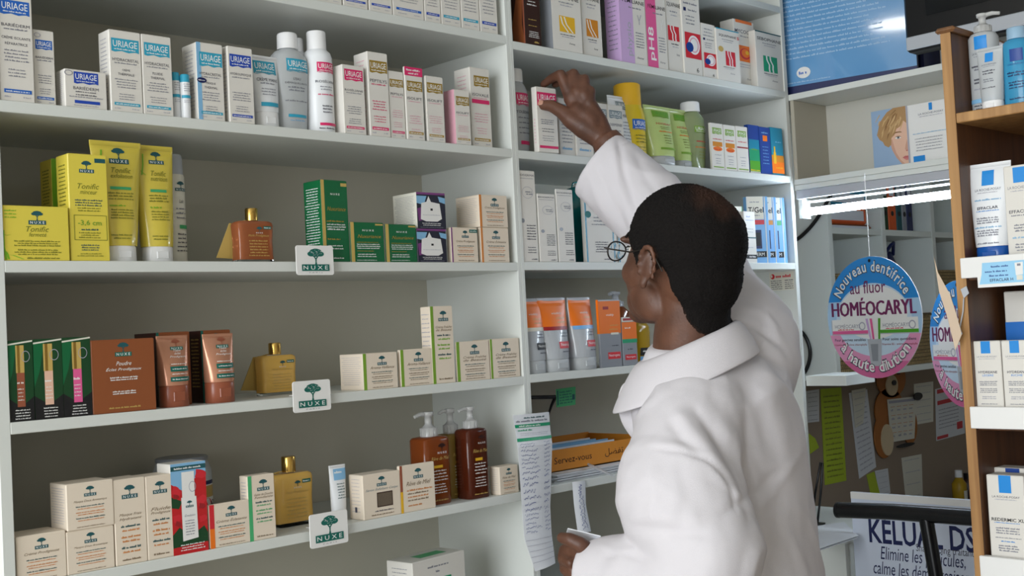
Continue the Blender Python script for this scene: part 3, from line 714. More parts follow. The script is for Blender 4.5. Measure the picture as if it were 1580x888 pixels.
ck('tall slim cream carton with green edge', 653.5, 669, 703.5, 472, d_nuxe(['Crème Fraîche', 'de Beauté'], seed=5, w=.44, stripe=('uriage_green', .13), acc='lime', cy=.06, ty=.27, th=.03), sd, y=.003)
ck('cream carton with green edge just right of the tall slim one', 704, 706.5, 757, 526, d_nuxe(['Crème Fraîche', 'de Beauté'], seed=6, w=.28, stripe=gs, acc='brown_ink', th=.06), None, y=.004, d=.05)
ck('cream carton with green edge against the cabinet post', None, 758.5, 803.5, 522, d_nuxe(['Crème Fraîche', 'de Beauté'], seed=7, w=.3, stripe=('uriage_green', .07), acc='brown_ink', th=.06), None, y=.004, d=.05)

# ---------------- row D
dk = mk('box', 'D', 'cream')
dk('cream carton at the left post, cut off by the bottom of the photo', None, 27, 104, 823, d_nuxe('Crème Prodigieuse', seed=11, w=.27), None, y=.004, d=.06)
m2 = place(None, 104.5, 178, 815, SHELF['D'], .004, 0, .06)
dk('cream carton carrying another on top, lower of the stack', None, 104.5, 178, 815, d_nuxe('Masque Doux Aromatique', seed=12, w=.26, th=.06), None, y=.004, d=.065)
dk('cream carton stacked on top of its twin', 79, 104, 177, 743, d_nuxe('Masque Doux Aromatique', seed=13, w=.26, th=.06), sd, y=.003, dz=m2[3] + .0006)
dk('taller slim cream carton beside the stack, left of two', None, 179.5, 228.5, 738, d_nuxe(['Masque Frais', 'Hydratant'], seed=14, w=.5, cy=.07, ty=.42, th=.04), None, y=.004, d=.05)
dk('taller slim cream carton, right of two, next to the poppy carton', None, 229, 272.5, 732.5, d_nuxe(['Fluide', 'Prodigieux'], seed=15, w=.5, cy=.07, ty=.4, th=.04), None, y=.004, d=.045)
def f_pop(F):
    F.rect(0, 0, 1, 1, 'poppy'); F.poly([(0, 0), (1, 0), (1, .12), (.6, .2), (.3, .3), (0, .22)], 'sky'); F.poly([(0, .36), (.3, .42), (.2, .5), (0, .48)], 'dark_green'); F.poly([(0, .78), (.2, .7), (.5, .82), (.9, .72), (1, .8), (1, .9), (0, .92)], 'dark_green')
    [F.poly([(cx + r * (1 + .25 * math.sin(3 * a + ph)) * math.cos(a), cy + r * .42 * (1 + .3 * math.sin(2 * a + ph)) * math.sin(a)) for a in [2 * math.pi * k / 18 for k in range(18)]], mm) for cx, cy, r, ph, mm in ((.14, .3, .13, 0, 'red'), (.12, .36, .08, 1, 'dark_red'), (.13, .6, .12, 2, 'red'), (.16, .66, .08, .5, 'dark_red'), (.83, .14, .15, 1, 'red'), (.84, .44, .14, 3, 'red'), (.85, .5, .09, 1, 'dark_red'), (.86, .64, .11, 2, 'red'))]; F.rect(0, .03, 1, .08, 'teal_ink'); F.lines(.5, .055, .8, .02, 'white_ink', 3)
    F.rect(.3, .1, .66, .38, 'white'); F.poly([(.27, .38), (.7, .38), (.72, .84), (.28, .86)], 'white'); F.ring(.6, .27, .1, .06, .15, 'pale_ink'); F.nuxe(.5, .42, .22); F.text('Émulsion', .5, .58, .3, .03, 'grey_ink', 0, .3); F.para(.5, .64, .34, .03, 6, .013, 'grey_ink', 5); F.para(.55, .9, .7, .028, 3, .014, 'white_ink', 8, .1)
dk('carton with red poppies and a white bottle pictured on it', 247, 268, 322, 713, f_pop, s_text('pale_ink', 18), y=.004, base2='card')
# big plastic jar at the back
pj = on(310, 790, 2, SHELF['D']); loc, w, d, h = place(None, 266, 347, 706, SHELF['D'], .13)
root = empty('plastic_jar', loc + Vector((0, w / 2, 0))); tag(root, 'big clear plastic jar with a red and blue label behind the poppy carton', 'jar')
gj = G(); prof = [(0, w * .46, w * .46, 2), (.004, w / 2, w / 2, 2), (h * .82, w / 2, w / 2, 2), (h * .93, w * .44, w * .44, 2), (h * .95, w * .42, w * .42, 2)]; gj.vessel(prof, 'frosted', 36); gj.build('jar_body', root)
gj = G(); F = vessel_face(gj, prof, 0, h * .82, w); F.rect(.3, .16, .99, .9, 'white'); F.rect(.3, .16, .99, .22, 'navy'); F.rect(.3, .24, .99, .42, 'gold_edge'); F.ell(.72, .5, .09, .07, 'red'); F.ell(.58, .52, .06, .05, 'dark_brown'); F.ell(.86, .52, .06, .05, 'dark_brown'); F.text('abatt', .76, .66, .36, .12, 'navy', .03, .2); F.ell(.74, .84, .12, .07, 'red'); gj.build('jar_label', root)
gj = G(); gj.vessel([(h * .95, w * .45, w * .45, 2), (h * .99, w * .45, w * .45, 2), (h, w * .43, w * .43, 2)], 'grey_lid' if 'grey_lid' in MATS else 'steel_grey', 36); gj.build('lid', root)
def f_ecl(F):
    F.rect(0, 0, .11, 1, 'red'); F.rect(0, .55, .11, 1, 'orange'); d_nuxe('Crème Éclatante', seed=17, w=.26)(F)
dk('cream carton with a red edge in front of the plastic jar', 320.5, 325, 392, 774, f_ecl, None, y=.004)
dk('tall cream carton with a green edge left of the large golden oil bottle', 373, 386, 427, 732, d_nuxe(['Gelée de Douche', 'Fondante'], seed=18, w=.46, stripe=('mint', .14), acc='mint', cy=.07, ty=.3, th=.035), s_text('pale_ink', 16), y=.004)
oil_bottle('larger golden oil bottle beside the tall cream carton on the lowest shelf in view', 428, 489, 813, 704, 'D', max(.006, yfrom(450, 812, 'D')), 'oil_gold', 0, 9, 0)
loc, w, d, h = place(None, 516, 541.5, 717, SHELF['D'], .03)
def f_mini(F): F.rect(.2, .08, .95, .32, 'sky'); F.lines(.5, .15, .5, .05, 'white_ink', 1); F.para(.55, .4, .5, .06, 6, .025, 'teal_ink', 3)
squeeze_tube('cream_sample_tube', 'tiny white and blue tube behind the shelf sign', 'tube', None, loc + Vector((0, .01, 0)), h, w, w * .75, 'tube_white', 'cap_white', f_mini, .18)
def f_sav(F): F.nuxe(.5, .07, .26); F.text('Savon Exfoliant Corps', .5, .36, .86, .07, 'uriage_grey', 0, .35); F.rect(.36, .43, .78, .76, 'dark_brown'); F.rect(.38, .45, .76, .74, 'gold_grain'); F.lines(.55, .84, .5, .03, 'ink', 4); F.lines(.5, .92, .6, .03, 'brown_ink', 5)
mat('gold_grain', (110, 96, 80), .8, noise=.5, nscale=900)
dk('cream soap carton with a dark window in front', 540.5, 562, 619.5, 729, f_sav, lambda S: (s_text('pale_ink', 10)(S), S.rect(.4, .72, .55, .84, 'ink')), y=.004)
def f_miel(F):
    F.rect(0, 0, .07, .55, 'copper_dark'); F.rect(0, .55, .07, 1, 'ochre'); F.nuxe(.52, .09, .28); F.text('Rêve de Miel', .52, .4, .7, .09, 'brown_ink', 0, .35); F.lines(.55, .54, .74, .035, 'orange_ink', 2); F.lines(.5, .61, .6, .035, 'brown_ink', 3); F.lines(.5, .68, .6, .035, 'orange_ink', 4); F.lines(.5, .75, .6, .035, 'brown_ink', 5); F.lines(.4, .86, .4, .035, 'orange_ink', 6)
dk('cream carton with a red and yellow edge between soap carton and pump bottles', 615, 619.5, 673, 715, f_miel, None, y=.004)
def pump_bottle(label, ul, ur, vt, vtop, yf, m, side, seed):
    loc, w, d, h = place(None, ul, ur, vt, SHELF['D'], yf)
    H = bis(lambda t: px(loc + Vector((0, 0, t)))[1], 0, .5, vtop)
    a = w / 2
    def f(F):
        F.nuxe(.62, .1, .4, 'dark_brown', None, 'white_ink', True); F.text('Rêve de Miel', .55, .32, .66, .05, 'gold_edge', 0, .35); F.rect(.3, .42, .62, .46, 'ochre'); F.para(.52, .5, .56, .045, 4, .02, 'white_ink', seed, .15); F.para(.5, .7, .54, .04, 4, .018, 'white_ink', seed + 4); F.lines(.5, .93, .6, .02, 'gold_edge', seed)
    b = bottle('pump_bottle', label, 'bottle', 'amber pump bottles', loc + Vector((0, a * .8, 0)), [(0, a * .95, a * .76, 5), (.003, a, a * .8, 5), (h * .95, a, a * .8, 5), (h * .985, a * .92, a * .74, 4), (h, a * .6, a * .55, 2)], m, f)
    pump_head(b, h, a * .5, H - h, 'pump_clear', a * 1.0, side)
pump_bottle('amber gel bottle with clear pump, front left of three', 660, 701, 673, 635, max(.004, yfrom(680, 778, 'D')), 'gel_amber', -1, 2)
pump_bottle('honey yellow gel bottle with clear pump between two darker ones', 695, 729.5, 668, 630, .055, 'gel_honey', -1, 5)
pump_bottle('darkest brown gel bottle with clear pump, right of three', 726.5, 759.5, 660, 627, .012, 'gel_dark', -1, 8)
dk('small cream carton at the right end by the hanging prescription', 757, 772, 801, 718, d_nuxe('Rêve de Miel', seed=21, w=.3), s_text('pale_ink', 10), y=.004)
# ---------------- row E
def f_med(F): F.rect(.22, .3, .72, .6, 'green_emerald'); F.poly([(.22, .52), (.72, .46), (.72, .62), (.22, .66)], 'ochre'); F.lines(.48, .12, .4, .03, 'grey_ink', 2); F.lines(.48, .2, .1, .03, 'grey_ink', 3); F.para(.5, .75, .6, .07, 3, .03, 'grey_ink', 4)
p_ = on(642, 880, 1, .03)
carton('product_carton', 'large white medicine carton with a green panel on the bottom shelf', 'box', None, place(601, 641, 721.5, 858, SHELF['E'], .03, .1), 'card', f_med, s_text('grey_ink', 14), .1, lambda T: T.rect(.3, .3, .8, .7, 'mint'))

# ------------------------------------------------------------------ right cabinet
r1 = mk('box', 'R1', 'card')
def f_dark(F): F.para(.5, .3, .6, .05, 3, .02, 'white_ink', 2); F.para(.5, .62, .55, .09, 2, .014, 'gold_edge', 4); F.para(.55, .8, .7, .026, 4, .014, 'white_ink', 6); F.text('lierac', .7, .95, .3, .025, 'gold_edge') if 0 else F.lines(.7, .95, .3, .025, 'gold_edge', 9)
r1('dark brown carton against the cabinet post on the upper right shelf', 792, 811, 836, -34, f_dark, lambda S: (S.poly([(.1, 1), (.0, .7), (.3, .4), (.5, .2), (.9, .3), (.8, .7), (.95, 1)], 'brown_box'), S.rect(.9, 0, 1, 1, 'copper_dark')), base2='dark_brown', y=.004)
def d_duc(title, sq, w=.52, x=.5, y0=.52, y1=.74, kind=0, ty=.26, bold=.008, th=.055, tw=.86):
    def f(F):
        F.text(title, .5, ty, tw, th, 'black', bold); F.lines(.5, ty + .07, .5, .018, 'grey_ink', 3); F.lines(.5, ty + .11, .4, .018, 'pale_ink', 4)
        F.rect(x - w / 2, y0, x + w / 2, y1, sq)
        for k in range(2):
            a = x - w * .2 + k * w * .26
            if kind == 1: F.stroke([(x - w * .4 + .22 * w * k, y0 + .01), (x - w * .3 + .25 * w * k, (y0 + y1) / 2), (x + w * (.05 + .3 * k), y1 - .005)], w * .09, 'white')
            else: F.stroke([(a - w * .06, y0), (a - w * .04, y0 + (y1 - y0) * .25), (a + w * .12, y0 + (y1 - y0) * .55), (a + w * .1, y1 - (y1 - y0) * .2), (a + w * .13, y1)], w * .1, 'white')
        F.lines(.5, y1 + .035, .5, .016, 'ink', 5); F.lines(.5, y1 + .065, .4, .014, 'pale_ink', 6); F.text('Ducray', .64, y1 + .15, .2, .03, 'ink', 0, .3)
    return f
r1('white carton with a yellow square, grey side showing', 837, 854, 900, -32, d_duc('ECOPHANE', 'ochre', kind=1), lambda S: S.rect(0, 0, 1, 1, 'steel_grey'), y=.002)
r1('white carton with an orange and yellow square, right of a similar one', None, 901, 931, -33, d_duc('ECOPHANE', 'amber', kind=1, w=.6), y=.012, d=.05)
def f_fem(word, colr, x0, x1, full):
    def f(F):
        F.rect(x0, 0, x1, 1, colr); F.text('FÉMILIANE', .55, .33, .84, .05, 'black', .008); F.lines(.6, .4, .5, .018, 'grey_ink', 3)
        F.text(word, (x0 + x1) / 2 + (.1 if not full else .0), .74, .24 if not full else .34, .36, 'white_ink' if full else 'pale_ink', .012, 0, 90)
        F.para(.74, .66, .34, .03, 6, .014, 'grey_ink', 4); F.text('Ducray', .72, .93, .26, .025, 'ink', 0, .3); F.stroke([(.68, .47), (.74, .53), (.82, .46)], .03, 'white' if full else 'pale_ink'); F.stroke([(.74, .52), (.74, .57)], .03, 'white' if full else 'pale_ink')
    return f
r1('lilac and white carton with vertical lettering', 938, 960, 1000, -46, f_fem('physio', 'lilac', 0, .5, False), lambda S: (S.rect(0, 0, 1, 1, 'lilac'), s_text('grey_ink', 16)(S)), y=.003)
r1('pink and white carton with white vertical lettering', None, 1000.5, 1032, -36, f_fem('pH8', 'pink', 0, .5, True), y=.004, d=.05)
r1('white carton with a red square half hidden beside the pink striped one', None, 1032.5, 1056.5, -30, d_duc('SQUAPHANE', 'red', w=.72, x=.42, y0=.5, y1=.66, ty=.27), y=.008, d=.04)
def f_eye(F):
    F.para(.5, .1, .8, .06, 3, .022, 'grey_ink', 2); F.rect(.1, .27, .24, .31, 'navy'); F.lines(.6, .29, .5, .02, 'grey_ink', 3); F.para(.45, .36, .6, .04, 3, .015, 'grey_ink', 5)
    F.rect(.1, .54, .96, .82, 'red'); F.ell(.58, .67, .32, .105, 'white'); F.ell(.58, .67, .26, .085, 'pale_pink'); F.ell(.58, .67, .2, .07, 'white'); F.ell(.34, .7, .2, .055, 'royal'); F.text('6', .72, .94, .12, .05, 'black')
r1('taller white carton with a red panel of concentric eye rings', None, 1057, 1085, -25, f_eye, y=.004, d=.04)
r1('shorter white carton with a red panel of concentric eye rings', None, 1086, 1107.5, 37, f_eye, y=.004, d=.04)
def f_squ(F):
    d_duc('SQUAPHANE', 'red', w=.42, x=.58, y0=.42, y1=.7, ty=.13, tw=.74)(F); F.text('S', .95, .13, .09, .06, 'red', .02); F.ell(.18, .4, .11, .055, 'gold_edge'); F.rect(0, 0, 1, .02, 'uriage_teal')
r1('white carton with a red S square and a gold seal, standing in front', None, 1108.5, 1144, 46, f_squ, y=.0005, d=.018)
def f_myc(F):
    F.rect(.1, 0, .9, .045, 'orange'); F.text('MYCOGEL', .5, .17, .9, .055, 'ink', .008); F.lines(.5, .24, .4, .018, 'grey_ink', 3); F.rect(.12, .38, .86, .62, 'orange'); F.ell(.5, .5, .26, .085, 'red'); F.ell(.52, .49, .2, .065, 'orange'); F.ell(.6, .48, .09, .03, 'ochre'); F.rect(.05, .66, .9, .67, 'pale_ink'); F.lines(.5, .7, .6, .015, 'pale_ink', 5); F.text('Ducray', .66, .88, .3, .03, 'ink', 0, .3)
r1('white carton with an orange square behind the red S carton', 1116, 1137, 1168.5, 32, f_myc, None, y=.022, top=lambda T: None)
def f_seb(F): d_duc('SEBOPHANE', 'green_emerald', w=.5, x=.5, y0=.42, y1=.7, ty=.13)(F); F.rect(0, 0, 1, .02, 'teal_ink')
r1('white carton with a green square, last on the upper right shelf', None, 1169.5, 1213 - 1, 51, f_seb, y=.003, d=.05)

# ---------------- R2 : the shelf he reaches for
r2 = mk('box', 'R2', 'card')
def f_tol(F): F.uriage(.22, .16, .98, .34, 'uriage_pink'); F.text('TOLÉDERM', .55, .42, .7, .045, 'ink'); F.para(.55, .5, .6, .07, 4, .02, 'grey_ink', 3); F.rect(.35, .82, .9, .87, 'uriage_pink')
loc, w, d, h = place(None, 795, 826, 104, SHELF['R2'], .03)
X_ = max(loc.x, .0195 + w / 2); loc = Vector((X_, loc.y, loc.z)); ch = h * .16
bottle('lotion_bottle', 'clear bottle with pink logo beside the carton held by the man', 'bottle', None, loc + Vector((0, w * .36, 0)), round_bottle(h, w, w * .26, ch, 2.2), 'frosted', f_tol, [('cap', cap_prof(h - ch, w * .3, ch), 'cap_white')])
def f_held(F): F.uriage(.04, .08, .98, .3, 'uriage_pink'); F.para(.5, .5, .7, .03, 3, .018, 'grey_ink', 3); F.para(.5, .64, .7, .04, 2, .014, 'ink', 5); F.para(.5, .75, .6, .035, 3, .012, 'grey_ink', 7); F.rect(.06, .9, .96, .94, 'uriage_pink')
HELD = place(824, 831.5, 863, 135, SHELF['R2'], -.004, -.05, .032)
carton('product_carton', 'white carton with pink logo gripped by the raised hand', 'box', None, HELD, 'card', f_held, lambda S: S.para(.5, .5, .4, .05, 8, .02, 'pale_pink', 3), -.05)
def f_der(F): F.uriage(.08, .1, .92, .25, 'uriage_grey'); F.text('DERMSENSE', .5, .36, .8, .05, 'grey_ink'); F.para(.5, .46, .7, .06, 6, .02, 'grey_ink', 4); F.lines(.5, .87, .7, .05, 'sky', 7)
lbl = 'white cartons with grey logos behind the raised hand'
r2('white carton with a grey logo immediately right of the held carton', None, 865, 889, 152, f_der, y=.01, d=.03)
r2('white carton with a grey logo, half covered by the raised wrist', None, 891, 917, 156, f_der, y=.006, d=.03)
r2('white grey logo carton above the sleeve cuff, left of two', None, 919, 941.5, 159, f_der, y=.012, d=.03)
r2('white carton with a grey logo next to the white tube above the sleeve', None, 942, 965, 162, f_der, y=.01, d=.03)
def f_dt(F): F.uriage(.3, .1, .86, .25, 'uriage_grey'); F.text('DERMSENSE', .54, .36, .56, .05, 'ink'); F.para(.56, .48, .5, .06, 6, .02, 'grey_ink', 4)
loc, w, d, h = place(None, 949, 983, 147, SHELF['R2'], .02)
squeeze_tube('cream_tube', 'white tube with a grey logo left of the yellow spray', 'tube', None, loc + Vector((0, .014, 0)), h, w, w * .75, 'tube_white', 'cap_white', f_dt, .16)
loc, w, d, h = place(None, 976.5, 1009, 126, SHELF['R2'], .006)
def f_sun(F): F.uriage(.2, .33, .86, .5, 'uriage_blue'); F.para(.5, .58, .5, .05, 3, .02, 'olive_ink', 3); F.para(.5, .76, .5, .05, 3, .02, 'olive_ink', 6); F.rect(.1, .9, .9, .93, 'pale_ink')
mat('sun_yellow', (214, 186, 40), .3, coat=.2)
bottle('sun_spray', 'tall yellow spray bottle with a blue logo', 'bottle', None, loc + Vector((0, w / 2, 0)), [(0, w * .48, w * .48, 2), (.003, w / 2, w / 2, 2), (h * .6, w / 2, w / 2, 2), (h * .72, w * .42, w * .42, 2)], 'sun_yellow', f_sun, [('cap', [(h * .72, w * .42, w * .42, 2), (h * .985, w * .41, w * .41, 2), (h, w * .36, w * .36, 2)], 'ochre')], face=(0, h * .8))
def f_hy(F): F.uriage(.22, .1, .84, .24, 'uriage_green', 'leaf'); F.text('HYSÉAC', .55, .36, .56, .05, 'red'); F.para(.55, .43, .4, .035, 2, .016, 'olive_ink', 3); F.lines(.55, .52, .5, .025, 'orange', 4); F.para(.55, .6, .34, .05, 4, .02, 'olive_ink', 5); F.rect(.26, .84, .86, .88, 'uriage_green')
loc, w, d, h = place(None, 1005, 1047, 162, SHELF['R2'], .012)
squeeze_tube('cleansing_tube', 'larger pale green squeeze tube right of the yellow spray', 'tube', 'pale green squeeze tubes', loc + Vector((0, .016, 0)), h, w, w * .78, 'tube_green', 'frosted', f_hy, .14)
loc, w, d, h = place(None, 1042, 1073, 167, SHELF['R2'], .03)
squeeze_tube('cleansing_tube', 'narrower pale green squeeze tube before the clear green bottle', 'tube', 'pale green squeeze tubes', loc + Vector((0, .016, 0)), h, w, w * .8, 'tube_green', 'frosted', f_hy, .13)
loc, w, d, h = place(None, 1069, 1099, 155, SHELF['R2'], .02); ch = h * .15
bottle('lotion_bottle', 'clear pale green bottle with white flip cap', 'bottle', None, loc + Vector((0, w * .36, 0)), round_bottle(h, w, w * .24, ch, 2.2), 'gel_lime', lambda F: (F.uriage(.24, .26, .86, .38, 'uriage_green'), F.lines(.55, .52, .5, .025, 'red', 3), F.lines(.55, .62, .6, .02, 'orange', 4), F.para(.55, .7, .4, .05, 3, .02, 'olive_ink', 5)), [('cap', cap_prof(h - ch, w * .31, ch), 'cap_white')])
def f_hb(bar): 
    def f(F): F.uriage(.14, .1, .86, .24, 'uriage_green'); F.lines(.5, .34, .7, .025, 'red', 2); (F.rect(.12, .4, .88, .5, 'amber'), F.ell(.5, .55, .36, .05, 'orange'), F.lines(.5, .56, .5, .03, 'red', 3)) if bar else F.rect(.05, .45, .95, .48, 'dark_red'); F.lines(.5, .68, .5, .02, 'grey_ink', 4); F.para(.5, .76, .5, .05, 3, .018, 'grey_ink', 5); F.rect(.1, .93, .9, .955, 'uriage_green')
    return f
r2('white carton with green logo and amber panel, left one of two alike', 1096, 1099.5, 1119, 190, f_hb(True), y=.004)
r2('white carton with green logo and amber panel, right one of two alike', None, 1119.5, 1138, 193, f_hb(True), y=.004, d=.03)
r2('white carton with green logo and a thin dark red bar', None, 1138.5, 1157, 195, f_hb(False), y=.004, d=.03)
def f_grn(F): F.rect(0, 0, 1, .3, 'royal'); F.rect(0, .3, 1, .5, 'cyan_box'); F.rect(0, .5, 1, .74, 'green_emerald'); F.rect(0, .74, 1, .96, 'leaf'); F.lines(.5, .5, .6, .03, 'uriage_green', 2); F.lines(.5, .93, .9, .03, 'ochre', 3)
r2('blue to green carton, first of three colourful sunscreen cartons', 1152, 1158, 1174.5, 193, f_grn, lambda S: S.rect(0, 0, 1, 1, 'royal'), y=.006)
def f_blu(F): F.rect(.3, .18, .7, .3, 'orange'); F.lines(.5, .12, .6, .03, 'sky', 2); F.para(.5, .42, .6, .07, 6, .02, 'sky', 3)
r2('royal blue carton with an orange square, between two colourful cartons', None, 1175, 1192, 196, f_blu, y=.004, d=.03, base2='royal')
def f_org(F): F.rect(0, .58, 1, .8, 'amber'); F.rect(0, .72, 1, .96, 'orange'); F.rect(.16, .52, .36, .76, 'ochre'); F.rect(.2, .4, .32, .52, 'ochre'); F.lines(.6, .3, .5, .03, 'sky', 2); F.lines(.6, .84, .6, .03, 'ochre', 3)
r2('turquoise and orange carton, last sunscreen carton by the end panel', None, 1192.5, 1211, 197, f_org, y=.004, d=.03, base2='cyan_box')

# ---------------- R3
r3 = mk('box', 'R3', 'card')
def f_bio(wd):
    def f(F): F.text('BIODERMA', .5, .05, .9, .022, 'ink'); F.lines(.5, .085, .8, .008, 'grey_ink', 1); F.ring(.55, .24, .3, .065, .06, 'pale_ink'); F.lines(.62, .23, .36, .02, 'grey_ink', 2); F.lines(.66, .255, .36, .018, 'grey_ink', 3); F.ell(.22, .55, .1, .025, 'steel_grey'); F.para(.66, .6, .5, .03, 6, .014, 'ink', 4, .15); F.para(.66, .84, .5, .028, 3, .012, 'ink', 9); F.lines(.75, .97, .3, .014, 'ink', 12)
    return f
r3('tallest white and grey carton at the post beneath the reaching arm', None, 803.5, 832, 263, f_bio(0), y=.003, d=.04)
r3('shorter white and grey carton, second from the post', 831.5, 834, 861.5, 299, f_bio(0), y=.003)
r3('white and grey carton leaning beside the teal pouch', 861, 863, 889, 292, f_bio(0), y=.003)
mat('pouch_teal', (14, 128, 132), .12, trans=.25, coat=.5)
p_loc, p_w, p_d, p_h = place(None, 887, 962, 285, SHELF['R3'], .06)
root = empty('gift_pouch', p_loc); tag(root, 'teal plastic gift pouch standing behind the sleeve cuff', 'pouch')
gp = G(); gp.vessel([(0, p_w * .48, .03, 4), (.004, p_w * .5, .035, 4), (p_h * .6, p_w * .5, .035, 4), (p_h * .85, p_w * .46, .03, 3), (p_h * .96, p_w * .34, .02, 2.4), (p_h, p_w * .18, .012, 2)], 'pouch_teal', 36, 0, .03); gp.build('pouch_body', root)
gp = G(); gp.tube([(-p_w * .3, .03, p_h * .93), (-p_w * .25, .03, p_h * 1.03), (0, .03, p_h * 1.08), (p_w * .25, .03, p_h * 1.03), (p_w * .3, .03, p_h * .93)], .002, 'pouch_teal', 6); gp.build('pouch_handle', root)
def f_pch(F): F.rect(0, 0, .05, 1, 'cyan_box'); F.rect(.86, 0, .9, 1, 'cyan_box'); F.ell(.1, .3, .1, .05, 'pouch_teal'); F.para(.5, .34, .6, .05, 3, .02, 'grey_ink', 2); F.para(.5, .7, .5, .035, 5, .016, 'ink', 5); F.lines(.7, .95, .3, .02, 'ink', 7)
r3('white carton with teal edges behind the eyeglasses', 900, 906, 954, 300, f_pch, None, y=.01, d=.045)
r3('pale carton almost hidden by the head, next to the teal edged one', None, 956, 992, 300, f_pch, y=.012, d=.04)
r3('small pale carton peeking out right of the head', None, 1132, 1150, 318, lambda F: F.rect(.93, 0, 1, 1, 'mint'), y=.03, d=.04, base2='ivory')
def f_tg(c):
    def f(F): F.rect(.0, 0, .78, .34, 'ivory'); F.text('T/Gel', .42, .2, .72, .085, 'black', .015); F.lines(.4, .08, .5, .02, 'grey_ink', 2); F.lines(.4, .28, .4, .02, 'grey_ink', 3); F.rect(.2, .35, .78, .42, c); F.rect(.28, .5, .62, .78, 'navy'); F.rect(.34, .54, .56, .74, 'black'); F.rect(.1, .82, .82, .91, 'black'); F.text('DERM', .46, .865, .5, .05, 'white_ink'); F.rect(.82, .0, .86, 1, 'ivory')
    return f
r3('pale blue shampoo carton with a red band', None, 1157, 1190, 303, f_tg('red'), y=.030, rot=-.44, d=.016, base2='tgel_blue')
r3('pale blue shampoo carton with an amber band', None, 1172, 1203, 304, f_tg('amber'), y=.035, rot=-.44, d=.016, base2='tgel_blue')
r3('pale blue shampoo carton with a green band, nearest the end panel', None, 1185, 1216, 305, f_tg('mint'), y=.038, rot=-.44, d=.016, base2='tgel_blue')
def f_wn(F): F.lines(.4, .1, .3, .03, 'uriage_blue', 1); F.lines(.5, .17, .7, .014, 'uriage_blue', 2); F.para(.5, .34, .6, .06, 2, .014, 'grey_ink', 3); F.rect(0, .5, 1, .525, 'teal_ink'); F.lines(.5, .7, .5, .02, 'pale_ink', 5); F.rect(0, .84, 1, .92, 'black'); F.lines(.6, .88, .6, .03, 'white_ink', 6)
r3('slim white carton standing before the pale blue shampoo cartons', None, 1151.5, 1169, 326, f_wn, y=.002, d=.012)

# ---------------- R4
def f_neu(band, lo, x=.55, logo='red'):
    def f(F):
        F.rect(.02, .04, .98, .47, 'orange'); F.rect(0, .0, 1, .05, 'silver'); F.text('visibly', x, .26, .36, .045, 'white_ink', 0, .2); F.text('clear', x + .1, .33, .34, .045, 'gold_edge', 0, .2); F.lines(x + .12, .4, .34, .02, 'gold_edge', 2)
        F.rect(.06, .47, .94, .53, band); F.para(x + .12, .58, .3, .05, 2, .02, 'ink', 3); F.rect(.42, .72, .93, .83, logo); F.text('Neutrogena', .69, .775, .44, .06, 'white_ink'); F.lines(.7, .88, .4, .02, 'ink', 6)
    return f
loc, w, d, h = place(None, 800, 839, 460, SHELF['R4'], .012)
X_ = max(loc.x, .0195 + w / 2); loc.x = X_
squeeze_tube('scrub_tube', 'orange and grey squeeze tube with black logo tucked beside the post', 'tube', None, loc + Vector((0, .016, 0)), h, w, w * .8, 'tube_grey', 'frosted', f_neu('ivory', 0, .5, 'black'), .17)
loc, w, d, h = place(None, 842.5, 887, 458.5, SHELF['R4'], .008)
squeeze_tube('scrub_tube', 'orange and grey squeeze tube with a dark red band', 'tube', None, loc + Vector((0, .018, 0)), h, w, w * .8, 'tube_grey', 'frosted', f_neu('dark_red', 0), .17)
loc, w, d, h = place(None, 826, 850, 462, SHELF['R4'], .08)
squeeze_tube('scrub_tube', 'dark orange tube in the gap behind the two front tubes', 'tube', None, loc + Vector((0, .016, 0)), h, w, w * .8, 'tube_grey', 'frosted', f_neu('dark_red', 0), .17)
loc, w, d, h = place(None, 888, 923, 458, SHELF['R4'], .008)
squeeze_tube('scrub_tube', 'orange and grey squeeze tube with a pale blue band', 'tube', None, loc + Vector((.002, .016, 0)), h, w, w * .95, 'tube_grey', 'frosted', f_neu('tgel_blue', 0), .17)
r4 = mk('box', 'R4', 'steel_grey')
def f_nb(F): F.rect(0, 0, 1, .02, 'silver'); F.rect(0, .02, 1, .5, 'orange'); F.rect(.2, .1, .46, .145, 'dark_red'); F.text('visibly', .52, .23, .36, .04, 'white_ink', 0, .2); F.lines(.7, .38, .4, .015, 'gold_edge', 2); F.lines(.66, .44, .4, .015, 'gold_edge', 3); F.rect(.52, .49, .88, .52, 'ivory'); F.lines(.7, .68, .3, .02, 'ink', 4); F.rect(.34, .78, .92, .88, 'red'); F.text('Neutrogena', .63, .83, .5, .05, 'white_ink')
r4('orange over grey carton with a red logo bar', 924.5, 928, 961, 462, f_nb, lambda S: (S.rect(0, 0, 1, .5, 'orange')), y=.004)
def f_nb2(F): F.rect(0, 0, 1, .09, 'ivory'); F.rect(.1, .02, .7, .07, 'dark_red'); F.rect(0, .1, 1, .45, 'orange'); F.lines(.4, .22, .4, .03, 'white_ink', 1); F.rect(0, .45, 1, .53, 'green_emerald'); F.lines(.5, .66, .36, .03, 'ink', 2); F.rect(.14, .77, .9, .88, 'red'); F.text('Neutrogena', .52, .825, .6, .05, 'white_ink')
r4('small orange and grey carton with a turquoise band in front of a pump bottle', None, 962.5, 985, 489, f_nb2, y=.004, d=.03)
loc, w, d, h = place(None, 957, 984, 472, SHELF['R4'], .05)
H = bis(lambda t: px(loc + Vector((0, 0, t)))[1], 0, .4, 449)
b = bottle('pump_bottle', 'amber pump bottle with grey pump close to the face of the man', 'bottle', None, loc + Vector((0, w / 2, 0)), [(0, w * .48, w * .4, 3), (.003, w / 2, w * .42, 3), (h * .9, w / 2, w * .42, 3), (h, w * .3, w * .3, 2)], 'gel_amber', lambda F: F.rect(.1, .25, .9, .9, 'orange'))
pump_head(b, h, w * .3, H - h, 'silver', .02, -1)
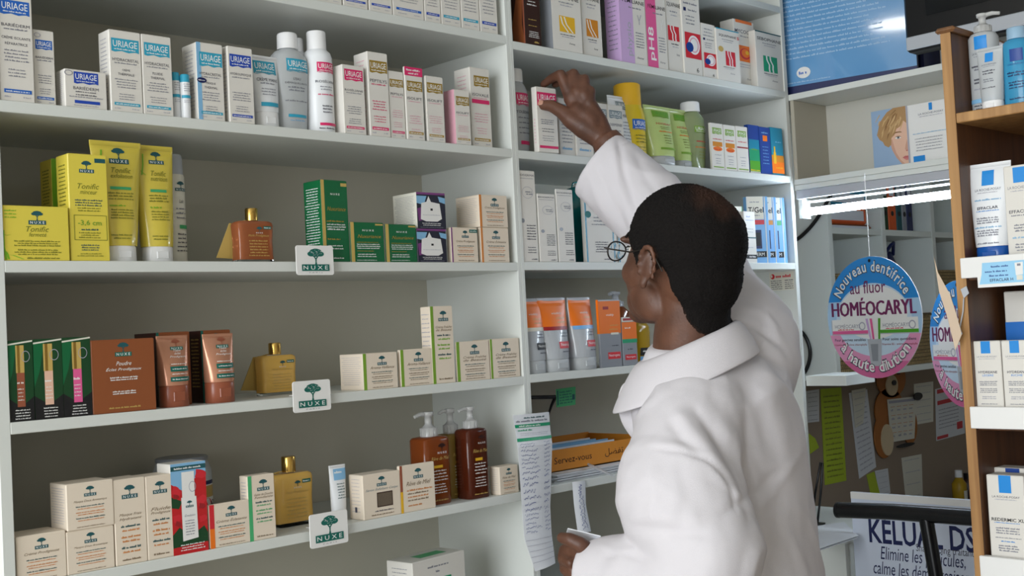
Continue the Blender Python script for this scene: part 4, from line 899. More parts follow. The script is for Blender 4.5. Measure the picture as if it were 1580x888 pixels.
loc, w, d, h = place(None, 982, 1014, 488, SHELF['R4'], .012)
bottle('cleanser_bottle', 'yellow transparent bottle partly hidden behind the collar', 'bottle', None, loc + Vector((0, w * .4, 0)), round_bottle(h, w, w * .3, h * .1, 2.4), 'gel_yellow', lambda F: (F.rect(.3, .62, .9, .8, 'black'), F.lines(.6, .7, .4, .04, 'white_ink', 1), F.rect(.3, .82, .9, .95, 'tgel_blue')), [('cap', cap_prof(h * .9, w * .3, h * .1), 'ochre')])
def f_pill(F): F.poly([(.25, .32), (.5, .16), (.8, .22), (.88, .4), (.3, .42)], 'royal'); F.poly([(.45, .25), (.6, .18), (.75, .28)], 'rose'); F.lines(.5, .52, .5, .02, 'grey_ink', 1); F.rect(.36, .6, .84, .7, 'white'); F.text('IRON', .6, .65, .4, .06, 'red', .01) if 0 else F.lines(.6, .65, .44, .06, 'red', 2); F.rect(.5, .8, 1, .92, 'royal'); F.lines(.75, .86, .4, .05, 'white_ink', 3)
r4('white pill carton with blue emblem behind the right shoulder', None, 1188, 1219, 481, f_pill, y=.03, d=.04, base2='card')
# sticker on the end panel
zs = SHELF['R3'] - .0165
pA = on(1187, 425, 0, .9886); pB = on(1226, 448, 0, .9886)
g = G(); y0, y1, z0, z1 = pA.y, pB.y, on(1187, 449, 0, .9886).z, on(1187, 421, 0, .9886).z
F = Face(g, lambda u, v, e: (.9886 - e, y0 + (y1 - y0) * u, z1 + (z0 - z1) * v), abs(y1 - y0), z1 - z0)
g.box(.9882, min(y0, y1), z0, .9886, max(y0, y1), z1, 'ivory')
def fo(e): return e + .0004
F.k = 14; F.ell(.14, .22, .09, .14, 'red'); F.ell(.1, .2, .04, .08, 'ivory'); F.lines(.6, .22, .66, .16, 'red', 2)
for i in range(5): F.lines(.3, .46 + i * .11, .48, .06, 'ink', i); F.lines(.8, .46 + i * .11, .34, .06, 'ink', i + 9)
tag(g.build('panel_sticker'), 'small sticker with a red emblem on the inner end panel of the right cabinet', 'sticker')

# ---------------- R5 : leaflet tray and papers
z5 = SHELF['R5']
q0 = on(856, 742, 2, z5); 
X0 = bis(lambda x: px((x, .05, z5 + .03))[0], 0, 1, 846); X1 = bis(lambda x: px((x, .05, z5 + .03))[0], 0, 1, 992)
root = empty('leaflet_tray', ((X0 + X1) / 2, .05, z5 + .0165)); tag(root, 'orange cardboard leaflet tray lettered in two languages on the low shelf', 'tray')
w = X1 - X0; th = bis(lambda t: px(((X0 + X1) / 2, .05, t))[1], z5, z5 + .2, 684) - z5 - .0165
g = G(); g.box(-w / 2, 0, 0, w / 2, .002, th, 'board_orange'); g.box(-w / 2, .16, 0, w / 2, .162, th * 1.15, 'board_orange'); g.box(-w / 2, 0, 0, w / 2, .16, .002, 'board_orange'); g.box(-w / 2, .002, 0, -w / 2 + .002, .16, th * 1.1, 'board_orange'); g.box(w / 2 - .002, .002, 0, w / 2, .16, th * 1.1, 'board_orange')
F = Face(g, lambda u, v, e: ((u - .5) * w, -e, (1 - v) * th), w, th); F.text('Servez-vous', .25, .5, .38, .3, 'dark_brown'); F.text('\ufede\ufec0\ufed4\ufe97', .68, .5, .2, .4, 'dark_brown', .004)
g.build('tray_box', root)
g = G()
for i in range(7): g.box(-w * .44, .012 + i * .018, .003, w * .3, .014 + i * .018, th * (.96 + .03 * (i % 3)), 'paper' if i % 2 else 'sky')
o = g.build('leaflets', root); tag(o, 'pale blue and white folded leaflets', kind='stuff')
g = G(); rnd = random.Random(3)
for i in range(8): 
    dx = rnd.uniform(-.006, .006); g.box(-.012 + dx - w * .5, -.03 + rnd.uniform(-.004, .004), i * .002, w * .48 + dx, .17, i * .002 + .0013, 'paper')
g.box(-w * .48, -.026, .016, -w * .1, .15, .0163, 'white')
tag(g.build('paper_stack', None, ((X0 + X1) / 2, .05, z5 + .0002)), 'stack of white papers under the orange leaflet tray', 'papers')
pen = [at(905, 717, 2.42), at(940, 735, 2.42)]
zz = z5 + .0235
g = G(); a = on(908, 716, 2, zz); b_ = on(947, 734, 2, zz); g.tube([a, (a + b_) / 2, b_], [.0028, .0035, .0015], 'silver', 10)
tag(g.build('ballpoint_pen'), 'grey ballpoint pen lying at the front of the paper stack', 'pen')
# adjustable arm with a green card clipped on
Yc = .10
A0 = on(812, 609, 1, Yc); A1 = on(857, 612, 1, Yc); A2 = on(846, 640, 1, Yc)
A0.x = .0195
root = empty('card_holder', A0); tag(root, 'black wire arm holding a small green card above the leaflet tray', 'card holder')
g = G(); g.tube([Vector((0, 0, 0)), A1 - A0], .004, 'black_plastic', 8); g.tube([A1 - A0, on(851, 625, 1, Yc) - A0, A2 - A0, on(843, 668, 1, Yc) - A0], [.004, .003, .002, .002], 'black_plastic', 8); g.box(0, -.012, -.012, .004, .012, .012, 'black_plastic'); g.build('arm', root)
g = G(); c0 = on(858, 600, 1, Yc - .004) - A0; c1 = on(888, 596, 1, Yc - .004) - A0; c3 = on(859, 628, 1, Yc - .004) - A0; c2 = on(888, 624, 1, Yc - .004) - A0
def card_f(u, v, e):
    t = c0.lerp(c1, u); b = c3.lerp(c2, u); p = t.lerp(b, v); return (p.x, p.y - e, p.z)
gv = [Vector(card_f(u, v, e)) for e in (0, -.001) for u, v in ((0, 0), (1, 0), (1, 1), (0, 1))]
g.add(gv, [(3, 2, 1, 0), (4, 5, 6, 7), (0, 1, 5, 4), (1, 2, 6, 5), (2, 3, 7, 6), (3, 0, 4, 7)], 'mint'); F = Face(g, card_f, .04, .038)
for i in range(5): F.lines(.5, .2 + i * .15, .66, .08, 'teal_ink', i)
F.rect(.04, .1, .1, .9, 'teal_ink'); F.rect(.82, .4, .95, .7, 'teal_ink'); tag(g.build('card', root), 'small green printed card')

# ---------------- prescription strips hanging from the shelf edge
def strip(name, label, pts, m='paper', cols=1, design=None, th=.0004):
    """a sheet following rows of (left px, right px) pairs at a given distance in front of the shelves"""
    rows = [(on(l[0], l[1], 1, yy), on(r_[0], r_[1], 1, yy + dy)) for l, r_, yy, dy in pts]
    n = len(rows) * 4
    L = []; R = []
    for i in range(n):
        t = i / (n - 1) * (len(rows) - 1); k = min(int(t), len(rows) - 2); f = t - k; L.append(rows[k][0].lerp(rows[k + 1][0], f)); R.append(rows[k][1].lerp(rows[k + 1][1], f))
    g = G(); vs = []; mcol = 8
    def P(u, v, e):
        t = min(max(v, 0), 1) * (n - 1); k = min(int(t), n - 2); f = t - k
        p = L[k].lerp(L[k + 1], f).lerp(R[k].lerp(R[k + 1], f), u); p.y -= e + .004 * math.sin(math.pi * min(max(u, 0), 1)); return tuple(p)
    for e in (0, -th):
        vs += [P(i / mcol, j / (n - 1), e) for j in range(n) for i in range(mcol + 1)]
    q = mcol + 1; B = q * n; fs = []
    for j in range(n - 1):
        for i in range(mcol): a = j * q + i; fs += [(a, a + q, a + q + 1, a + 1), (B + a, B + a + 1, B + a + q + 1, B + a + q)]
        fs += [(j * q, B + j * q, B + (j + 1) * q, (j + 1) * q), (j * q + mcol, (j + 1) * q + mcol, B + (j + 1) * q + mcol, B + j * q + mcol)]
    g.add(vs, fs, m)
    w = (R[0] - L[0]).length; h = sum((L[i + 1] - L[i]).length for i in range(n - 1))
    F = Face(g, P, w, h, 8)
    if design: design(F)
    return tag(g.build(name), label, 'paper')
def f_rx(F):
    F.k = 10
    F.text('\ufe94\ufef4\ufee4\ufef4\ufee0\ufed7\ufef9\ufe8d', .6, .03, .5, .018, 'teal_ink') if 0 else F.lines(.55, .035, .6, .014, 'teal_ink', 1)
    F.lines(.5, .065, .9, .018, 'grey_ink', 2); F.rect(.0, .095, 1, .125, 'green_emerald'); F.lines(.4, .11, .6, .014, 'white_ink', 3); F.lines(.25, .15, .4, .016, 'green_emerald', 4); F.lines(.5, .185, .8, .006, 'pale_ink', 5); F.lines(.5, .205, .8, .006, 'pale_ink', 6); F.rect(0, .235, 1, .272, 'green_emerald'); F.lines(.4, .255, .5, .012, 'mint', 6)
    rnd = random.Random(8)
    for i in range(19):
        v = .305 + i * .0275; x = .05
        def scr(x0, x1):
            e = F._e(); x = x0; k = 0; pp = []
            while x < x1: pp.append((x, v + rnd.uniform(-.009, .009))); x += rnd.uniform(.012, .03)
            for a, b in zip(pp, pp[1:]):
                F.poly([(a[0], a[1] - .0016), (b[0], b[1] - .0016), (b[0] + .004, b[1] + .0016), (a[0] + .004, a[1] + .0016)], 'pen_blue', e)
        scr(.06, rnd.uniform(.4, .62)); scr(.72, rnd.uniform(.9, .97))
    for i in range(5): F.rect(0, .845 + i * .028, 1, .847 + i * .028, 'pale_ink')
yh = -.012
strip('prescription_strip', 'long prescription sheet with green bands and handwriting hanging from the shelf edge', [((791, 640), (847, 635), yh, 0), ((796, 667), (849, 662), yh, 0), ((799, 690), (852, 683), yh - .008, 0), ((802, 730), (851, 722), yh - .004, 0), ((806, 790), (849, 781), yh, 0), ((809, 830), (851, 822), yh - .006, 0), ((826, 881), (857, 868), yh - .012, 0)], 'paper', design=f_rx)
def f_note(F):
    F.k = 10
    rnd = random.Random(5); x = .5
    for c in range(2):
        pp = []; v = .06
        while v < .94: pp.append((.42 + .22 * c * (v > .3) + rnd.uniform(-.13, .13), v)); v += rnd.uniform(.008, .02)
        e = F._e()
        for a, b in zip(pp, pp[1:]): F.poly([(a[0], a[1]), (a[0] + .045, a[1]), (b[0] + .045, b[1]), (b[0], b[1])], 'pen_blue', e)
        if c == 0: continue
strip('handwritten_note', 'narrow slip with blue handwriting hanging under the low shelf above the left hand', [((883, 743), (903, 741), -.004, 0), ((886, 780), (904, 779), -.012, 0), ((892, 823), (912, 819), -.02, 0)], 'paper', design=f_note)

# ------------------------------------------------------------------ corner unit along the right side (faces the shop)
XF = 1.0042
root = empty('corner_unit', (XF, -.5, 0)); tag(root, 'white corner wall unit with an open hatch and a strip lamp under its shelf', 'shelves')
def cpart(name, boxes, m='shelf_white', parent=None):
    g = G()
    for (x0, y0, z0, x1, y1, z1) in boxes: g.rbox(x0 - XF, y0 + .5, z0, x1 - XF, y1 + .5, z1, m, .0008)
    return g.build(name, parent or root)
YE = -1.5
cpart('upper_shelf', [(XF, YE, 2.038, XF + .30, .12, 2.0535)])
cpart('lower_shelf', [(XF, YE, 1.82, XF + .17, -.001, 1.8345)])
mat('panel_beige', (180, 174, 158), .6)
cpart('back_board', [(XF + .158, YE, 1.8346, XF + .166, -.001, 2.0378)], 'panel_grey' if mat('panel_grey', (196, 194, 184), .55) is None else 'panel_grey')
cpart('end_board', [(XF + .002, -.012, 1.8346, XF + .158, -.0015, 2.0378)], 'panel_beige')
mat('housing_grey', (176, 178, 184), .5)
cpart('shelf_lip', [(XF + .002, YE, 1.807, XF + .012, -.001, 1.8198)])
cpart('light_housing', [(XF + .006, YE, 1.784, XF + .012, -.001, 1.8068)], 'housing_grey')
cpart('hatch_ledge', [(XF, -.115, 1.308, XF + .14, -.001, 1.334)])
ZCT = .951
def cparts(name, boxes): return cpart(name, boxes)
cparts('counter_top', [(.925, -.13, ZCT - .02, XF, -.0012, ZCT), (XF, -.13, ZCT - .02, 1.3, .28, ZCT)])
cparts('counter_front', [(.935, -.125, 0, .95, -.0012, ZCT - .0202)])
cparts('counter_end', [(.9502, -.125, 0, 1.3, -.11, ZCT - .0202)])
# strip lamp
def lamp():
    rt = empty('strip_lamp', (XF + .02, -.5, 1.7505)); tag(rt, 'glowing fluorescent tube running under the corner shelf', 'lamp')
    mat('tube_glow', (222, 238, 255), .4, emit=55.0)
    g = G(); g.tube([(0, .485, 0), (0, -1.0, 0)], .0095, 'tube_glow', 16); g.build('glow_tube', rt)
    g = G(); g.box(-.006, .487, -.016, .03, .4985, .034, 'shelf_white'); g.box(.012, -1.0, .0245, .03, .487, .028, 'shelf_white'); g.build('lamp_bracket', rt)
lamp()

# big blue poster board on the upper shelf
XP = XF + .028; PHI = math.radians(10.5)
def p_u(t): return px((XP + math.sin(PHI) * t, -math.cos(PHI) * t, 2.054))[0]
y0 = .10; y1 = -bis(p_u, 0, .9, 1416); hP = .56; zP = 2.0537
g = G(); g.box(0, y1, 0, .012, y0, hP, 'navy'); wP = abs(y1 - y0)
F = Face(g, lambda u, v, e: (-e, y0 + (y1 - y0) * u, (1 - v) * hP), wP, hP)
F.rect(0, 0, 1, .955, 'poster_gloss' if mat('poster_gloss', (104, 158, 206), .08, coat=.6) is None else 'poster_gloss'); F.rect(.0, .0, .07, .955, 'poster_shadow'); F.rect(.07, .62, .13, .955, 'poster_shadow')  # stepped dark band at the left: cabinet panel's shadow painted onto the print
for i in range(34):
    v = .1 + i * .022
    F.lines(.46 + .02 * math.sin(i), v, .76 - .3 * ((i * 37 % 10) / 10) ** 2, .009, 'poster_line', i)
for k in range(9):
    a = -.5 + k * .13; F.poly([(.72, .92), (.72 + .26 * math.sin(a), .92 - .2 * math.cos(a)), (.72 + .26 * math.sin(a + .05), .92 - .2 * math.cos(a + .05))], 'poster_line') if 0 else None
F.ell(.31, .9, .045, .026, 'white'); F.lines(.31, .9, .06, .014, 'uriage_blue', 2); F.lines(.33, .94, .3, .006, 'poster_line', 3)
tag(g.build('poster_board', None, (XP, 0, zP)), 'large glossy blue poster board with lines of pale print on the corner shelf', 'poster').rotation_euler = (0, 0, PHI)
# navy folder edge behind the television
g = G(); a = on(1412, 100, 0, XF + .17); b = on(1424, 96, 0, XF + .17); g.rbox(0, b.y, 0, .1, a.y, .42, 'navy', .006)
tag(g.build('ring_binder', None, (XF + .17, 0, 2.0537)), 'navy binder standing between the blue poster and the television', 'binder')
# television
XT = XF - .07
tA = on(1398, 82, 0, XT); yT = tA.y; zT = tA.z
root = empty('television', (XT, yT, zT)); tag(root, 'black flat television with silver lower trim, cut off at the upper right', 'television')
root.rotation_euler = (0, 0, 0)
g = G(); g.rbox(0, -.62, .0, .05, 0, .46, 'black_plastic', .006); g.rbox(.05, -.5, .08, .085, -.12, .38, 'black_plastic', .01); g.build('housing', root)
g = G(); g.rbox(-.006, -.618, .004, .0, -.004, .034, 'silver', .002); g.build('lower_trim', root)
mat('screen_black', (18, 19, 21), .12)
g = G(); g.box(-.002, -.57, .075, .0005, -.055, .43, 'screen_black'); g.build('screen', root)
g = G(); g.box(.085, -.34, .15, .12, -.28, .21, 'black_metal'); g.tube([(.1, -.31, .18), (.22, -.31, .18)], .018, 'black_metal', 12); g.box(.215, -.37, .08, .226, -.25, .28, 'black_metal'); g.build('wall_bracket', root)
g = G(); g.box(XF + .232, YE, 2.0537, XF + .246, -.3, 2.7, 'shelf_white'); structure_('wall_television', g)

# photo card with a face leaning in the compartment
XC = XF + .142
cl = on(1349, 258, 0, XC); cr = on(1475, 240, 0, XC); ct = on(1349, 172, 0, XC)
hc = ct.z - 1.8348; wc = cl.y - cr.y
g = G(); g.rbox(0, -wc, 0, .006, 0, hc, 'white', .001)
F = Face(g, lambda u, v, e: (-e, -u * wc, (1 - v) * hc), wc, hc)
F.rect(0, 0, .44, 1, 'card_sky' if mat('card_sky', (150, 176, 206), .4) is None else 'card_sky')
mat('skin_shade', (206, 158, 136), .5); mat('hair_light', (206, 172, 122), .5)
F.poly([(.2, .3), (.44, .14), (.44, .96), (.405, .95), (.35, .88), (.29, .78), (.245, .66), (.215, .52)], 'skin_print')
F.poly([(.215, .52), (.245, .66), (.29, .78), (.35, .88), (.405, .95), (.40, .9), (.34, .82), (.29, .7), (.265, .58), (.25, .48)], 'skin_shade'); F.poly([(.44, .5), (.415, .58), (.40, .66), (.415, .69), (.44, .7)], 'skin_shade')
F.poly([(.08, .3), (.1, .2), (.15, .12), (.2, .05), (.28, .0), (.44, 0), (.44, .27), (.40, .22), (.36, .3), (.31, .33), (.28, .42), (.24, .46), (.235, .56), (.20, .6), (.15, .56), (.13, .5), (.09, .46), (.06, .38)], 'hair_print')
rnd = random.Random(6)
for k in range(26):
    x = .10 + rnd.random() * .3; y = .03 + rnd.random() * .3 * (1 - (x - .1)); dx = -.02 - .07 * rnd.random(); dy = .08 + .12 * rnd.random(); q = .008 + .008 * rnd.random()
    F.poly([(x, y), (x + q, y + .01), (x + dx * .6 + q, y + dy * .6), (x + dx, y + dy), (x + dx * .6, y + dy * .55)], ('hair_dark_print', 'hair_light', 'hair_light')[k % 3])
F.poly([(.285, .47), (.31, .45), (.345, .455), (.365, .475), (.34, .49), (.305, .488)], 'white'); F.ell(.328, .47, .017, .02, 'steel_grey'); F.ell(.328, .47, .008, .010, 'black'); F.poly([(.28, .468), (.31, .443), (.35, .448), (.37, .47), (.345, .458), (.31, .455)], 'hair_dark_print'); F.poly([(.265, .41), (.30, .375), (.36, .38), (.38, .4), (.34, .395), (.30, .395)], 'hair_dark_print'); F.ell(.425, .69, .012, .008, 'lip_print')
F.poly([(.365, .79), (.40, .768), (.425, .772), (.44, .768), (.44, .80), (.40, .80)], 'lip_print'); F.poly([(.365, .79), (.40, .80), (.44, .80), (.44, .835), (.41, .835)], 'rose_lip' if mat('rose_lip', (206, 124, 122), .45) is None else 'rose_lip')
F.rect(.72, .02, .76, .13, 'lrp_blue'); F.text('LA ROCHE-POSAY', .74, .17, .3, .03, 'grey_ink'); F.lines(.74, .21, .28, .012, 'pale_ink', 3); F.lines(.72, .46, .42, .014, 'sky', 4); F.para(.7, .54, .4, .045, 5, .014, 'grey_ink', 5); F.rect(.5, .8, .64, .97, 'lrp_blue'); F.lines(.9, .9, .1, .014, 'grey_ink', 7)
F.rect(.44, 0, .46, 1, 'pale_ink')
tag(g.build('photo_card', None, (XC, cl.y, 1.8348)), 'display card with half a face and blue square leaning in the corner compartment', 'card')

# hanging round signs
def round_sign(label, cu, cv, Xs, ru, rv, rot, vt):
    """two-sided printed disc on a thread; centre pixel, half sizes in pixels"""
    c = on(cu, cv, 0, Xs); dist = (c - CAM).dot(FW); R = rv / FOCAL * dist
    rt = empty('hanging_sign', c, rot); tag(rt, label, 'sign', 'round hanging toothpaste signs')
    g = G(); n = 56; a = R * .98
    ring = [(math.cos(2 * math.pi * i / n), math.sin(2 * math.pi * i / n)) for i in range(n)]
    g.slab([(x * a, y * R) for x, y in ring], 1, 0, .0025, 'white')
    F = Face(g, lambda u, v, e: ((u - .5) * 2 * a, -e, (.5 - v) * 2 * R), 2 * a, 2 * R)
    def seg(v0, v1, m, r=.5):
        e = F._e(); pts = []
        for i in range(25):
            v = v0 + (v1 - v0) * i / 24; hw = math.sqrt(max(0, r * r - (v - .5) ** 2)); pts.append((.5 + hw, v))
        for i in range(25):
            v = v1 + (v0 - v1) * i / 24; hw = math.sqrt(max(0, r * r - (v - .5) ** 2)); pts.append((.5 - hw, v))
        F.poly(pts, m, e)
    F.ell(.5, .5, .5, .5, 'poster_line', 56); seg(0.0, .36, 'sign_blue'); seg(.02, .3, 'sign_blue2') if 0 else None; seg(.64, 1.0, 'sign_pink'); seg(.86, 1.0, 'sign_rose')
    F.ell(.5, .52, .4, .3, 'sign_pale', 48); F.ell(.5, .46, .36, .22, 'white', 48) 
    F.text('au fluor', .46, .25, .38, .105, 'plum', .006)
    [F.text('HOMÉOCARYL', .5 + o2, .41, .89, .15, 'plum') for o2 in (-.006, 0, .006)]
    for k, (x0, c2) in enumerate(((.04, 'pink'), (.56, 'leaf'))):
        F.rect(x0, .515, x0 + .4, .64, 'silver'); F.rect(x0 + .01, .51, x0 + .4, .625, 'white'); F.rect(x0 + .01, .605, x0 + .4, .632, c2); F.text('HOMÉOCARYL', x0 + .18, .565, .28, .04, 'grey_ink'); F.ring(x0 + .34, .57, .035, .035, .3, 'pale_ink'); F.lines(x0 + .16, .595, .18, .012, 'red', k)
        F.text(('Pour gencives sensibles', 'Pour soins quotidiens')[k], x0 + .2, .685, .34, .03, 'ink', .012); F.text(('Vitamine B5 - arôme chlorophylle', 'Vitamine B5 - arôme chlorophylle')[k], x0 + .2, .725, .36, .022, 'dark_red')
    F.poly([(.43, .68), (.58, .68), (.56, .9), (.45, .9)], 'silver'); F.poly([(.46, .72), (.54, .72), (.53, .86), (.47, .86)], 'steel_grey')
    for k in range(4): F.poly([(.42 + k * .045, .51), (.445 + k * .045, .51), (.475 + k * .03, .68), (.455 + k * .03, .68)], ('lilac', 'pink', 'white', 'leaf')[k])
    def arc(t, r, a0, a1, inside, m, bold, hgt, k=1.0):
        adv = [text_geo(ch, bold)[2] * (hgt if ch not in 'aceimnorsuvz' else hgt * .76) if ch != ' ' else hgt * .45 for ch in t]
        tot = sum(adv) + .12 * hgt * len(t); sc = (a1 - a0) * r / tot; pos = 0
        e = F._e()
        for ch, ad in zip(t, adv):
            wd = ad * sc; gw = 1.3 if m == 'ink' else 1.0; mid = a0 + (pos + ad / 2 * sc + .06 * hgt * sc) / r; pos += ad * sc + .12 * hgt * sc
            if ch == ' ': continue
            vs, fs, asp = text_geo(ch, bold); low = ch in 'acemnorsuvzà'; hh = hgt * (.74 if low and ch != 'à' else 1.0)
            P = []
            for x, y in vs:
                lx = (x - .5) * wd * gw; ly = ((y - .5) * (1.22 if m == 'ink' else 1.0) + .5) * hh
                if inside: th = math.pi / 2 - mid; rr = r + ly; P.append(F.f(.5 + (rr * math.cos(th) + lx * math.sin(th)), .5 - (rr * math.sin(th) - lx * math.cos(th)), e))
                else: th = -math.pi / 2 + mid; rr = r - ly; P.append(F.f(.5 + (rr * math.cos(th) - lx * math.sin(th)), .5 - (rr * math.sin(th) + lx * math.cos(th)), e))
            g.add(P, fs, m)
    for m, b in (('ink', .012), ('white_ink', .012)):
        arc("Nouveau dentifrice", .375, -1.12, 1.12, True, m, b, .085); arc('à haute dilution', .45, -.98, .98, False, m, b, .085)
    F.ell(.5, .035, .014, .014, 'black')
    g.build('sign_disc', rt)
    g = G(); top = on(cu - (cv - vt) * .06, vt, 0, Xs); 
    zt = 1.82 - c.z
    g.tube([(0, .001, R * .95), (0, .001, R + .01), (0, .001, zt)], .0009, 'white', 6); g.build('thread', rt)
mat('sign_blue', (44, 136, 208), .35); mat('sign_pink', (222, 150, 186), .35); mat('sign_rose', (206, 104, 150), .35); mat('sign_pale', (196, 216, 232), .35)
round_sign('round toothpaste sign hanging in the hatch, seen almost face on', 1347, 489, XF - .035, 76, 94, -1.78, 275)
round_sign('round toothpaste sign half hidden behind the wooden display', 1482, 530, XF - .035, 45, 98, -2.2, 255)

# torn cardboard piece stuck to the display edge
# ------------------------------------------------------------------ back office seen through the hatch
YO = .30
def ox(u, v=440, y=YO): return on(u, v, 1, y).x
zU = on(1325, 352, 1, YO).z; zL = on(1360, 569, 1, YO).z
xs = [ox(1283), ox(1366), ox(1443), ox(1443) + (ox(1443) - ox(1366))]
mat('office_white', (226, 230, 222), .5)
root = empty('office_shelving', (xs[0], YO, 0)); tag(root, 'white pigeonhole shelving with binders and baskets in the back office', 'shelves')
def opart(name, b, m='office_white'):
    g = G(); x0, y0, z0, x1, y1, z1 = b; g.rbox(x0 - xs[0], y0 - YO, z0, x1 - xs[0], y1 - YO, z1, m, .0008); return g.build(name, root)
TH = .02; ZT = zU + .42; YB = .595
for i, x in enumerate(xs): opart('side_panel', (x, YO, zL - TH, x + TH + .005, YB, ZT))
for z, nm in ((zL, 'shelf'), (zU, 'shelf'), (ZT, 'shelf')):
    for a, b in zip(xs, xs[1:]): opart(nm, (a + TH + .0052, YO + .002, z - TH, b - .0002, YB, z))
opart('back_panel', (xs[0] + TH, YB - .006, zL, xs[-1], YB, ZT), 'office_white')
# orange folders lying in the first bay
def lie(name, label, cat, x0, x1, z, th, m, y=YO + .03, d=.2):
    g = G(); g.rbox(0, 0, 0, x1 - x0, d, th, m, .006); g.rbox(.004, .004, th, x1 - x0 - .01, d - .01, th + .003, m, .001); g.box(.01, -.0006, th * .2, x1 - x0 - .02, .0, th * .8, 'paper')
    return tag(g.build(name, None, (x0, y, z)), label, cat)
mat('folder_orange', (214, 92, 40), .5); mat('folder_red', (176, 66, 40), .5)
x0, x1 = xs[0] + .03, xs[1] - .03
lie('document_folder', 'brown folder at the bottom of the lying pile in the back office', 'folder', x0 - .0, x1 + .02, zU + .0003, .014, 'brown_box')
lie('document_folder', 'thick orange folder lying in the left pigeonhole', 'folder', x0, x1 - .01, zU + .0178, .055, 'folder_orange')
lie('document_folder', 'teal folder topping the lying pile of folders', 'folder', x0 + .02, x1 - .0, zU + .0763, .05, 'cyan_box')
cols = [('folder_red', .03, 'rust red binder, first of the upright row in the back office'), ('dark_green', .028, 'dark green binder second in the upright office row'), ('folder_orange', .042, 'bright orange binder in the upright office row'), ('teal_ink', .03, 'teal binder right of the orange one in the office row'), ('steel_grey', .025, 'grey binder right of the teal one in the office row'), ('navy', .032, 'navy binder at the right end of the upright office row')]
x = xs[1] + .03
for m, wd, lab in cols:
    hh = .23 + .02 * (len(lab) % 3)
    g = G(); g.rbox(0, 0, 0, wd * 1.25, .2, hh, m, .003); g.slab([(wd * .62 + .009 * math.cos(t * math.pi / 6), .06 + .009 * math.sin(t * math.pi / 6)) for t in range(12)], 1, -.0008, .0002, 'black'); g.box(wd * .25, -.0007, .12, wd, -.0001, .19, 'paper')
    tag(g.build('ring_binder', None, (x, YO + .03, zU + .0003)), lab, 'binder', 'upright binders in the back office'); x += wd * 1.25 + .003
# wicker baskets
def wicker(name):
    m = bpy.data.materials.new(name); m.use_nodes = True; nt = m.node_tree; b = nt.nodes['Principled BSDF']; b.inputs['Roughness'].default_value = .7
    tc = nt.nodes.new('ShaderNodeTexCoord'); br = nt.nodes.new('ShaderNodeTexBrick'); br.inputs['Scale'].default_value = 26
    br.inputs['Color1'].default_value = (.42, .30, .13, 1); br.inputs['Color2'].default_value = (.32, .22, .09, 1); br.inputs['Mortar'].default_value = (.1, .065, .03, 1); br.inputs['Mortar Size'].default_value = .03; br.inputs['Brick Width'].default_value = .3; br.inputs['Row Height'].default_value = .32
    mp = nt.nodes.new('ShaderNodeMapping'); mp.inputs['Rotation'].default_value = (math.pi / 2, 0, 0)
    nt.links.new(tc.outputs['Object'], mp.inputs['Vector']); nt.links.new(mp.outputs['Vector'], br.inputs['Vector']); nt.links.new(br.outputs['Color'], b.inputs['Base Color']); MATS[name] = m
wicker('wicker')
def basket(label, x0, x1, z, h):
    rt = empty('wicker_basket', ((x0 + x1) / 2, YO + .02, z)); tag(rt, label, 'basket', 'wicker baskets in the back office'); w = x1 - x0
    g = G()
    for a in ((-w / 2, 0, 0, w / 2, .008, h), (-w / 2, .2, 0, w / 2, .208, h), (-w / 2, .008, 0, -w / 2 + .008, .2, h), (w / 2 - .008, .008, 0, w / 2, .2, h), (-w / 2 + .008, .008, 0, w / 2 - .008, .2, .008)): g.box(*a, 'wicker')
    n = 7
    for i in range(1, n): g.tube([(-w / 2 + .003, -.002, h * i / n), (w / 2 - .003, -.002, h * i / n)], .004, 'wicker', 6)
    g.build('basket_body', rt)
    g = G(); g.tube([(-w / 2, 0, h), (w / 2, 0, h), (w / 2, .205, h), (-w / 2, .205, h)], .006, 'wicker', 8, True); g.build('rim', rt)
hz = zU - zL - TH
basket('wicker basket in the left pigeonhole, upper of the pair', xs[0] + .03, xs[1] - .012, zL + .165, .145)
basket('wicker basket in the left pigeonhole, lower of the pair', xs[0] + .03, xs[1] - .012, zL + .0003, .157)
basket('wicker basket at the bottom of the middle pigeonhole', xs[1] + .03, xs[2] - .012, zL + .0003, .17)
basket('wicker basket in the right pigeonhole behind the second sign, upper one', xs[2] + .03, xs[3] - .012, zL + .17, .15)
basket('wicker basket in the right pigeonhole behind the second sign, lower one', xs[2] + .03, xs[3] - .012, zL + .0003, .16)
g = G(); bx0 = ox(1388); g.vessel([(0, .06, .07, 3), (.01, .07, .08, 3), (.16, .068, .075, 3), (.21, .05, .06, 2.5), (.215, .03, .04, 2)], 'navy', 28)
g.tube([(-.03, -.06, .2), (-.01, -.075, .23), (.02, -.07, .24), (.05, -.05, .2)], .006, 'navy', 8)
tag(g.build('cloth_bag', None, (bx0 + .07, YO + .13, zL + .184)), 'navy cloth bag sitting on the basket in the middle pigeonhole', 'bag')
g = G(); g.tube([(0, 0, 0), (.012, .02, .26)], .014, 'paper', 14)
tag(g.build('paper_roll', None, (ox(1379) + .015, YO + .03, zL + .175)), 'pale rolled paper standing left of the navy bag', 'paper')
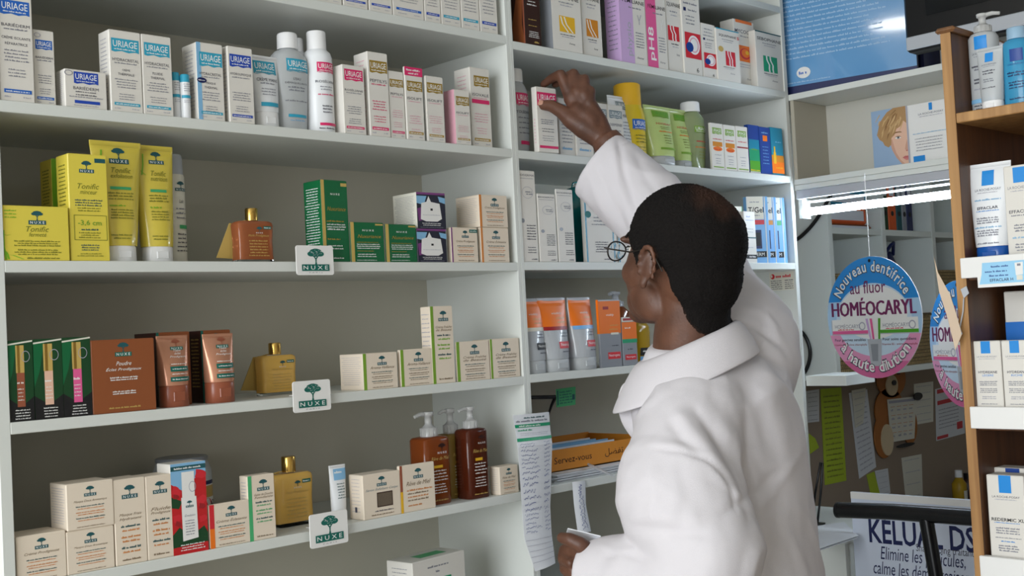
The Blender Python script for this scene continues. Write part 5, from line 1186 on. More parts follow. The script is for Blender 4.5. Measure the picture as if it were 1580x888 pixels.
# cables on the side panel of the office shelving
def cable(label, pts, r=.006):
    g = G(); P = [on(u, v, 0, xs[0] - .0075) for u, v in pts]; Q = []
    for i in range(len(P) - 1):
        for k in range(5):
            t = k / 5; p0 = P[max(i - 1, 0)]; p1 = P[i]; p2 = P[i + 1]; p3 = P[min(i + 2, len(P) - 1)]
            Q.append(.5 * ((2 * p1) + (p2 - p0) * t + (2 * p0 - 5 * p1 + 4 * p2 - p3) * t * t + (3 * p1 - p0 - 3 * p2 + p3) * t ** 3))
    Q.append(P[-1]); g.tube(Q, r, 'black_plastic', 8); return tag(g.build('power_cable'), label, 'cable')
cable('black cable slanting behind the strip lamp', [(1285, 296), (1262, 335), (1246, 355), (1228, 370), (1215, 372)])
cable('black cable curving down beside the end panel', [(1226, 505), (1240, 515), (1249, 535), (1249, 555), (1241, 575), (1228, 582)])
# notes on the office wall
YW = .5985
def note(name, label, poly, m, cat='note', design=None, lift=.0, th=.001):
    P = [on(u, v, 1, YW - lift) for u, v in poly]
    g = G(); n = len(P); vs = [tuple(p) for p in P] + [(p.x, p.y + th, p.z) for p in P]
    g.add(vs, [tuple(range(n - 1, -1, -1)), tuple(range(n, 2 * n))] + [(i, (i + 1) % n, n + (i + 1) % n, n + i) for i in range(n)], m)
    def f(u, v, e):
        t = P[0].lerp(P[1], u); b = P[3].lerp(P[2], u) if n == 4 else P[-1].lerp(P[2], u); p = t.lerp(b, v); return (p.x, p.y - e, p.z)
    F = Face(g, f, (P[1] - P[0]).length, (P[0] - P[3]).length)
    if design: design(F)
    return tag(g.build(name), label, cat)
def hand(n, m='grey_ink', seed=1, v0=.08, v1=.92):
    return lambda F: [F.lines(.5, v0 + (v1 - v0) * i / max(1, n - 1), .76, .02, m, seed + i) for i in range(n)]
note('paper_note', 'long yellow green note full of writing pinned on the office wall', [(1266, 600), (1298, 597), (1306, 741), (1273, 748)], 'sticky', design=hand(16, 'olive_ink'))
note('paper_note', 'white sheet at the left edge of the office wall', [(1244, 603), (1264, 600), (1264, 650), (1245, 652)], 'paper', design=hand(7))
note('paper_note', 'small olive sticky note low on the left of the office wall', [(1248, 668), (1258, 676), (1264, 690), (1250, 700)], 'sticky', lift=.002)
note('paper_note', 'long white list right of the yellow green note', [(1310, 606), (1338, 600), (1352, 720), (1326, 738)], 'paper', design=hand(14, 'pale_ink', 4))
note('paper_note', 'small pale slip overlapping the top of the long white list', [(1314, 602), (1336, 598), (1332, 652), (1320, 660)], 'ivory', design=hand(6, 'pale_ink', 9), lift=.003)
note('paper_note', 'narrow olive slip just above the white placard', [(1337, 732), (1349, 727), (1358, 762), (1345, 768)], 'sticky')
note('paper_note', 'small white slip beside the narrow olive one', [(1350, 726), (1370, 722), (1374, 760), (1358, 766)], 'paper', design=hand(5, 'pale_ink', 12))
note('paper_note', 'pale sheet curling off the wall under the calendar', [(1391, 706), (1422, 700), (1424, 766), (1398, 772)], 'ivory', design=hand(4, 'pale_ink', 15))
note('paper_note', 'faint white sheet right of the bear calendar', [(1410, 592), (1440, 588), (1440, 650), (1412, 655)], 'ivory', design=hand(6, 'pale_ink', 18))
def f_leaf(F): F.rect(.06, .02, .7, .1, 'red'); F.rect(.06, .24, .6, .32, 'red'); [F.lines(.45, .42 + i * .07, .7, .02, 'grey_ink', i) for i in range(6)]; F.rect(.72, .74, .92, .88, 'red'); F.rect(.02, .92, .4, .98, 'red')
note('wall_leaflet', 'white leaflet with red bars on the office wall', [(1443, 600), (1486, 590), (1489, 668), (1445, 680)], 'paper', 'leaflet', f_leaf)
# bear calendar
def bear():
    c = on(1385, 640, 1, YW - .002); rt = empty('bear_calendar', c); tag(rt, 'cut out teddy bear holding a calendar sheet on the office wall', 'calendar')
    k = on(1386, 640, 1, YW - .002).x - c.x; kz = c.z - on(1385, 641, 1, YW - .002).z
    def blob(cu, cv, ru, rv, m, dy, name=None, g=None):
        gg = g or G(); n = 24; p = on(cu, cv, 1, YW - .002) - c
        gg.slab([(p.x + ru * k * math.cos(2 * math.pi * i / n), p.z + rv * kz * math.sin(2 * math.pi * i / n)) for i in range(n)], 1, -dy, -dy + .004, m); return gg
    def one(nm, *a): blob(*a).build(nm, rt)
    g = G(); blob(1371, 632, 22, 34, 'bear_brown', .005, g=g); blob(1374, 585, 22, 28, 'bear_brown', .005, g=g); blob(1362, 672, 14, 34, 'bear_brown', .0055, g=g); blob(1402, 655, 12, 30, 'bear_brown', .0052, g=g); g.build('bear_body', rt)
    one('ear', 1356, 566, 8, 9, 'bear_brown', .0066); one('ear', 1392, 562, 8, 9, 'bear_brown', .0066)
    one('muzzle', 1373, 594, 9, 16, 'bear_cream', .010); one('paw', 1366, 678, 9, 24, 'bear_cream', .010)
    one('nose', 1375, 590, 3, 4, 'black', .0145); one('eye', 1366, 577, 1.8, 2.4, 'black', .0145); one('eye', 1382, 575, 1.8, 2.4, 'black', .0145); one('bow', 1411, 611, 7, 6, 'black', .0165); one('claw', 1392, 686, 14, 3, 'black', .0165)
    P = [on(u, v, 1, YW - .011) - c for u, v in ((1369, 616), (1414, 611), (1411, 676), (1375, 682))]
    g = G(); g.add([tuple(p) for p in P] + [(p.x, p.y + .001, p.z) for p in P], [(3, 2, 1, 0), (4, 5, 6, 7), (0, 1, 5, 4), (1, 2, 6, 5), (2, 3, 7, 6), (3, 0, 4, 7)], 'ivory')
    def f(u, v, e): t = P[0].lerp(P[1], u); b = P[3].lerp(P[2], u); p = t.lerp(b, v); return (p.x, p.y - e, p.z)
    F = Face(g, f, .09, .13); F.rect(.04, .04, .96, .1, 'pale_ink')
    for i in range(4):
        for j in range(4): F.rect(.08 + j * .22, .18 + i * .2, .24 + j * .22, .19 + i * .2, 'orange_ink'); F.lines(.16 + j * .22, .26 + i * .2, .14, .05, 'pale_ink', i * 4 + j)
    g.build('calendar_sheet', rt)
bear()
# desk with a bottle
mat('desk_grey', (120, 112, 100), .5)
zD = on(1482, 779, 1, .5).z
root = empty('office_desk', (2.3, .3, 0)); tag(root, 'plain desk against the back office wall', 'desk')
g = G(); g.rbox(-.9, -.25, zD - .03, 1.1, .28, zD, 'desk_grey', .002); g.build('desk_top', root)
for sx in (-.86, 1.02): g = G(); g.rbox(sx, -.24, 0, sx + .04, .27, zD - .0302, 'desk_grey', .002); g.build('leg', root)
b0 = on(1482, 779, 1, .5); hb = on(1482, 724, 1, .5).z - zD
bottle('oil_bottle', 'amber bottle with white cap on the office desk behind the display', 'bottle', None, Vector((b0.x, .5, zD + .0003)), [(0, .026, .026, 2), (.004, .028, .028, 2), (hb * .62, .028, .028, 2), (hb * .76, .015, .015, 2), (hb * .8, .012, .012, 2)], 'gel_yellow', lambda F: F.rect(.25, .3, .8, .7, 'ivory'), [('cap', [(hb * .8, .014, .014, 2), (hb, .014, .014, 2)], 'cap_white')], face=(0, hb * .62))
bottle('dark_bottle', 'dark small bottle beside the amber one on the office desk', 'bottle', None, Vector((b0.x + .075, .5, zD + .0003)), [(0, .026, .026, 2), (.004, .028, .028, 2), (hb * .55, .028, .028, 2), (hb * .7, .014, .014, 2)], 'dark_brown', None, [('cap', [(hb * .7, .015, .015, 2), (hb * .85, .015, .015, 2)], 'black_plastic')])

# ------------------------------------------------------------------ counter things
zc = .9512
def onz(u, v, z=zc): return on(u, v, 2, z)
# papers lying at the counter end
P = [at(1248, 806, 2.62), at(1305, 805, 2.66), at(1321, 825, 2.58), at(1262, 846, 2.5)]
zp = 1.0304
# the stack of sheets hangs over the end of the counter
Q = [Vector((XF + .02, -.215, zc)), Vector((XF + .26, -.215, zc)), Vector((XF + .26, -.34, zc)), Vector((XF + .0, -.34, zc))]
g = G(); rnd = random.Random(2)
pA, pB, pC, pD = [on(u, v, 2, .957) for u, v in ((1250, 812), (1300, 805), (1322, 826), (1250, 850))]
for i in range(4):
    o_ = Vector((rnd.uniform(-.008, .008), rnd.uniform(-.008, .008), .0016 * i + zc - .957 + .0004)); vs = [p + o_ for p in (pA, pB, pC, pD)]; vs += [v + Vector((0, 0, .001)) for v in vs]
    g.add(vs, [(3, 2, 1, 0), (4, 5, 6, 7), (0, 1, 5, 4), (1, 2, 6, 5), (2, 3, 7, 6), (3, 0, 4, 7)], 'paper')
tag(g.build('paper_sheets'), 'loose white sheets lying at the end of the corner counter', 'papers')
# black wire stand
XW = XF + .03; b_ = on(1259, 806, 0, XW); t_ = on(1267, 713, 0, XW); b_.z = zc
g = G(); g.tube([b_ + Vector((0, .012, .003)), b_.lerp(t_, .5) + Vector((0, .010, 0)), t_ + Vector((0, .002, 0)), t_ + Vector((0, -.004, -.001)), b_.lerp(t_, .5) + Vector((0, -.006, 0)), b_ + Vector((0, -.004, .003))], .003, 'black_plastic', 8)
g.box(XW - .02, b_.y - .015, zc, XW + .02, b_.y + .02, zc + .004, 'black_plastic')
tag(g.build('wire_stand'), 'thin black wire stand behind the coat on the counter', 'stand')

# placard with dark blue lettering
XS = XF - .055
sl = on(1312, 758, 0, XS); sr = on(1506, 781, 0, XS); sb = on(1325, 888, 0, XS)
yl, yr = sl.y, sr.y - .06; zt = sl.z; zb = zt - .36
wS = yl - yr; hS = zt - zb
root = empty('advertising_placard', (XS, (yl + yr) / 2, zb)); tag(root, 'white placard with dark blue lettering behind the black rail', 'placard')
g = G(); g.rbox(0, -wS / 2, 0, .008, wS / 2, hS, 'paper_cool' if mat('paper_cool', (212, 220, 236), .45) is None else 'paper_cool', .001)
F = Face(g, lambda u, v, e: (-e, wS / 2 - u * wS, (1 - v) * hS), wS, hS)
def uv(u, v): p = on(u, v, 0, XS); return (yl - p.y) / wS, (zt - p.z) / hS
F.rect(.0, .0, 1, .045, 'white')
def put(t, u0, va, vb, u1, m, bold=0, shear=0):
    (a, b), (_, d2) = uv(u0, va), uv(u0, vb); c2 = uv(u1, va)[0]; F.text(t, (a + c2) / 2, (b + d2) / 2, abs(c2 - a), abs(d2 - b), m, bold, shear)
put('KÉLUAL DS', 1339, 790, 836, 1503, 'navy', .02)
put('Shampooing traitant', 1413, 838, 853, 1502, 'ink')
put('Elimine les pellicules,', 1358, 842, 868, 1488, 'navy', 0, .2)
put('calme les démangeaisons', 1347, 864, 890, 1502, 'navy', 0, .2)
g.build('board', root)
g = G(); g.slab([(XS + .0085, 0), (XS + .05, 0), (XS + .0085, hS * .6)], 1, -.05, .05, 'paper') if 0 else g.add([(.0085, -.05, 0), (.05, -.05, 0), (.0085, -.05, hS * .6), (.0085, .05, 0), (.05, .05, 0), (.0085, .05, hS * .6)], [(0, 1, 2), (5, 4, 3), (0, 3, 4, 1), (1, 4, 5, 2), (2, 5, 3, 0)], 'paper'); g.build('easel_back', root)
PLACARD_Z = zb
# little table carrying the placard
g0 = zb
root = empty('side_table', (XS + .01, (yl + yr) / 2, 0)); tag(root, 'low white stand under the placard', 'table')
g = G(); g.rbox(-.12, -wS / 2 - .02, g0 - .02, .04, wS / 2 + .02, g0 - .0003, 'shelf_white', .002); g.build('table_top', root)
for sx in (-.11, .015):
    for sy in (-wS / 2, wS / 2 - .02): g = G(); g.rbox(sx, sy, 0, sx + .02, sy + .02, g0 - .0202, 'shelf_white', .002); g.build('leg', root)

# black T shaped rail stand
XR_ = .62
bl = on(1293, 786, 0, XR_); br_ = on(1505, 798, 0, XR_); pc = on(1429, 800, 0, XR_); pb = on(1444, 888, 0, XR_)
root = empty('rail_stand', (XR_, pc.y, 0)); tag(root, 'black tubular T shaped rail stand before the placard', 'stand')
D_ = (bl - CAM).dot(FW); rr = 12 / FOCAL * D_
def loc_(p): return Vector((p.x - XR_, p.y - pc.y, p.z))
e_ = (br_ - bl).normalized()
g = G(); A = loc_(bl); B = loc_(br_) + Vector((0, -.12, 0)); g.tube([A, A.lerp(B, .3) + Vector((0, 0, .003)), A.lerp(B, .6) + Vector((0, 0, .002)), B], rr, 'black_metal', 24); g.build('rail', root)
g = G(); g.tube([A + Vector((0, .0015, 0)), A + Vector((0, -.004, 0))], rr * 1.03, 'black_plastic', 24); g.build('end_cap', root)
g = G(); p1 = loc_(pc); p2 = loc_(pb); low = p1 + (p2 - p1) * (p1.z - .03) / (p1.z - p2.z)
g.tube([p1, p1.lerp(low, .5), Vector((low.x, low.y, .02))], rr * .86, 'black_metal', 20); g.build('post', root)
g = G(); g.vessel([(0, .19, .19, 2), (.012, .19, .19, 2), (.022, .15, .15, 2), (.03, .03, .03, 2)], 'black_metal', 36, low.x, low.y); g.build('foot', root)

# ------------------------------------------------------------------ wooden display on the right
wood('oak', (140, 98, 54), (186, 142, 88)); wood('oak_dark', (104, 70, 42), (138, 96, 58)); wood('dark_wood', (74, 48, 30), (104, 66, 40))
XG, YG = .305, -.745
# panel edge line
gt = on(1463, 50, 0, XG); 
root = empty('wooden_display', (XG, YG, 0)); tag(root, 'oak display rack at the right edge stocked with skincare', 'shelves')
def w_at(u, v): return on(u, v, 0, XG)
yp = w_at(1482, 420).y; pth = .018; GD = .30; GW = .62
gz = {'top': gt.z}
def gp(name, b, m='oak', bev=.0015):
    g = G(); x0, y0, z0, x1, y1, z1 = b; g.rbox(x0 - XG, y0 - YG, z0, x1 - XG, y1 - YG, z1, m, bev); return g.build(name, root)
ztop = gt.z
gp('side_panel', (XG + .001, yp - pth / 2, 0, XG + GD, yp + pth / 2, ztop), 'dark_wood')  # panel faces are a darker brown than the front edge
gp('edge_band', (XG, yp - pth / 2, 0, XG + .0009, yp + pth / 2, ztop), 'oak', .0003)
gp('side_panel', (XG, yp - GW, 0, XG + GD, yp - GW + pth, ztop))
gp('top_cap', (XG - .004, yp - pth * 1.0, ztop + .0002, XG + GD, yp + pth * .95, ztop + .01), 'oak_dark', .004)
gp('back_panel', (XG + GD - .012, yp - GW + pth, .05, XG + GD, yp - pth / 2, ztop - .06), 'dark_wood')
zs1 = w_at(1490, 172).z; zs2 = w_at(1500, 397).z; zs3 = w_at(1520, 627).z; zs4 = w_at(1535, 858).z
yin = yp - pth / 2 - .0002; yo = yp - GW + pth + .0002
gp('shelf', (XG, yo, zs1 - .017, XG + GD - .012, yin, zs1))
RAIL = .036
for z, hi in ((zs2, .034), (zs3, .036), (zs4, .036)):
    gp('shelf', (XG + .008, yo, z - hi - .004, XG + GD - .012, yin, z - .012), 'dark_wood')
    gp('price_rail', (XG - .006, yo, z - hi, XG + .0075, yp - .003, z), 'white', .001)
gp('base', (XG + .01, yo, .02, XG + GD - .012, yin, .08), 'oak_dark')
ROT = -math.pi / 2
def gplace(ul, ur, vt, z, x):
    """front faces on plane X = x, seen from the shop"""
    Y = bis(lambda y: px((x, y, z))[0], -2.0, .5, ul); Y2 = bis(lambda y: px((x, y, z))[0], -2.0, .5, ur)
    h = bis(lambda t: px((x, (Y + Y2) / 2, z + t))[1], 0, .5, vt)
    return Vector((x, (Y + Y2) / 2, z)), Y - Y2, h
def lrp(F, x, y, w, h, ink='grey_ink', tw=.62, th=.03):
    F.rect(x - w / 2, y, x + w / 2, y + h, 'lrp_blue'); F.text('LA ROCHE-POSAY', x, y + h + .05, tw, th, ink); F.lines(x, y + h + .085, tw * .8, .012, 'pale_ink', 2)
# pump bottle
loc, w, h = gplace(1478, 1521, 52, zs1 + .0003, XG + .05); loc.y = min(loc.y, yp - pth / 2 - w / 2 - .001)
H = bis(lambda t: px(loc + Vector((0, 0, t)))[1], 0, .4, 19)
def f_pb(F): lrp(F, .56, .06, .42, .16); F.lines(.55, .42, .7, .03, 'ink', 3); F.lines(.55, .46, .5, .025, 'grey_ink', 4); F.para(.55, .58, .6, .04, 2, .028, 'ink', 5, .1); F.lines(.5, .7, .5, .02, 'pale_ink', 6); F.rect(.08, .82, .92, .87, 'sky'); F.para(.5, .9, .6, .04, 2, .018, 'ink', 8)
b = bottle('pump_bottle', 'translucent white pump bottle with a blue square on the oak display', 'bottle', None, loc + Vector((w * .4, 0, 0)), [(0, w * .46, w * .4, 2.4), (.003, w / 2, w * .42, 2.4), (h * .93, w * .5, w * .42, 2.4), (h * .98, w * .42, w * .36, 2.2), (h, w * .24, w * .24, 2)], 'frosted', f_pb, rot=ROT)
pump_head(b, h, w * .29, H - h, 'pump_clear', w * .62, 1)
loc, w, h = gplace(1508, 1549, 72, zs1 + .0003, XG + .03)
def f_tb(F): lrp(F, .5, .1, .3, .17, tw=.56); F.para(.5, .44, .5, .05, 2, .025, 'ink', 3); F.para(.5, .6, .46, .04, 2, .02, 'grey_ink', 5); F.lines(.5, .76, .5, .02, 'ink', 6)
squeeze_tube('gel_tube', 'clear small tube with a blue square between the pump and blue bottle', 'tube', None, loc + Vector((.012, 0, 0)), h, w, w * .78, 'frosted', 'cap_white', f_tb, .15, rot=ROT)
loc, w, h = gplace(1545, 1592, 40, zs1 + .0003, XG + .04)
def f_bb(F): F.rect(.4, .16, .8, .34, 'royal'); F.text('LA ROCHE-POSAY', .56, .38, .5, .025, 'royal'); F.para(.56, .5, .6, .04, 2, .028, 'navy', 3); F.para(.56, .64, .6, .04, 3, .024, 'navy', 5); F.lines(.56, .88, .5, .02, 'navy', 7)
bottle('lotion_bottle', 'translucent bright blue bottle at the right edge of the photo', 'bottle', None, loc + Vector((w * .4, 0, 0)), [(0, w * .46, w * .4, 2.3), (.003, w / 2, w * .42, 2.3), (h * .78, w / 2, w * .42, 2.3), (h * .83, w * .4, w * .36, 2.2), (h * .85, w * .3, w * .28, 2)], 'gel_blue', f_bb, [('cap', cap_prof(h * .85, w * .32, h * .15), 'mist_cap' if mat('mist_cap', (170, 206, 232), .3, trans=.3) is None else 'mist_cap')], rot=ROT)
# effaclar row
zr = zs2 - .0118
loc, w, h = gplace(1492, 1561, 250, zr, XG + .02)
def f_ef(F): lrp(F, .5, .09, .27, .18, tw=.58, th=.03); F.lines(.5, .44, .6, .02, 'sky', 2); F.text('EFFACLAR', .5, .54, .46, .034, 'ink', .012); F.lines(.5, .575, .5, .012, 'lrp_blue', 3); F.para(.5, .66, .5, .028, 3, .018, 'grey_ink', 4, .1); F.lines(.5, .77, .6, .02, 'sky', 6); F.para(.5, .81, .5, .028, 3, .018, 'grey_ink', 7, .1); F.lines(.5, .96, .5, .018, 'grey_ink', 9)
mat('cap_blue', (30, 92, 176), .2, trans=.2)
squeeze_tube('cleansing_tube', 'large white tube with blue cap and blue square on the display', 'tube', None, loc + Vector((.024, 0, 0)), h, w, w * .74, 'tube_white', 'cap_blue', f_ef, .17, rot=ROT)
def gbox(label, ul, ur, vt, z, x, d, front, base='card', cut=None, name='product_carton', group=None):
    loc, w, h = gplace(ul, ur, vt, z, x)
    o = carton(name, label, 'box', group, (loc, w, d, h), base, front, None, ROT); return o
def f_efb(F): lrp(F, .5, .02, .46, .16, tw=.8); F.text('EFFACLAR H', .5, .48, .8, .034, 'ink', .012); F.lines(.5, .52, .7, .014, 'grey_ink', 3); F.para(.5, .62, .6, .03, 3, .018, 'grey_ink', 4); F.lines(.5, .75, .7, .02, 'sky', 6); F.para(.5, .82, .6, .03, 3, .018, 'grey_ink', 7)
gbox('white carton with a blue square right of the blue capped tube, cut by the frame', 1557, 1612, 254, zr, XG + .025, .04, f_efb)
# price card
a = on(1506, 403, 0, XG - .008); a2 = on(1596, 398, 0, XG - .008); hh = .0335 * 1.15
g = G(); wv = a.y - a2.y; hv = a.z - on(1506, 444, 0, XG - .008).z; g.box(-.0008, -wv, -hv, 0, 0, 0, 'white')
F = Face(g, lambda u, v, e: (-.0008 - e, -u * wv, -v * hv), wv, hv); F.poly([(.1, .08), (1, .08), (1, .88), (.03, .88), (.08, .5)], 'price_sky' if mat('price_sky', (150, 204, 236), .4) is None else 'price_sky'); F.lines(.4, .24, .3, .07, 'royal', 2); F.lines(.34, .42, .4, .07, 'royal', 3); F.lines(.38, .58, .34, .07, 'royal', 4); F.text('EFFACLAR H', .42, .75, .4, .11, 'navy', .012); F.poly([(.66, .16), (.8, .14), (.79, .6), (.67, .62)], 'white'); F.rect(.68, .62, .78, .8, 'ivory'); F.rect(.7, .2, .76, .28, 'grey_ink')
tag(g.build('price_card', None, (XG - .0062, a.y, a.z)), 'pale blue advertising card taped onto the display rail', 'card')
# hydreane row
zr = zs3 - .0118
def f_hyd(word):
    def f(F): F.rect(.3, .0, .64, .17, 'lrp_blue'); F.text('LA ROCHE-POSAY', .5, .215, .72, .022, 'grey_ink'); F.lines(.5, .245, .6, .01, 'pale_ink', 1); F.text('HYDREANE', .5, .43, .68, .034, 'ink', .012); F.text(word, .5, .475, .4, .028, 'lrp_blue'); F.para(.5, .56, .66, .024, 3, .014, 'grey_ink', 3, .1); F.para(.5, .66, .66, .024, 3, .014, 'grey_ink', 6, .1); F.para(.5, .77, .56, .026, 2, .014, 'pale_ink', 9); F.lines(.5, .87, .6, .012, 'grey_ink', 12)
    return f
gbox('white cream carton with blue top stripe, left of a matching pair', 1507, 1550, 526, zr, XG + .012, .035, f_hyd('LEGERE'))
gbox('white cream carton with blue top stripe, right of a matching pair', 1551.5, 1595, 525, zr, XG + .012, .035, f_hyd('RICHE'))
gbox('white and bright blue carton standing behind the matching pair', 1560, 1640, 448, zr, XG + .11, .06, lambda F: F.rect(0, .26, 1, 1, 'lrp_deep'), 'card') if mat('lrp_deep', (26, 110, 196), .35) else None
# redermic row
zr = zs4 - .0118
def f_red(F): F.rect(.33, .0, .66, .2, 'lrp_blue'); F.text('LA ROCHE-POSAY', .5, .245, .74, .024, 'ink'); F.lines(.5, .275, .6, .012, 'pale_ink', 1); F.text('REDERMIC XL', .52, .505, .88, .038, 'black', .014); F.lines(.5, .54, .7, .01, 'lrp_blue', 2); F.para(.5, .6, .66, .028, 3, .018, 'grey_ink', 3, .1); F.lines(.5, .71, .7, .012, 'grey_ink', 5); F.lines(.5, .75, .4, .014, 'lrp_blue', 6); F.para(.5, .8, .56, .028, 3, .018, 'grey_ink', 7, .1)
gbox('large white carton with blue top stripe on the lowest display shelf in view', 1530, 1588, 733, zr, XG + .012, .04, f_red)
gbox('white carton with a blue edge stripe behind the largest white one', 1541, 1600, 722, zr, XG + .06, .04, lambda F: F.rect(.33, 0, .7, .3, 'royal'))
# torn label dangling at the panel
g = G(); Pt = [on(u, v, 0, XG - .02) for u, v in ((1441, 396), (1447, 420), (1466, 455), (1474, 480), (1484, 515), (1474, 540), (1462, 490), (1449, 450))]
vs = [tuple(p) for p in Pt] + [(p.x + .0012, p.y, p.z) for p in Pt]; n = len(Pt); g.add(vs, [tuple(range(n - 1, -1, -1)), tuple(range(n, 2 * n))] + [(i, (i + 1) % n, n + (i + 1) % n, n + i) for i in range(n)], 'torn_card' if mat('torn_card', (206, 184, 160), .7) is None else 'torn_card')
Pt2 = [on(u, v, 0, XG - .004) for u, v in ((1482, 446), (1491, 441), (1495, 452), (1487, 460))]
vs = [tuple(p) for p in Pt2] + [(p.x + .0012, p.y, p.z) for p in Pt2]; n = 4; g.add(vs, [(3, 2, 1, 0), (4, 5, 6, 7), (0, 1, 5, 4), (1, 2, 6, 5), (2, 3, 7, 6), (3, 0, 4, 7)], 'silver')
g.tube([Pt2[3], on(1486, 480, 0, XG - .003), on(1481, 505, 0, XG - .012), Pt[4]], .0012, 'silver', 6)
tag(g.build('torn_label'), 'torn strip of beige card dangling from the oak display edge', 'label')

# ceiling lamp whose reflection shows in the blue poster
nP = Vector((-math.cos(PHI), -math.sin(PHI), 0)); dr_ = ray(1388, 34); p = CAM + dr_ * ((Vector((XP, 0, 0)) - CAM).dot(nP) / dr_.dot(nP)); d = dr_ - nP * (2 * dr_.dot(nP)); t = (2.94 - p.z) / d.z; c = p + d * t
root = empty('ceiling_light', (c.x, c.y, 2.95)); tag(root, 'round white ceiling light mirrored in the blue poster', 'lamp')
mat('lamp_glow', (255, 250, 240), .5, emit=20.0)
g = G(); g.vessel([(-.012, .15, .15, 2), (-.0001, .15, .15, 2)], 'lamp_glow', 40); g.build('diffuser', root)
g = G(); g.vessel([(-.02, .165, .165, 2), (-.0002, .175, .175, 2)], 'white', 40, cap=False); g.vessel([(-.0002, .153, .153, 2), (-.02, .153, .153, 2)], 'white', 40, cap=False); g.build('ring', root)

# ------------------------------------------------------------------ the man in the white coat
from mathutils import noise as mnoise
def skin_mat():
    m = bpy.data.materials.new('skin'); m.use_nodes = True; nt = m.node_tree; b = nt.nodes['Principled BSDF']
    tc = nt.nodes.new('ShaderNodeTexCoord'); n = nt.nodes.new('ShaderNodeTexNoise'); n.inputs['Scale'].default_value = 28; n.inputs['Detail'].default_value = 5
    cr = nt.nodes.new('ShaderNodeValToRGB'); cr.color_ramp.elements[0].position = .3; cr.color_ramp.elements[1].position = .75
    cr.color_ramp.elements[0].color = tuple(lin(c) for c in (80, 50, 36)) + (1,); cr.color_ramp.elements[1].color = tuple(lin(c) for c in (104, 67, 49)) + (1,)
    n2 = nt.nodes.new('ShaderNodeTexNoise'); n2.inputs['Scale'].default_value = 260; n2.inputs['Detail'].default_value = 3
    bp = nt.nodes.new('ShaderNodeBump'); bp.inputs['Strength'].default_value = .25; bp.inputs['Distance'].default_value = .0015
    nt.links.new(tc.outputs['Object'], n.inputs['Vector']); nt.links.new(tc.outputs['Object'], n2.inputs['Vector']); nt.links.new(n.outputs['Fac'], cr.inputs['Fac']); nt.links.new(cr.outputs['Color'], b.inputs['Base Color']); nt.links.new(n2.outputs['Fac'], bp.inputs['Height']); nt.links.new(bp.outputs['Normal'], b.inputs['Normal'])
    b.inputs['Roughness'].default_value = .5; b.inputs['Subsurface Weight'].default_value = .05; b.inputs['Subsurface Radius'].default_value = (.01, .004, .002)
    MATS['skin'] = m
skin_mat()
mat('hair_black', (24, 20, 18), .85, spec=.25, bump=1.0, bscale=420)
mat('coat_cloth', (210, 206, 210), .8, spec=.2, noise=.02, nscale=30, bump=.25, bscale=900)
mat('trouser_cloth', (44, 46, 54), .85, bump=.2, bscale=700); mat('shoe_leather', (26, 22, 20), .35); mat('eye_white', (220, 214, 204), .2); mat('iris', (40, 24, 16), .15); mat('nail', (186, 138, 118), .35); mat('glasses_metal', (60, 56, 52), .3, metal=.8); mat('lens_glass', (240, 244, 246), .02, trans=1.0, ior=1.03)

def loft(g, rings, m, n=28, cap=True):
    """rings: (centre, half axis u, half axis v)"""
    vs = []
    for c, a, b in rings:
        c, a, b = Vector(c), Vector(a), Vector(b)
        for i in range(n):
            t = 2 * math.pi * i / n; vs.append(c + a * math.cos(t) + b * math.sin(t))
    fs = []
    for r in range(len(rings) - 1):
        for i in range(n): j = (i + 1) % n; fs.append((r * n + i, r * n + j, (r + 1) * n + j, (r + 1) * n + i))
    fs.append(tuple(range(n - 1, -1, -1))); k = (len(rings) - 1) * n; fs.append(tuple(range(k, k + n)))
    g.add(vs, fs, m, True)
def ball(g, c, ax, m, n=20, k=12):
    """ellipsoid from three half-axis vectors"""
    c = Vector(c); a, b, d = [Vector(x) for x in ax]; rings = []
    for i in range(1, k):
        t = math.pi * i / k; rings.append((c - d * math.cos(t), a * math.sin(t), b * math.sin(t)))
    loft(g, rings, m, n)
def chain(g, pts, rs, m='skin', n=14):
    for i, (p, r) in enumerate(zip(pts, rs)):
        ball(g, p, ((r, 0, 0), (0, r, 0), (0, 0, r)), m, 14, 10)
        if i:
            q = Vector(pts[i - 1]); p = Vector(p); d = (p - q)
            if d.length < 1e-5: continue
            u = d.orthogonal().normalized(); w = d.normalized().cross(u); loft(g, [(q, u * rs[i - 1], w * rs[i - 1]), (p, u * r, w * r)], m, n)
def limb(g, pts, rs, m, flat=1.0, sub=4, n=28):
    """smooth tube through points with radii (Catmull-Rom)"""
    P = [Vector(p) for p in pts]; C = []; Rr = []
    for i in range(len(P) - 1):
        p0, p1, p2, p3 = P[max(i - 1, 0)], P[i], P[i + 1], P[min(i + 2, len(P) - 1)]
        for k in range(sub):
            t = k / sub; C.append(.5 * ((2 * p1) + (p2 - p0) * t + (2 * p0 - 5 * p1 + 4 * p2 - p3) * t * t + (3 * p1 - p0 - 3 * p2 + p3) * t ** 3)); Rr.append(rs[i] + (rs[i + 1] - rs[i]) * (t * t * (3 - 2 * t)))
    C.append(P[-1]); Rr.append(rs[-1]); rings = []; prev = None
    for i, c in enumerate(C):
        t = (C[min(i + 1, len(C) - 1)] - C[max(i - 1, 0)]).normalized()
        u = t.orthogonal().normalized() if prev is None else (prev - t * prev.dot(t)).normalized(); prev = u; rings.append((c, u * Rr[i], t.cross(u) * Rr[i]))
    loft(g, rings, m, n)
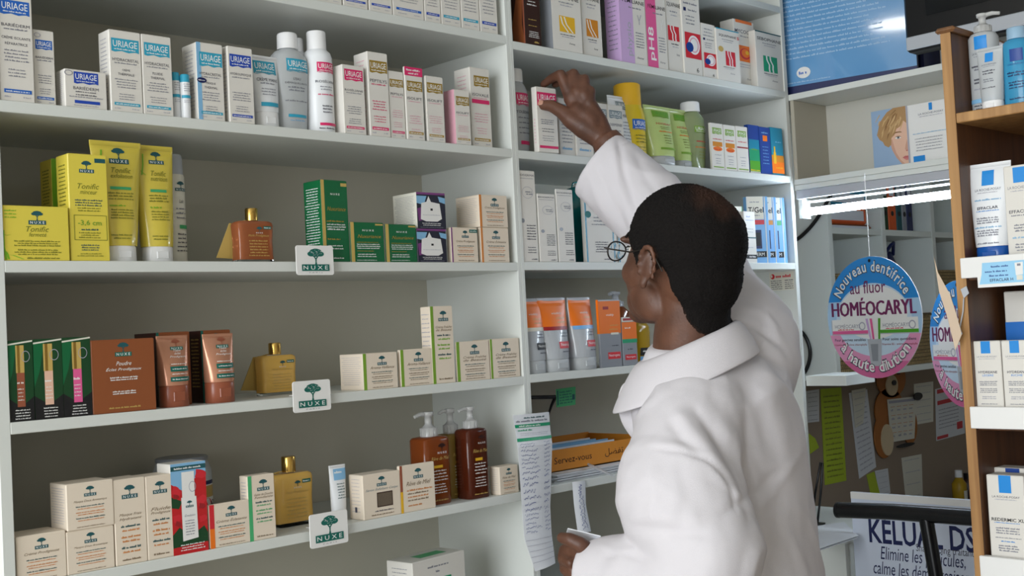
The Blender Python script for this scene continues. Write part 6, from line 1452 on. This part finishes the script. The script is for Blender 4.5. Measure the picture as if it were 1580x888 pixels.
def remeshed(g, name, voxel, smooth, parent=None, fac=.5):
    o = g.build(name); md = o.modifiers.new('r', 'REMESH'); md.mode = 'VOXEL'; md.voxel_size = voxel
    s = o.modifiers.new('s', 'SMOOTH'); s.factor = fac; s.iterations = smooth
    dg = bpy.context.evaluated_depsgraph_get(); dg.update()
    me = bpy.data.meshes.new_from_object(o.evaluated_get(dg)); old = o.data; o.modifiers.clear(); o.data = me; bpy.data.meshes.remove(old); me.name = name
    if len(me.materials) == 0:
        for m in g.mats: me.materials.append(MATS[m])
    me.polygons.foreach_set('use_smooth', [True] * len(me.polygons)); me.polygons.foreach_set('material_index', [0] * len(me.polygons)); me.update()
    if parent is not None: o.parent = parent
    return o

# --- frame of the head
HC = at(1050, 394, 1.93)
az, pt = math.radians(84), math.radians(8)
hF = Vector((math.cos(az) * math.cos(pt), math.sin(az) * math.cos(pt), math.sin(pt))); hL = Vector((-math.sin(az), math.cos(az), 0)); hU = hF.cross(hL)
def hd(x, y, z): return HC + hF * x + hL * y + hU * z
def hball(g, c, s, m='skin', tilt=0.0, n=24, k=16):
    a = hF * math.cos(tilt) + hU * math.sin(tilt); b = -hF * math.sin(tilt) + hU * math.cos(tilt)
    ball(g, hd(*c), (a * s[0], hL * s[1], b * s[2]), m, n, k)
CRAN = ((-.012, 0, .022), (.101, .081, .090))
NB = at(1066, 548, 1.93)             # base of the neck
SL = at(1050, 672, 1.85); SR = at(1150, 535, 2.06)
g = G()
hball(g, *CRAN); hball(g, (-.040, 0, -.028), (.066, .068, .072)); hball(g, (.038, 0, -.03), (.062, .064, .078)); hball(g, (.058, 0, -.078), (.042, .046, .04)); hball(g, (.082, 0, -.104), (.022, .026, .016))
for s in (1, -1):
    hball(g, (.052, s * .042, -.032), (.034, .023, .026)); hball(g, (.02, s * .052, -.075), (.04, .016, .03), tilt=.5); hball(g, (.088, s * .026, .022), (.014, .026, .008))
    # ear: rim, lobe and bowl
    for q in range(11):
        a = -1.9 + q * .40; hball(g, (-.012 + .019 * math.cos(a + 1.57 + .3), s * (.086 + .007 * math.sin(q / 10 * 3.14)), -.016 + .031 * math.sin(a + 1.57)), (.0052, .005, .0052), n=10, k=8)
    hball(g, (.0, s * .083, -.044), (.009, .006, .010), n=12, k=8); hball(g, (-.006, s * .081, -.014), (.016, .006, .026), n=14, k=10)
# nose and mouth
chain(g, [hd(.094, 0, .012), hd(.108, 0, -.012), hd(.118, 0, -.034)], [.009, .0105, .0125]); hball(g, (.108, .012, -.038), (.010, .009, .008)); hball(g, (.108, -.012, -.038), (.010, .009, .008))
hball(g, (.094, 0, -.063), (.012, .024, .0062)); hball(g, (.091, 0, -.077), (.012, .021, .0075))
# neck
limb(g, [hd(-.022, 0, -.02), hd(-.03, 0, -.075), NB + Vector((0, .0, .01)), NB + Vector((0, .01, -.07))], [.058, .057, .062, .085], 'skin')
# trunk (under the coat), hips, legs
up_ = Vector((.3, 0, .08)).normalized()
loft(g, [(NB + Vector((0, 0, -.02)), up_ * .07, (0, .06, 0)), ((SL + SR) / 2 + Vector((0, .0, .03)), up_ * .115, (0, .075, 0)), ((SL + SR) / 2 + Vector((0, 0, -.06)), Vector((.12, 0, .02)), (0, .085, 0)), ((-.055, -.485, 1.2), (.125, 0, 0), (0, .085, 0)), ((-.05, -.485, 1.05), (.125, 0, 0), (0, .088, 0)), ((-.055, -.487, .92), (.15, 0, 0), (0, .105, 0)), ((-.06, -.485, .82), (.13, 0, 0), (0, .1, 0))], 'skin')
for s, (hx, hy) in ((-1, (-.15, -.50)), (1, (.03, -.44))):
    limb(g, [(hx * .9, -.485, .9), (hx, hy, .68), (hx, hy - .01, .48), (hx, hy - .015, .28), (hx, hy - .02, .085)], [.085, .07, .052, .048, .034], 'skin'); limb(g, [(hx, hy - .045, .045), (hx, hy + .04, .05), (hx, hy + .14, .028)], [.03, .036, .026], 'skin')
# right arm, raised to the shelf
WR = at(934, 216, 2.357); ER = at(1062, 365, 2.27)
limb(g, [SR + Vector((-.05, 0, -.02)), SR, ER, ER.lerp(WR, .5), WR], [.06, .045, .036, .038, .031], 'skin')
def PX(l): return [at(*p) for p in l]
iM, mM, rM, lM = PX([(881, 152, 2.381), (891, 143, 2.374), (901, 147, 2.366), (909, 160, 2.358)])
CM = at(900, 196, 2.355)
for M_, r0 in ((iM, .0155), (mM, .0155), (rM, .015), (lM, .0135)): chain(g, [WR.lerp(M_, .05) + FW * .004, WR.lerp(M_, .5) + FW * .004, M_], [.021, .0215, r0])
chain(g, [WR.lerp(CM, .3), CM, at(880, 184, 2.36), at(868, 173, 2.366)], [.024, .023, .018, .0145])
chain(g, [at(892, 172, 2.366), at(903, 180, 2.36), at(912, 190, 2.357)], [.019, .023, .024])
FING = [([iM] + PX([(865, 115, 2.392), (851, 121, 2.412), (839, 130, 2.425)]), [.0135, .0112, .0096, .0082]),
        ([mM] + PX([(885, 114, 2.395), (869, 121, 2.42), (857, 130, 2.437)]), [.0138, .0114, .0098, .0084]),
        ([rM] + PX([(902, 122, 2.385), (888, 129, 2.412), (876, 138, 2.432)]), [.0132, .0110, .0096, .0082]),
        ([lM] + PX([(912, 140, 2.372), (902, 146, 2.395), (893, 152, 2.41)]), [.0118, .0098, .0086, .0076]),
        ([at(868, 173, 2.366)] + PX([(851, 163, 2.378), (836, 162, 2.3885)]), [.0145, .0124, .0102])]
for p, r in FING: chain(g, p, r)
# left arm, bent, holding papers
EL = at(1068, 862, 1.735); WL = at(918, 872, 1.84)
limb(g, [SL + Vector((.05, 0, 0)), SL, EL, EL.lerp(WL, .5), WL], [.04, .036, .030, .032, .027], 'skin')
def PXL(l): return [at(*p) for p in l]
LF = [([(890, 848, 1.865), (871, 848, 1.895), (868, 862, 1.875), (880, 868, 1.85)], [.0118, .0098, .0088, .0078]), ([(893, 860, 1.87), (873, 864, 1.90), (871, 878, 1.875), (884, 882, 1.85)], [.0118, .0098, .0088, .0078]),
      ([(897, 873, 1.87), (879, 880, 1.895), (879, 892, 1.87), (890, 894, 1.848)], [.0112, .0094, .0084, .0076]), ([(902, 885, 1.865), (888, 893, 1.885), (889, 903, 1.865), (898, 904, 1.85)], [.0104, .0086, .0078, .007]),
      ([(912, 856, 1.825), (896, 840, 1.818), (880, 832, 1.822), (867, 829, 1.832)], [.0165, .0125, .0108, .0090])]
for p, r in LF:
    P = PXL(p); chain(g, P, r); chain(g, [WL, WL.lerp(P[0], .5), P[0]], [.019, .0165, r[0]])
man = remeshed(g, 'person', .0033, 5, None, .5)
tag(man, 'man with short dark hair and thinning crown, in a white coat, seen from behind, reaching up to a shelf', 'person')
man['label'] = 'man in a white coat seen from behind, balding, reaching up for a carton'

# --- hair: a short pelt that follows the skull
def sm(a, b, x): t = min(max((x - a) / (b - a), 0), 1); return t * t * (3 - 2 * t)
from mathutils.bvhtree import BVHTree
bvh = BVHTree.FromPolygons([v.co.copy() for v in man.data.vertices], [tuple(q.vertices) for q in man.data.polygons])
g = G(); NA, NE = 260, 170; vs = []; th = []; thin = []
for j in range(NE + 1):
    e = -1.25 + (math.pi / 2 + 1.25) * j / NE
    for i in range(NA):
        a = 2 * math.pi * i / NA; d = Vector((math.cos(e) * math.cos(a), math.cos(e) * math.sin(a), math.sin(e)))
        o_ = hd(-.012, 0, .012); dw = (hF * d.x + hL * d.y + hU * d.z).normalized()
        hit, nrm, _, dist = bvh.ray_cast(o_ + dw * .3, -dw)
        if hit is None: hit = o_ + dw * .1; nrm = dw
        r_ = hit - HC; x, y, z = r_.dot(hF), r_.dot(hL), r_.dot(hU)
        nz = mnoise.noise(Vector((x, y, z)) * 45); nf = mnoise.noise(Vector((x, y, z)) * 420)
        front = 1 - sm(.050, .070, x + .35 * max(0, abs(y) - .05) - .10 * max(0, z - .07) + nz * .006)
        low = -.128 + .122 * sm(-.085, -.018, x) - .030 * sm(.008, .018, x) + .045 * sm(.024, .034, x)
        side = sm(low - .010, low + .018, z + nz * .007 + nf * .004) * (0 if (abs(y) > .0835 and z < .02) else 1)
        b_ = 1 - sm(.018, .062, ((x + .066) ** 2 + (y + .004) ** 2 + (z - .090) ** 2 * .9) ** .5 + nz * .014)
        h = front * side; t = -.0035 + .0095 * h - .004 * b_ * h + nf * .0016 * (.4 + h) + nz * .0006
        th.append(t); thin.append(b_ * .68 + (1 - sm(.2, .9, h)) * .5); vs.append(hit + (dw * .6 + nrm * .4) * t)
fs = []
for j in range(NE):
    for i in range(NA):
        k = (i + 1) % NA; f = (j * NA + i, j * NA + k, (j + 1) * NA + k, (j + 1) * NA + i)
        if max(th[q] for q in f) > -.0012: fs.append(f)
mat('hair_pelt', (20, 17, 16), .85, spec=.2, bump=1.0, bscale=420)
nt = MATS['hair_pelt'].node_tree; b_n = nt.nodes['Principled BSDF']; at_ = nt.nodes.new('ShaderNodeAttribute'); at_.attribute_name = 'thinning'
tc_ = nt.nodes.new('ShaderNodeTexCoord'); nn_ = nt.nodes.new('ShaderNodeTexNoise'); nn_.inputs['Scale'].default_value = 330; nn_.inputs['Detail'].default_value = 2
ad = nt.nodes.new('ShaderNodeMath'); ad.operation = 'MULTIPLY_ADD'; ad.inputs[1].default_value = .9; ad.inputs[2].default_value = -.45
cl = nt.nodes.new('ShaderNodeMath'); cl.operation = 'ADD'; cl.use_clamp = True; mxc = nt.nodes.new('ShaderNodeMix'); mxc.data_type = 'RGBA'
mxc.inputs['A'].default_value = tuple(lin(c) for c in (20, 17, 16)) + (1,); mxc.inputs['B'].default_value = tuple(lin(c) for c in (68, 46, 36)) + (1,)
ml = nt.nodes.new('ShaderNodeMath'); ml.operation = 'MULTIPLY'
nt.links.new(tc_.outputs['Object'], nn_.inputs['Vector']); nt.links.new(nn_.outputs['Fac'], ad.inputs[0]); nt.links.new(ad.outputs[0], ml.inputs[0]); nt.links.new(at_.outputs['Fac'], ml.inputs[1]); nt.links.new(ml.outputs[0], cl.inputs[0]); nt.links.new(at_.outputs['Fac'], cl.inputs[1]); nt.links.new(cl.outputs[0], mxc.inputs['Factor']); nt.links.new(mxc.outputs['Result'], b_n.inputs['Base Color'])
g.add(vs, fs, 'hair_pelt', True); o = g.build('hair', man); o['label'] = 'short black hair thinning at the crown'
av = o.data.attributes.new('thinning', 'FLOAT', 'POINT'); av.data.foreach_set('value', thin)
for s, nm in ((1, 'eyebrow'), (-1, 'eyebrow')):
    g = G(); g.tube([hd(.0925, s * .012, .027), hd(.0925, s * .028, .031), hd(.082, s * .046, .026)], [.003, .0042, .0022], 'hair_black', 8); g.build(nm, man)
    g = G(); hball(g, (.074, s * .030, .004), (.0115, .0125, .0105), 'eye_white'); hball(g, (.0825, s * .030, .004), (.0038, .0052, .0052), 'iris', n=12, k=8); g.build('eye', man)
g = G(); tp, ti = FING[4][0][2], FING[4][0][1]; dr = (tp - ti).normalized(); nn = (-FW + UP * .35).normalized(); nn = (nn - dr * nn.dot(dr)).normalized(); sd_ = dr.cross(nn)
ball(g, tp + nn * .0094 - dr * .0005, (dr * .0075, sd_ * .0062, nn * .0016), 'nail', 16, 8); g.build('thumbnail', man)

# --- the coat
def fold(p):
    """cloth folds: long soft creases plus fine ripples"""
    a = mnoise.noise(Vector((p.x * 9 + p.z * 5, p.y * 9, p.z * 2.2 - p.x * 3)))
    b = mnoise.noise(Vector((p.x * 16 - p.z * 9 + 7, p.y * 16, p.z * 7 + p.x * 4)))
    c = mnoise.noise(Vector((p.x * 40 + 3, p.y * 40, p.z * 16)))
    r = 1 - abs(mnoise.noise(Vector((p.x * 7 + p.z * 9 - 2, p.y * 6, p.z * 5 - p.x * 6 + 5)))) * 2
    return .0035 * a + .002 * b + .0012 * c + .003 * max(0, r - .55) / .45
g = G()
roll_ = math.radians(17)
def ring(c, a, b, k): return (c, Vector((math.cos(roll_ * k), 0, math.sin(roll_ * k))) * a, Vector((0, 1, 0)) * b)
loft(g, [ring((-.03, -.485, .50), .25, .20, 0), ring((-.033, -.485, .7), .232, .18, 0), ring((-.030, -.487, .9), .203, .155, 0), ring((-.030, -.490, 1.05), .183, .130, 0), ring((-.033, -.491, 1.18), .176, .119, .1), ring((-.039, -.491, 1.29), .171, .112, .5),
         ring((-.049, -.484, 1.365), .164, .107, .9), ring(tuple(NB + Vector((.004, .0, -.028))), .128, .100, 1), ring(tuple(NB + Vector((.0, .0, .008))), .082, .080, .9), ring(tuple(NB + Vector((0, 0, .026))), .07, .07, .8)], 'coat_cloth', 48)
# raised right sleeve with a wide drooping cuff
RS = PX([(1118, 585, 2.03), (1145, 528, 2.07), (1098, 452, 2.17), (1062, 385, 2.25), (1003, 322, 2.30)])
limb(g, RS, [.115, .098, .082, .080, .0775], 'coat_cloth', n=32)
cA, cB = at(957, 209, 2.345), at(887, 297, 2.345); cc = (cA + cB) / 2; ax_ = (at(1003, 322, 2.30) - cc).normalized(); uA = (cA - cB) / 2; vA = ax_.cross(uA).normalized() * .058
def rr_(c, k, kv): return (c, uA * k, vA * kv)
m0 = at(1003, 322, 2.30); uM = uA.normalized()
loft(g, [rr_(cc, 1.0, 1.0), rr_(cc + ax_ * .004, 1.03, 1.04), rr_(cc + ax_ * .03, 1.02, 1.05), rr_(cc.lerp(m0, .55), 1.06, 1.2), rr_(m0, 1.1, 1.3), rr_(m0.lerp(at(1062, 385, 2.25), .5), 1.08, 1.3)], 'coat_cloth', 32)
limb(g, [NB + Vector((.03, .0, -.02)), at(1118, 532, 2.02), at(1150, 524, 2.07)], [.078, .082, .092], 'coat_cloth', n=32)
# bent left sleeve
LS = PX([(1080, 622, 1.90), (1062, 672, 1.83), (1054, 770, 1.77), (1088, 852, 1.72), (1072, 888, 1.725), (1000, 893, 1.775), (950, 888, 1.812), (913, 886, 1.842)])
limb(g, LS, [.088, .084, .098, .084, .082, .072, .060, .053], 'coat_cloth', n=32)
ball(g, LS[3], ((.086, 0, 0), (0, .086, 0), (0, 0, .086)), 'coat_cloth', 32, 20)
coat = remeshed(g, 'lab_coat', .0045, 9, None, .5)
me = coat.data; n = len(me.vertices)
nor = np.zeros(n * 3); me.vertices.foreach_get('normal', nor); co = np.zeros(n * 3); me.vertices.foreach_get('co', co); co = co.reshape(-1, 3); nor = nor.reshape(-1, 3)
ccv = np.array(cc); axv = np.array(ax_)
disp = np.array([fold(Vector(p)) for p in co]); cuffd = (co - ccv) @ axv; near = np.linalg.norm(co - ccv, axis=1) < .09
wgt = np.where(near, np.clip(cuffd / .05, .05, 1), 1.0)
# stitched seams: sleeve heads, cuff hem, yoke
def plane_d(p0, nrm): nv = np.array(nrm) / np.linalg.norm(nrm); return (co - np.array(p0)) @ nv
hem = np.abs(cuffd - .026); disp = disp * wgt - np.where(near, .0011 * np.exp(-(hem / .0022) ** 2), 0)
# folds of the cloth, each a soft valley (-) or ridge (+) along a line on the coat
cam_np = np.array(CAM); rel_ = co - cam_np; w_ = rel_ @ np.array(FW); uu = W_PX / 2 + FOCAL * (rel_ @ np.array(RT)) / w_; vv = H_PX / 2 - FOCAL * (rel_ @ np.array(UP)) / w_
facing = np.clip(-(nor @ np.array(FW)) * 2.0, 0, 1)
FOLDS = [([(1001, 692), (1051, 697), (1090, 711), (1114, 731), (1128, 755), (1138, 790)], 3.2, -.0045), ([(1003, 684), (1053, 688), (1095, 702), (1122, 724), (1137, 750), (1148, 798)], 6, .0035),
    ([(1042, 630), (1071, 668), (1118, 726)], 11, .007), ([(1030, 645), (1058, 684), (1085, 705)], 9, -.006), ([(1066, 622), (1100, 664), (1130, 712)], 8, -.006), ([(1090, 644), (1133, 711), (1147, 750), (1170, 840)], 11, -.009), ([(1112, 640), (1152, 712), (1170, 770), (1188, 850)], 12, .008),
    ([(1176, 529), (1186, 582), (1210, 663), (1230, 798)], 13, .006), ([(1150, 560), (1166, 620), (1190, 700), (1205, 800)], 14, -.006), ([(1032, 582), (1099, 572), (1181, 548)], 4, -.002), ([(1109, 798), (1166, 759), (1205, 725)], 8, -.005), ([(1160, 790), (1196, 760), (1230, 700)], 7, .004),
    ([(965, 812), (1032, 817), (1099, 826)], 9, -.005), ([(960, 795), (1030, 797), (1095, 800)], 12, .004),  ([(1000, 700), (1010, 760), (1004, 820)], 12, .004), ([(1045, 705), (1060, 770), (1040, 840)], 12, -.004),
    ([(1128, 494), (1166, 503), (1212, 540)], 5, -.006), ([(1132, 512), (1176, 524), (1222, 570)], 6, .006), ([(1136, 528), (1180, 548), (1220, 600)], 6, -.005), ([(1150, 470), (1182, 488), (1205, 512)], 5, .004),
    ([(952, 209), (964, 270), (999, 374)], 5, -.006), ([(944, 218), (954, 280), (986, 374)], 7, .005), ([(916, 250), (940, 300), (975, 368)], 6, -.005), ([(905, 262), (925, 310), (955, 358)], 6, .004), ([(980, 235), (1000, 280), (1020, 300)], 7, -.004), ([(930, 860), (960, 850), (1000, 868)], 6, -.004), ([(925, 840), (950, 850), (985, 846)], 5, .004)]
for pts, wd, amp in FOLDS:
    best = np.full(n, 1e9); tt = np.zeros(n); L = len(pts) - 1
    for k in range(L):
        (x0, y0), (x1, y1) = pts[k], pts[k + 1]; dx, dy = x1 - x0, y1 - y0; t = np.clip(((uu - x0) * dx + (vv - y0) * dy) / (dx * dx + dy * dy), 0, 1)
        dd_ = (uu - x0 - t * dx) ** 2 + (vv - y0 - t * dy) ** 2; m_ = dd_ < best; best = np.where(m_, dd_, best); tt = np.where(m_, (k + t) / L, tt)
    disp += .52 * amp * np.exp(-best / (wd * wd)) * facing * np.clip(np.minimum(tt, 1 - tt) * 6 + .15, 0, 1)
co += nor * disp[:, None]; me.vertices.foreach_set('co', co.ravel()); me.update(); coat.parent = man; coat['label'] = 'loose white cotton coat with wide sleeves'
# turned-down collar
g = G(); vs = []; NT = 40; prof_n = 7
for i in range(NT + 1):
    t = math.radians(15 + (360 - 37) * i / NT); fr = (math.cos(t) + 1) / 2
    dx, dy = -math.sin(t), math.cos(t); tip = max(0, math.cos(t)) ** 2
    for k in range(prof_n):
        s = k / (prof_n - 1)
        r = .068 + .0 * s if k == 0 else .070 + (.044 + .020 * math.sin(min(t, 3.14)) ** 2) * s ** .8 + .012 * tip * s; z = .038 - .072 * s ** 1.3 - .012 * fr - .004 * tip * s
        if k == 0: z = .038 - .012 * fr - .012
        x = dx * r; vs.append(NB + Vector((x, dy * r + .004, z + x * .26 - dy * r * .20)))
fs = [(i * prof_n + k, (i + 1) * prof_n + k, (i + 1) * prof_n + k + 1, i * prof_n + k + 1) for i in range(NT) for k in range(prof_n - 1)]
g.add(vs, fs, 'coat_cloth', True); col_ = g.build('collar', coat); md = col_.modifiers.new('t', 'SOLIDIFY'); md.thickness = .0035; md.offset = 0; ms = col_.modifiers.new('s', 'SUBSURF'); ms.levels = 1; ms.render_levels = 1
# lapel flap standing off the chest
g = G(); out = [(962, 588, 1.95), (954, 604, 1.945), (952, 622, 1.94), (956, 646, 1.935), (966, 664, 1.935), (978, 678, 1.935)]; inn = [(1010, 590, 1.93), (1005, 606, 1.925), (1000, 624, 1.92), (998, 648, 1.91), (1000, 668, 1.905), (1004, 688, 1.90)]
vs = []
for o_, i_ in zip(out, inn):
    a, b = at(*o_), at(*i_)
    for k in range(6): t = k / 5; vs.append(a.lerp(b, t) - FW * (.012 * math.sin(math.pi * t)))
g.add(vs, [(j * 6 + k, j * 6 + k + 1, (j + 1) * 6 + k + 1, (j + 1) * 6 + k) for j in range(5) for k in range(5)], 'coat_cloth', True); lap = g.build('lapel', coat); md = lap.modifiers.new('t', 'SOLIDIFY'); md.thickness = .004; md.offset = 0; ms = lap.modifiers.new('s', 'SUBSURF'); ms.levels = 2; ms.render_levels = 2
# trousers and shoes
g = G()
for s, (hx, hy) in ((-1, (-.15, -.50)), (1, (.03, -.44))): limb(g, [(hx * .85 - .005, -.485, .95), (hx, hy, .68), (hx, hy - .01, .48), (hx, hy - .015, .28), (hx, hy - .02, .075)], [.12, .10, .082, .078, .07], 'trouser_cloth')
loft(g, [((-.06, -.485, 1.0), (.165, 0, 0), (0, .13, 0)), ((-.06, -.485, .85), (.17, 0, 0), (0, .135, 0))], 'trouser_cloth')
remeshed(g, 'trousers', .01, 4, man)
for hx, hy in ((-.15, -.52), (.03, -.46)):
    g = G(); g.vessel([(.0, .044, .135, 2.6), (.012, .046, .138, 2.6), (.03, .043, .132, 2.4), (.055, .036, .10, 2.2), (.085, .034, .05, 2)], 'shoe_leather', 32, hx, hy + .045); g.build('shoe', man)

# --- eyeglasses
ge = empty('eyeglasses', hd(.105, 0, .004)); tag(ge, 'thin dark metal eyeglasses worn by the man', 'glasses')
def rel(p): return p - hd(.105, 0, .004)
for s in (1, -1):
    g = G(); rim = [rel(hd(.1215 - .012 * (abs(s * .034 + .0265 * math.cos(t)) / .06) ** 2, s * .034 + .0265 * math.cos(t), .002 + .0175 * math.sin(t) * (1.0 if math.sin(t) < 0 else .85))) for t in [2 * math.pi * i / 36 for i in range(36)]]
    g.tube(rim, .0014, 'glasses_metal', 8, True); g.build('rim', ge)
    g = G(); c = sum(rim, Vector()) / 36; off = hF * .0006; vs = [p * .985 + c * .015 + off for p in rim] + [p * .985 + c * .015 - off for p in rim]
    g.add(vs, [tuple(range(36)), tuple(range(71, 35, -1))] + [(i, 36 + i, 36 + (i + 1) % 36, (i + 1) % 36) for i in range(36)], 'lens_glass'); g.build('lens', ge)
    g = G(); g.tube([rel(hd(.112, s * .060, .006)), rel(hd(.104, s * .073, .007)), rel(hd(.08, s * .080, .006)), rel(hd(.03, s * .0845, .004)), rel(hd(-.012, s * .0905, .012)), rel(hd(-.03, s * .089, .0)), rel(hd(-.045, s * .086, -.022))], .0013, 'glasses_metal', 8); g.build('temple', ge)
g = G(); g.tube([rel(hd(.1213, .0085, .006)), rel(hd(.124, 0, .009)), rel(hd(.1213, -.0085, .006))], .0013, 'glasses_metal', 8); g.build('bridge', ge)
# --- slip of paper pinched in the left hand
g = G(); P = [at(876, 814, 1.84), at(927, 826, 1.825), at(921, 836, 1.85), at(872, 826, 1.87)]; vs = [tuple(p) for p in P] + [tuple(p - UP * .0012) for p in P]
g.add(vs, [(0, 1, 2, 3), (7, 6, 5, 4), (0, 4, 5, 1), (1, 5, 6, 2), (2, 6, 7, 3), (3, 7, 4, 0)], 'paper'); tag(g.build('paper_slip'), 'small folded white paper held in the lowered left hand', 'paper')
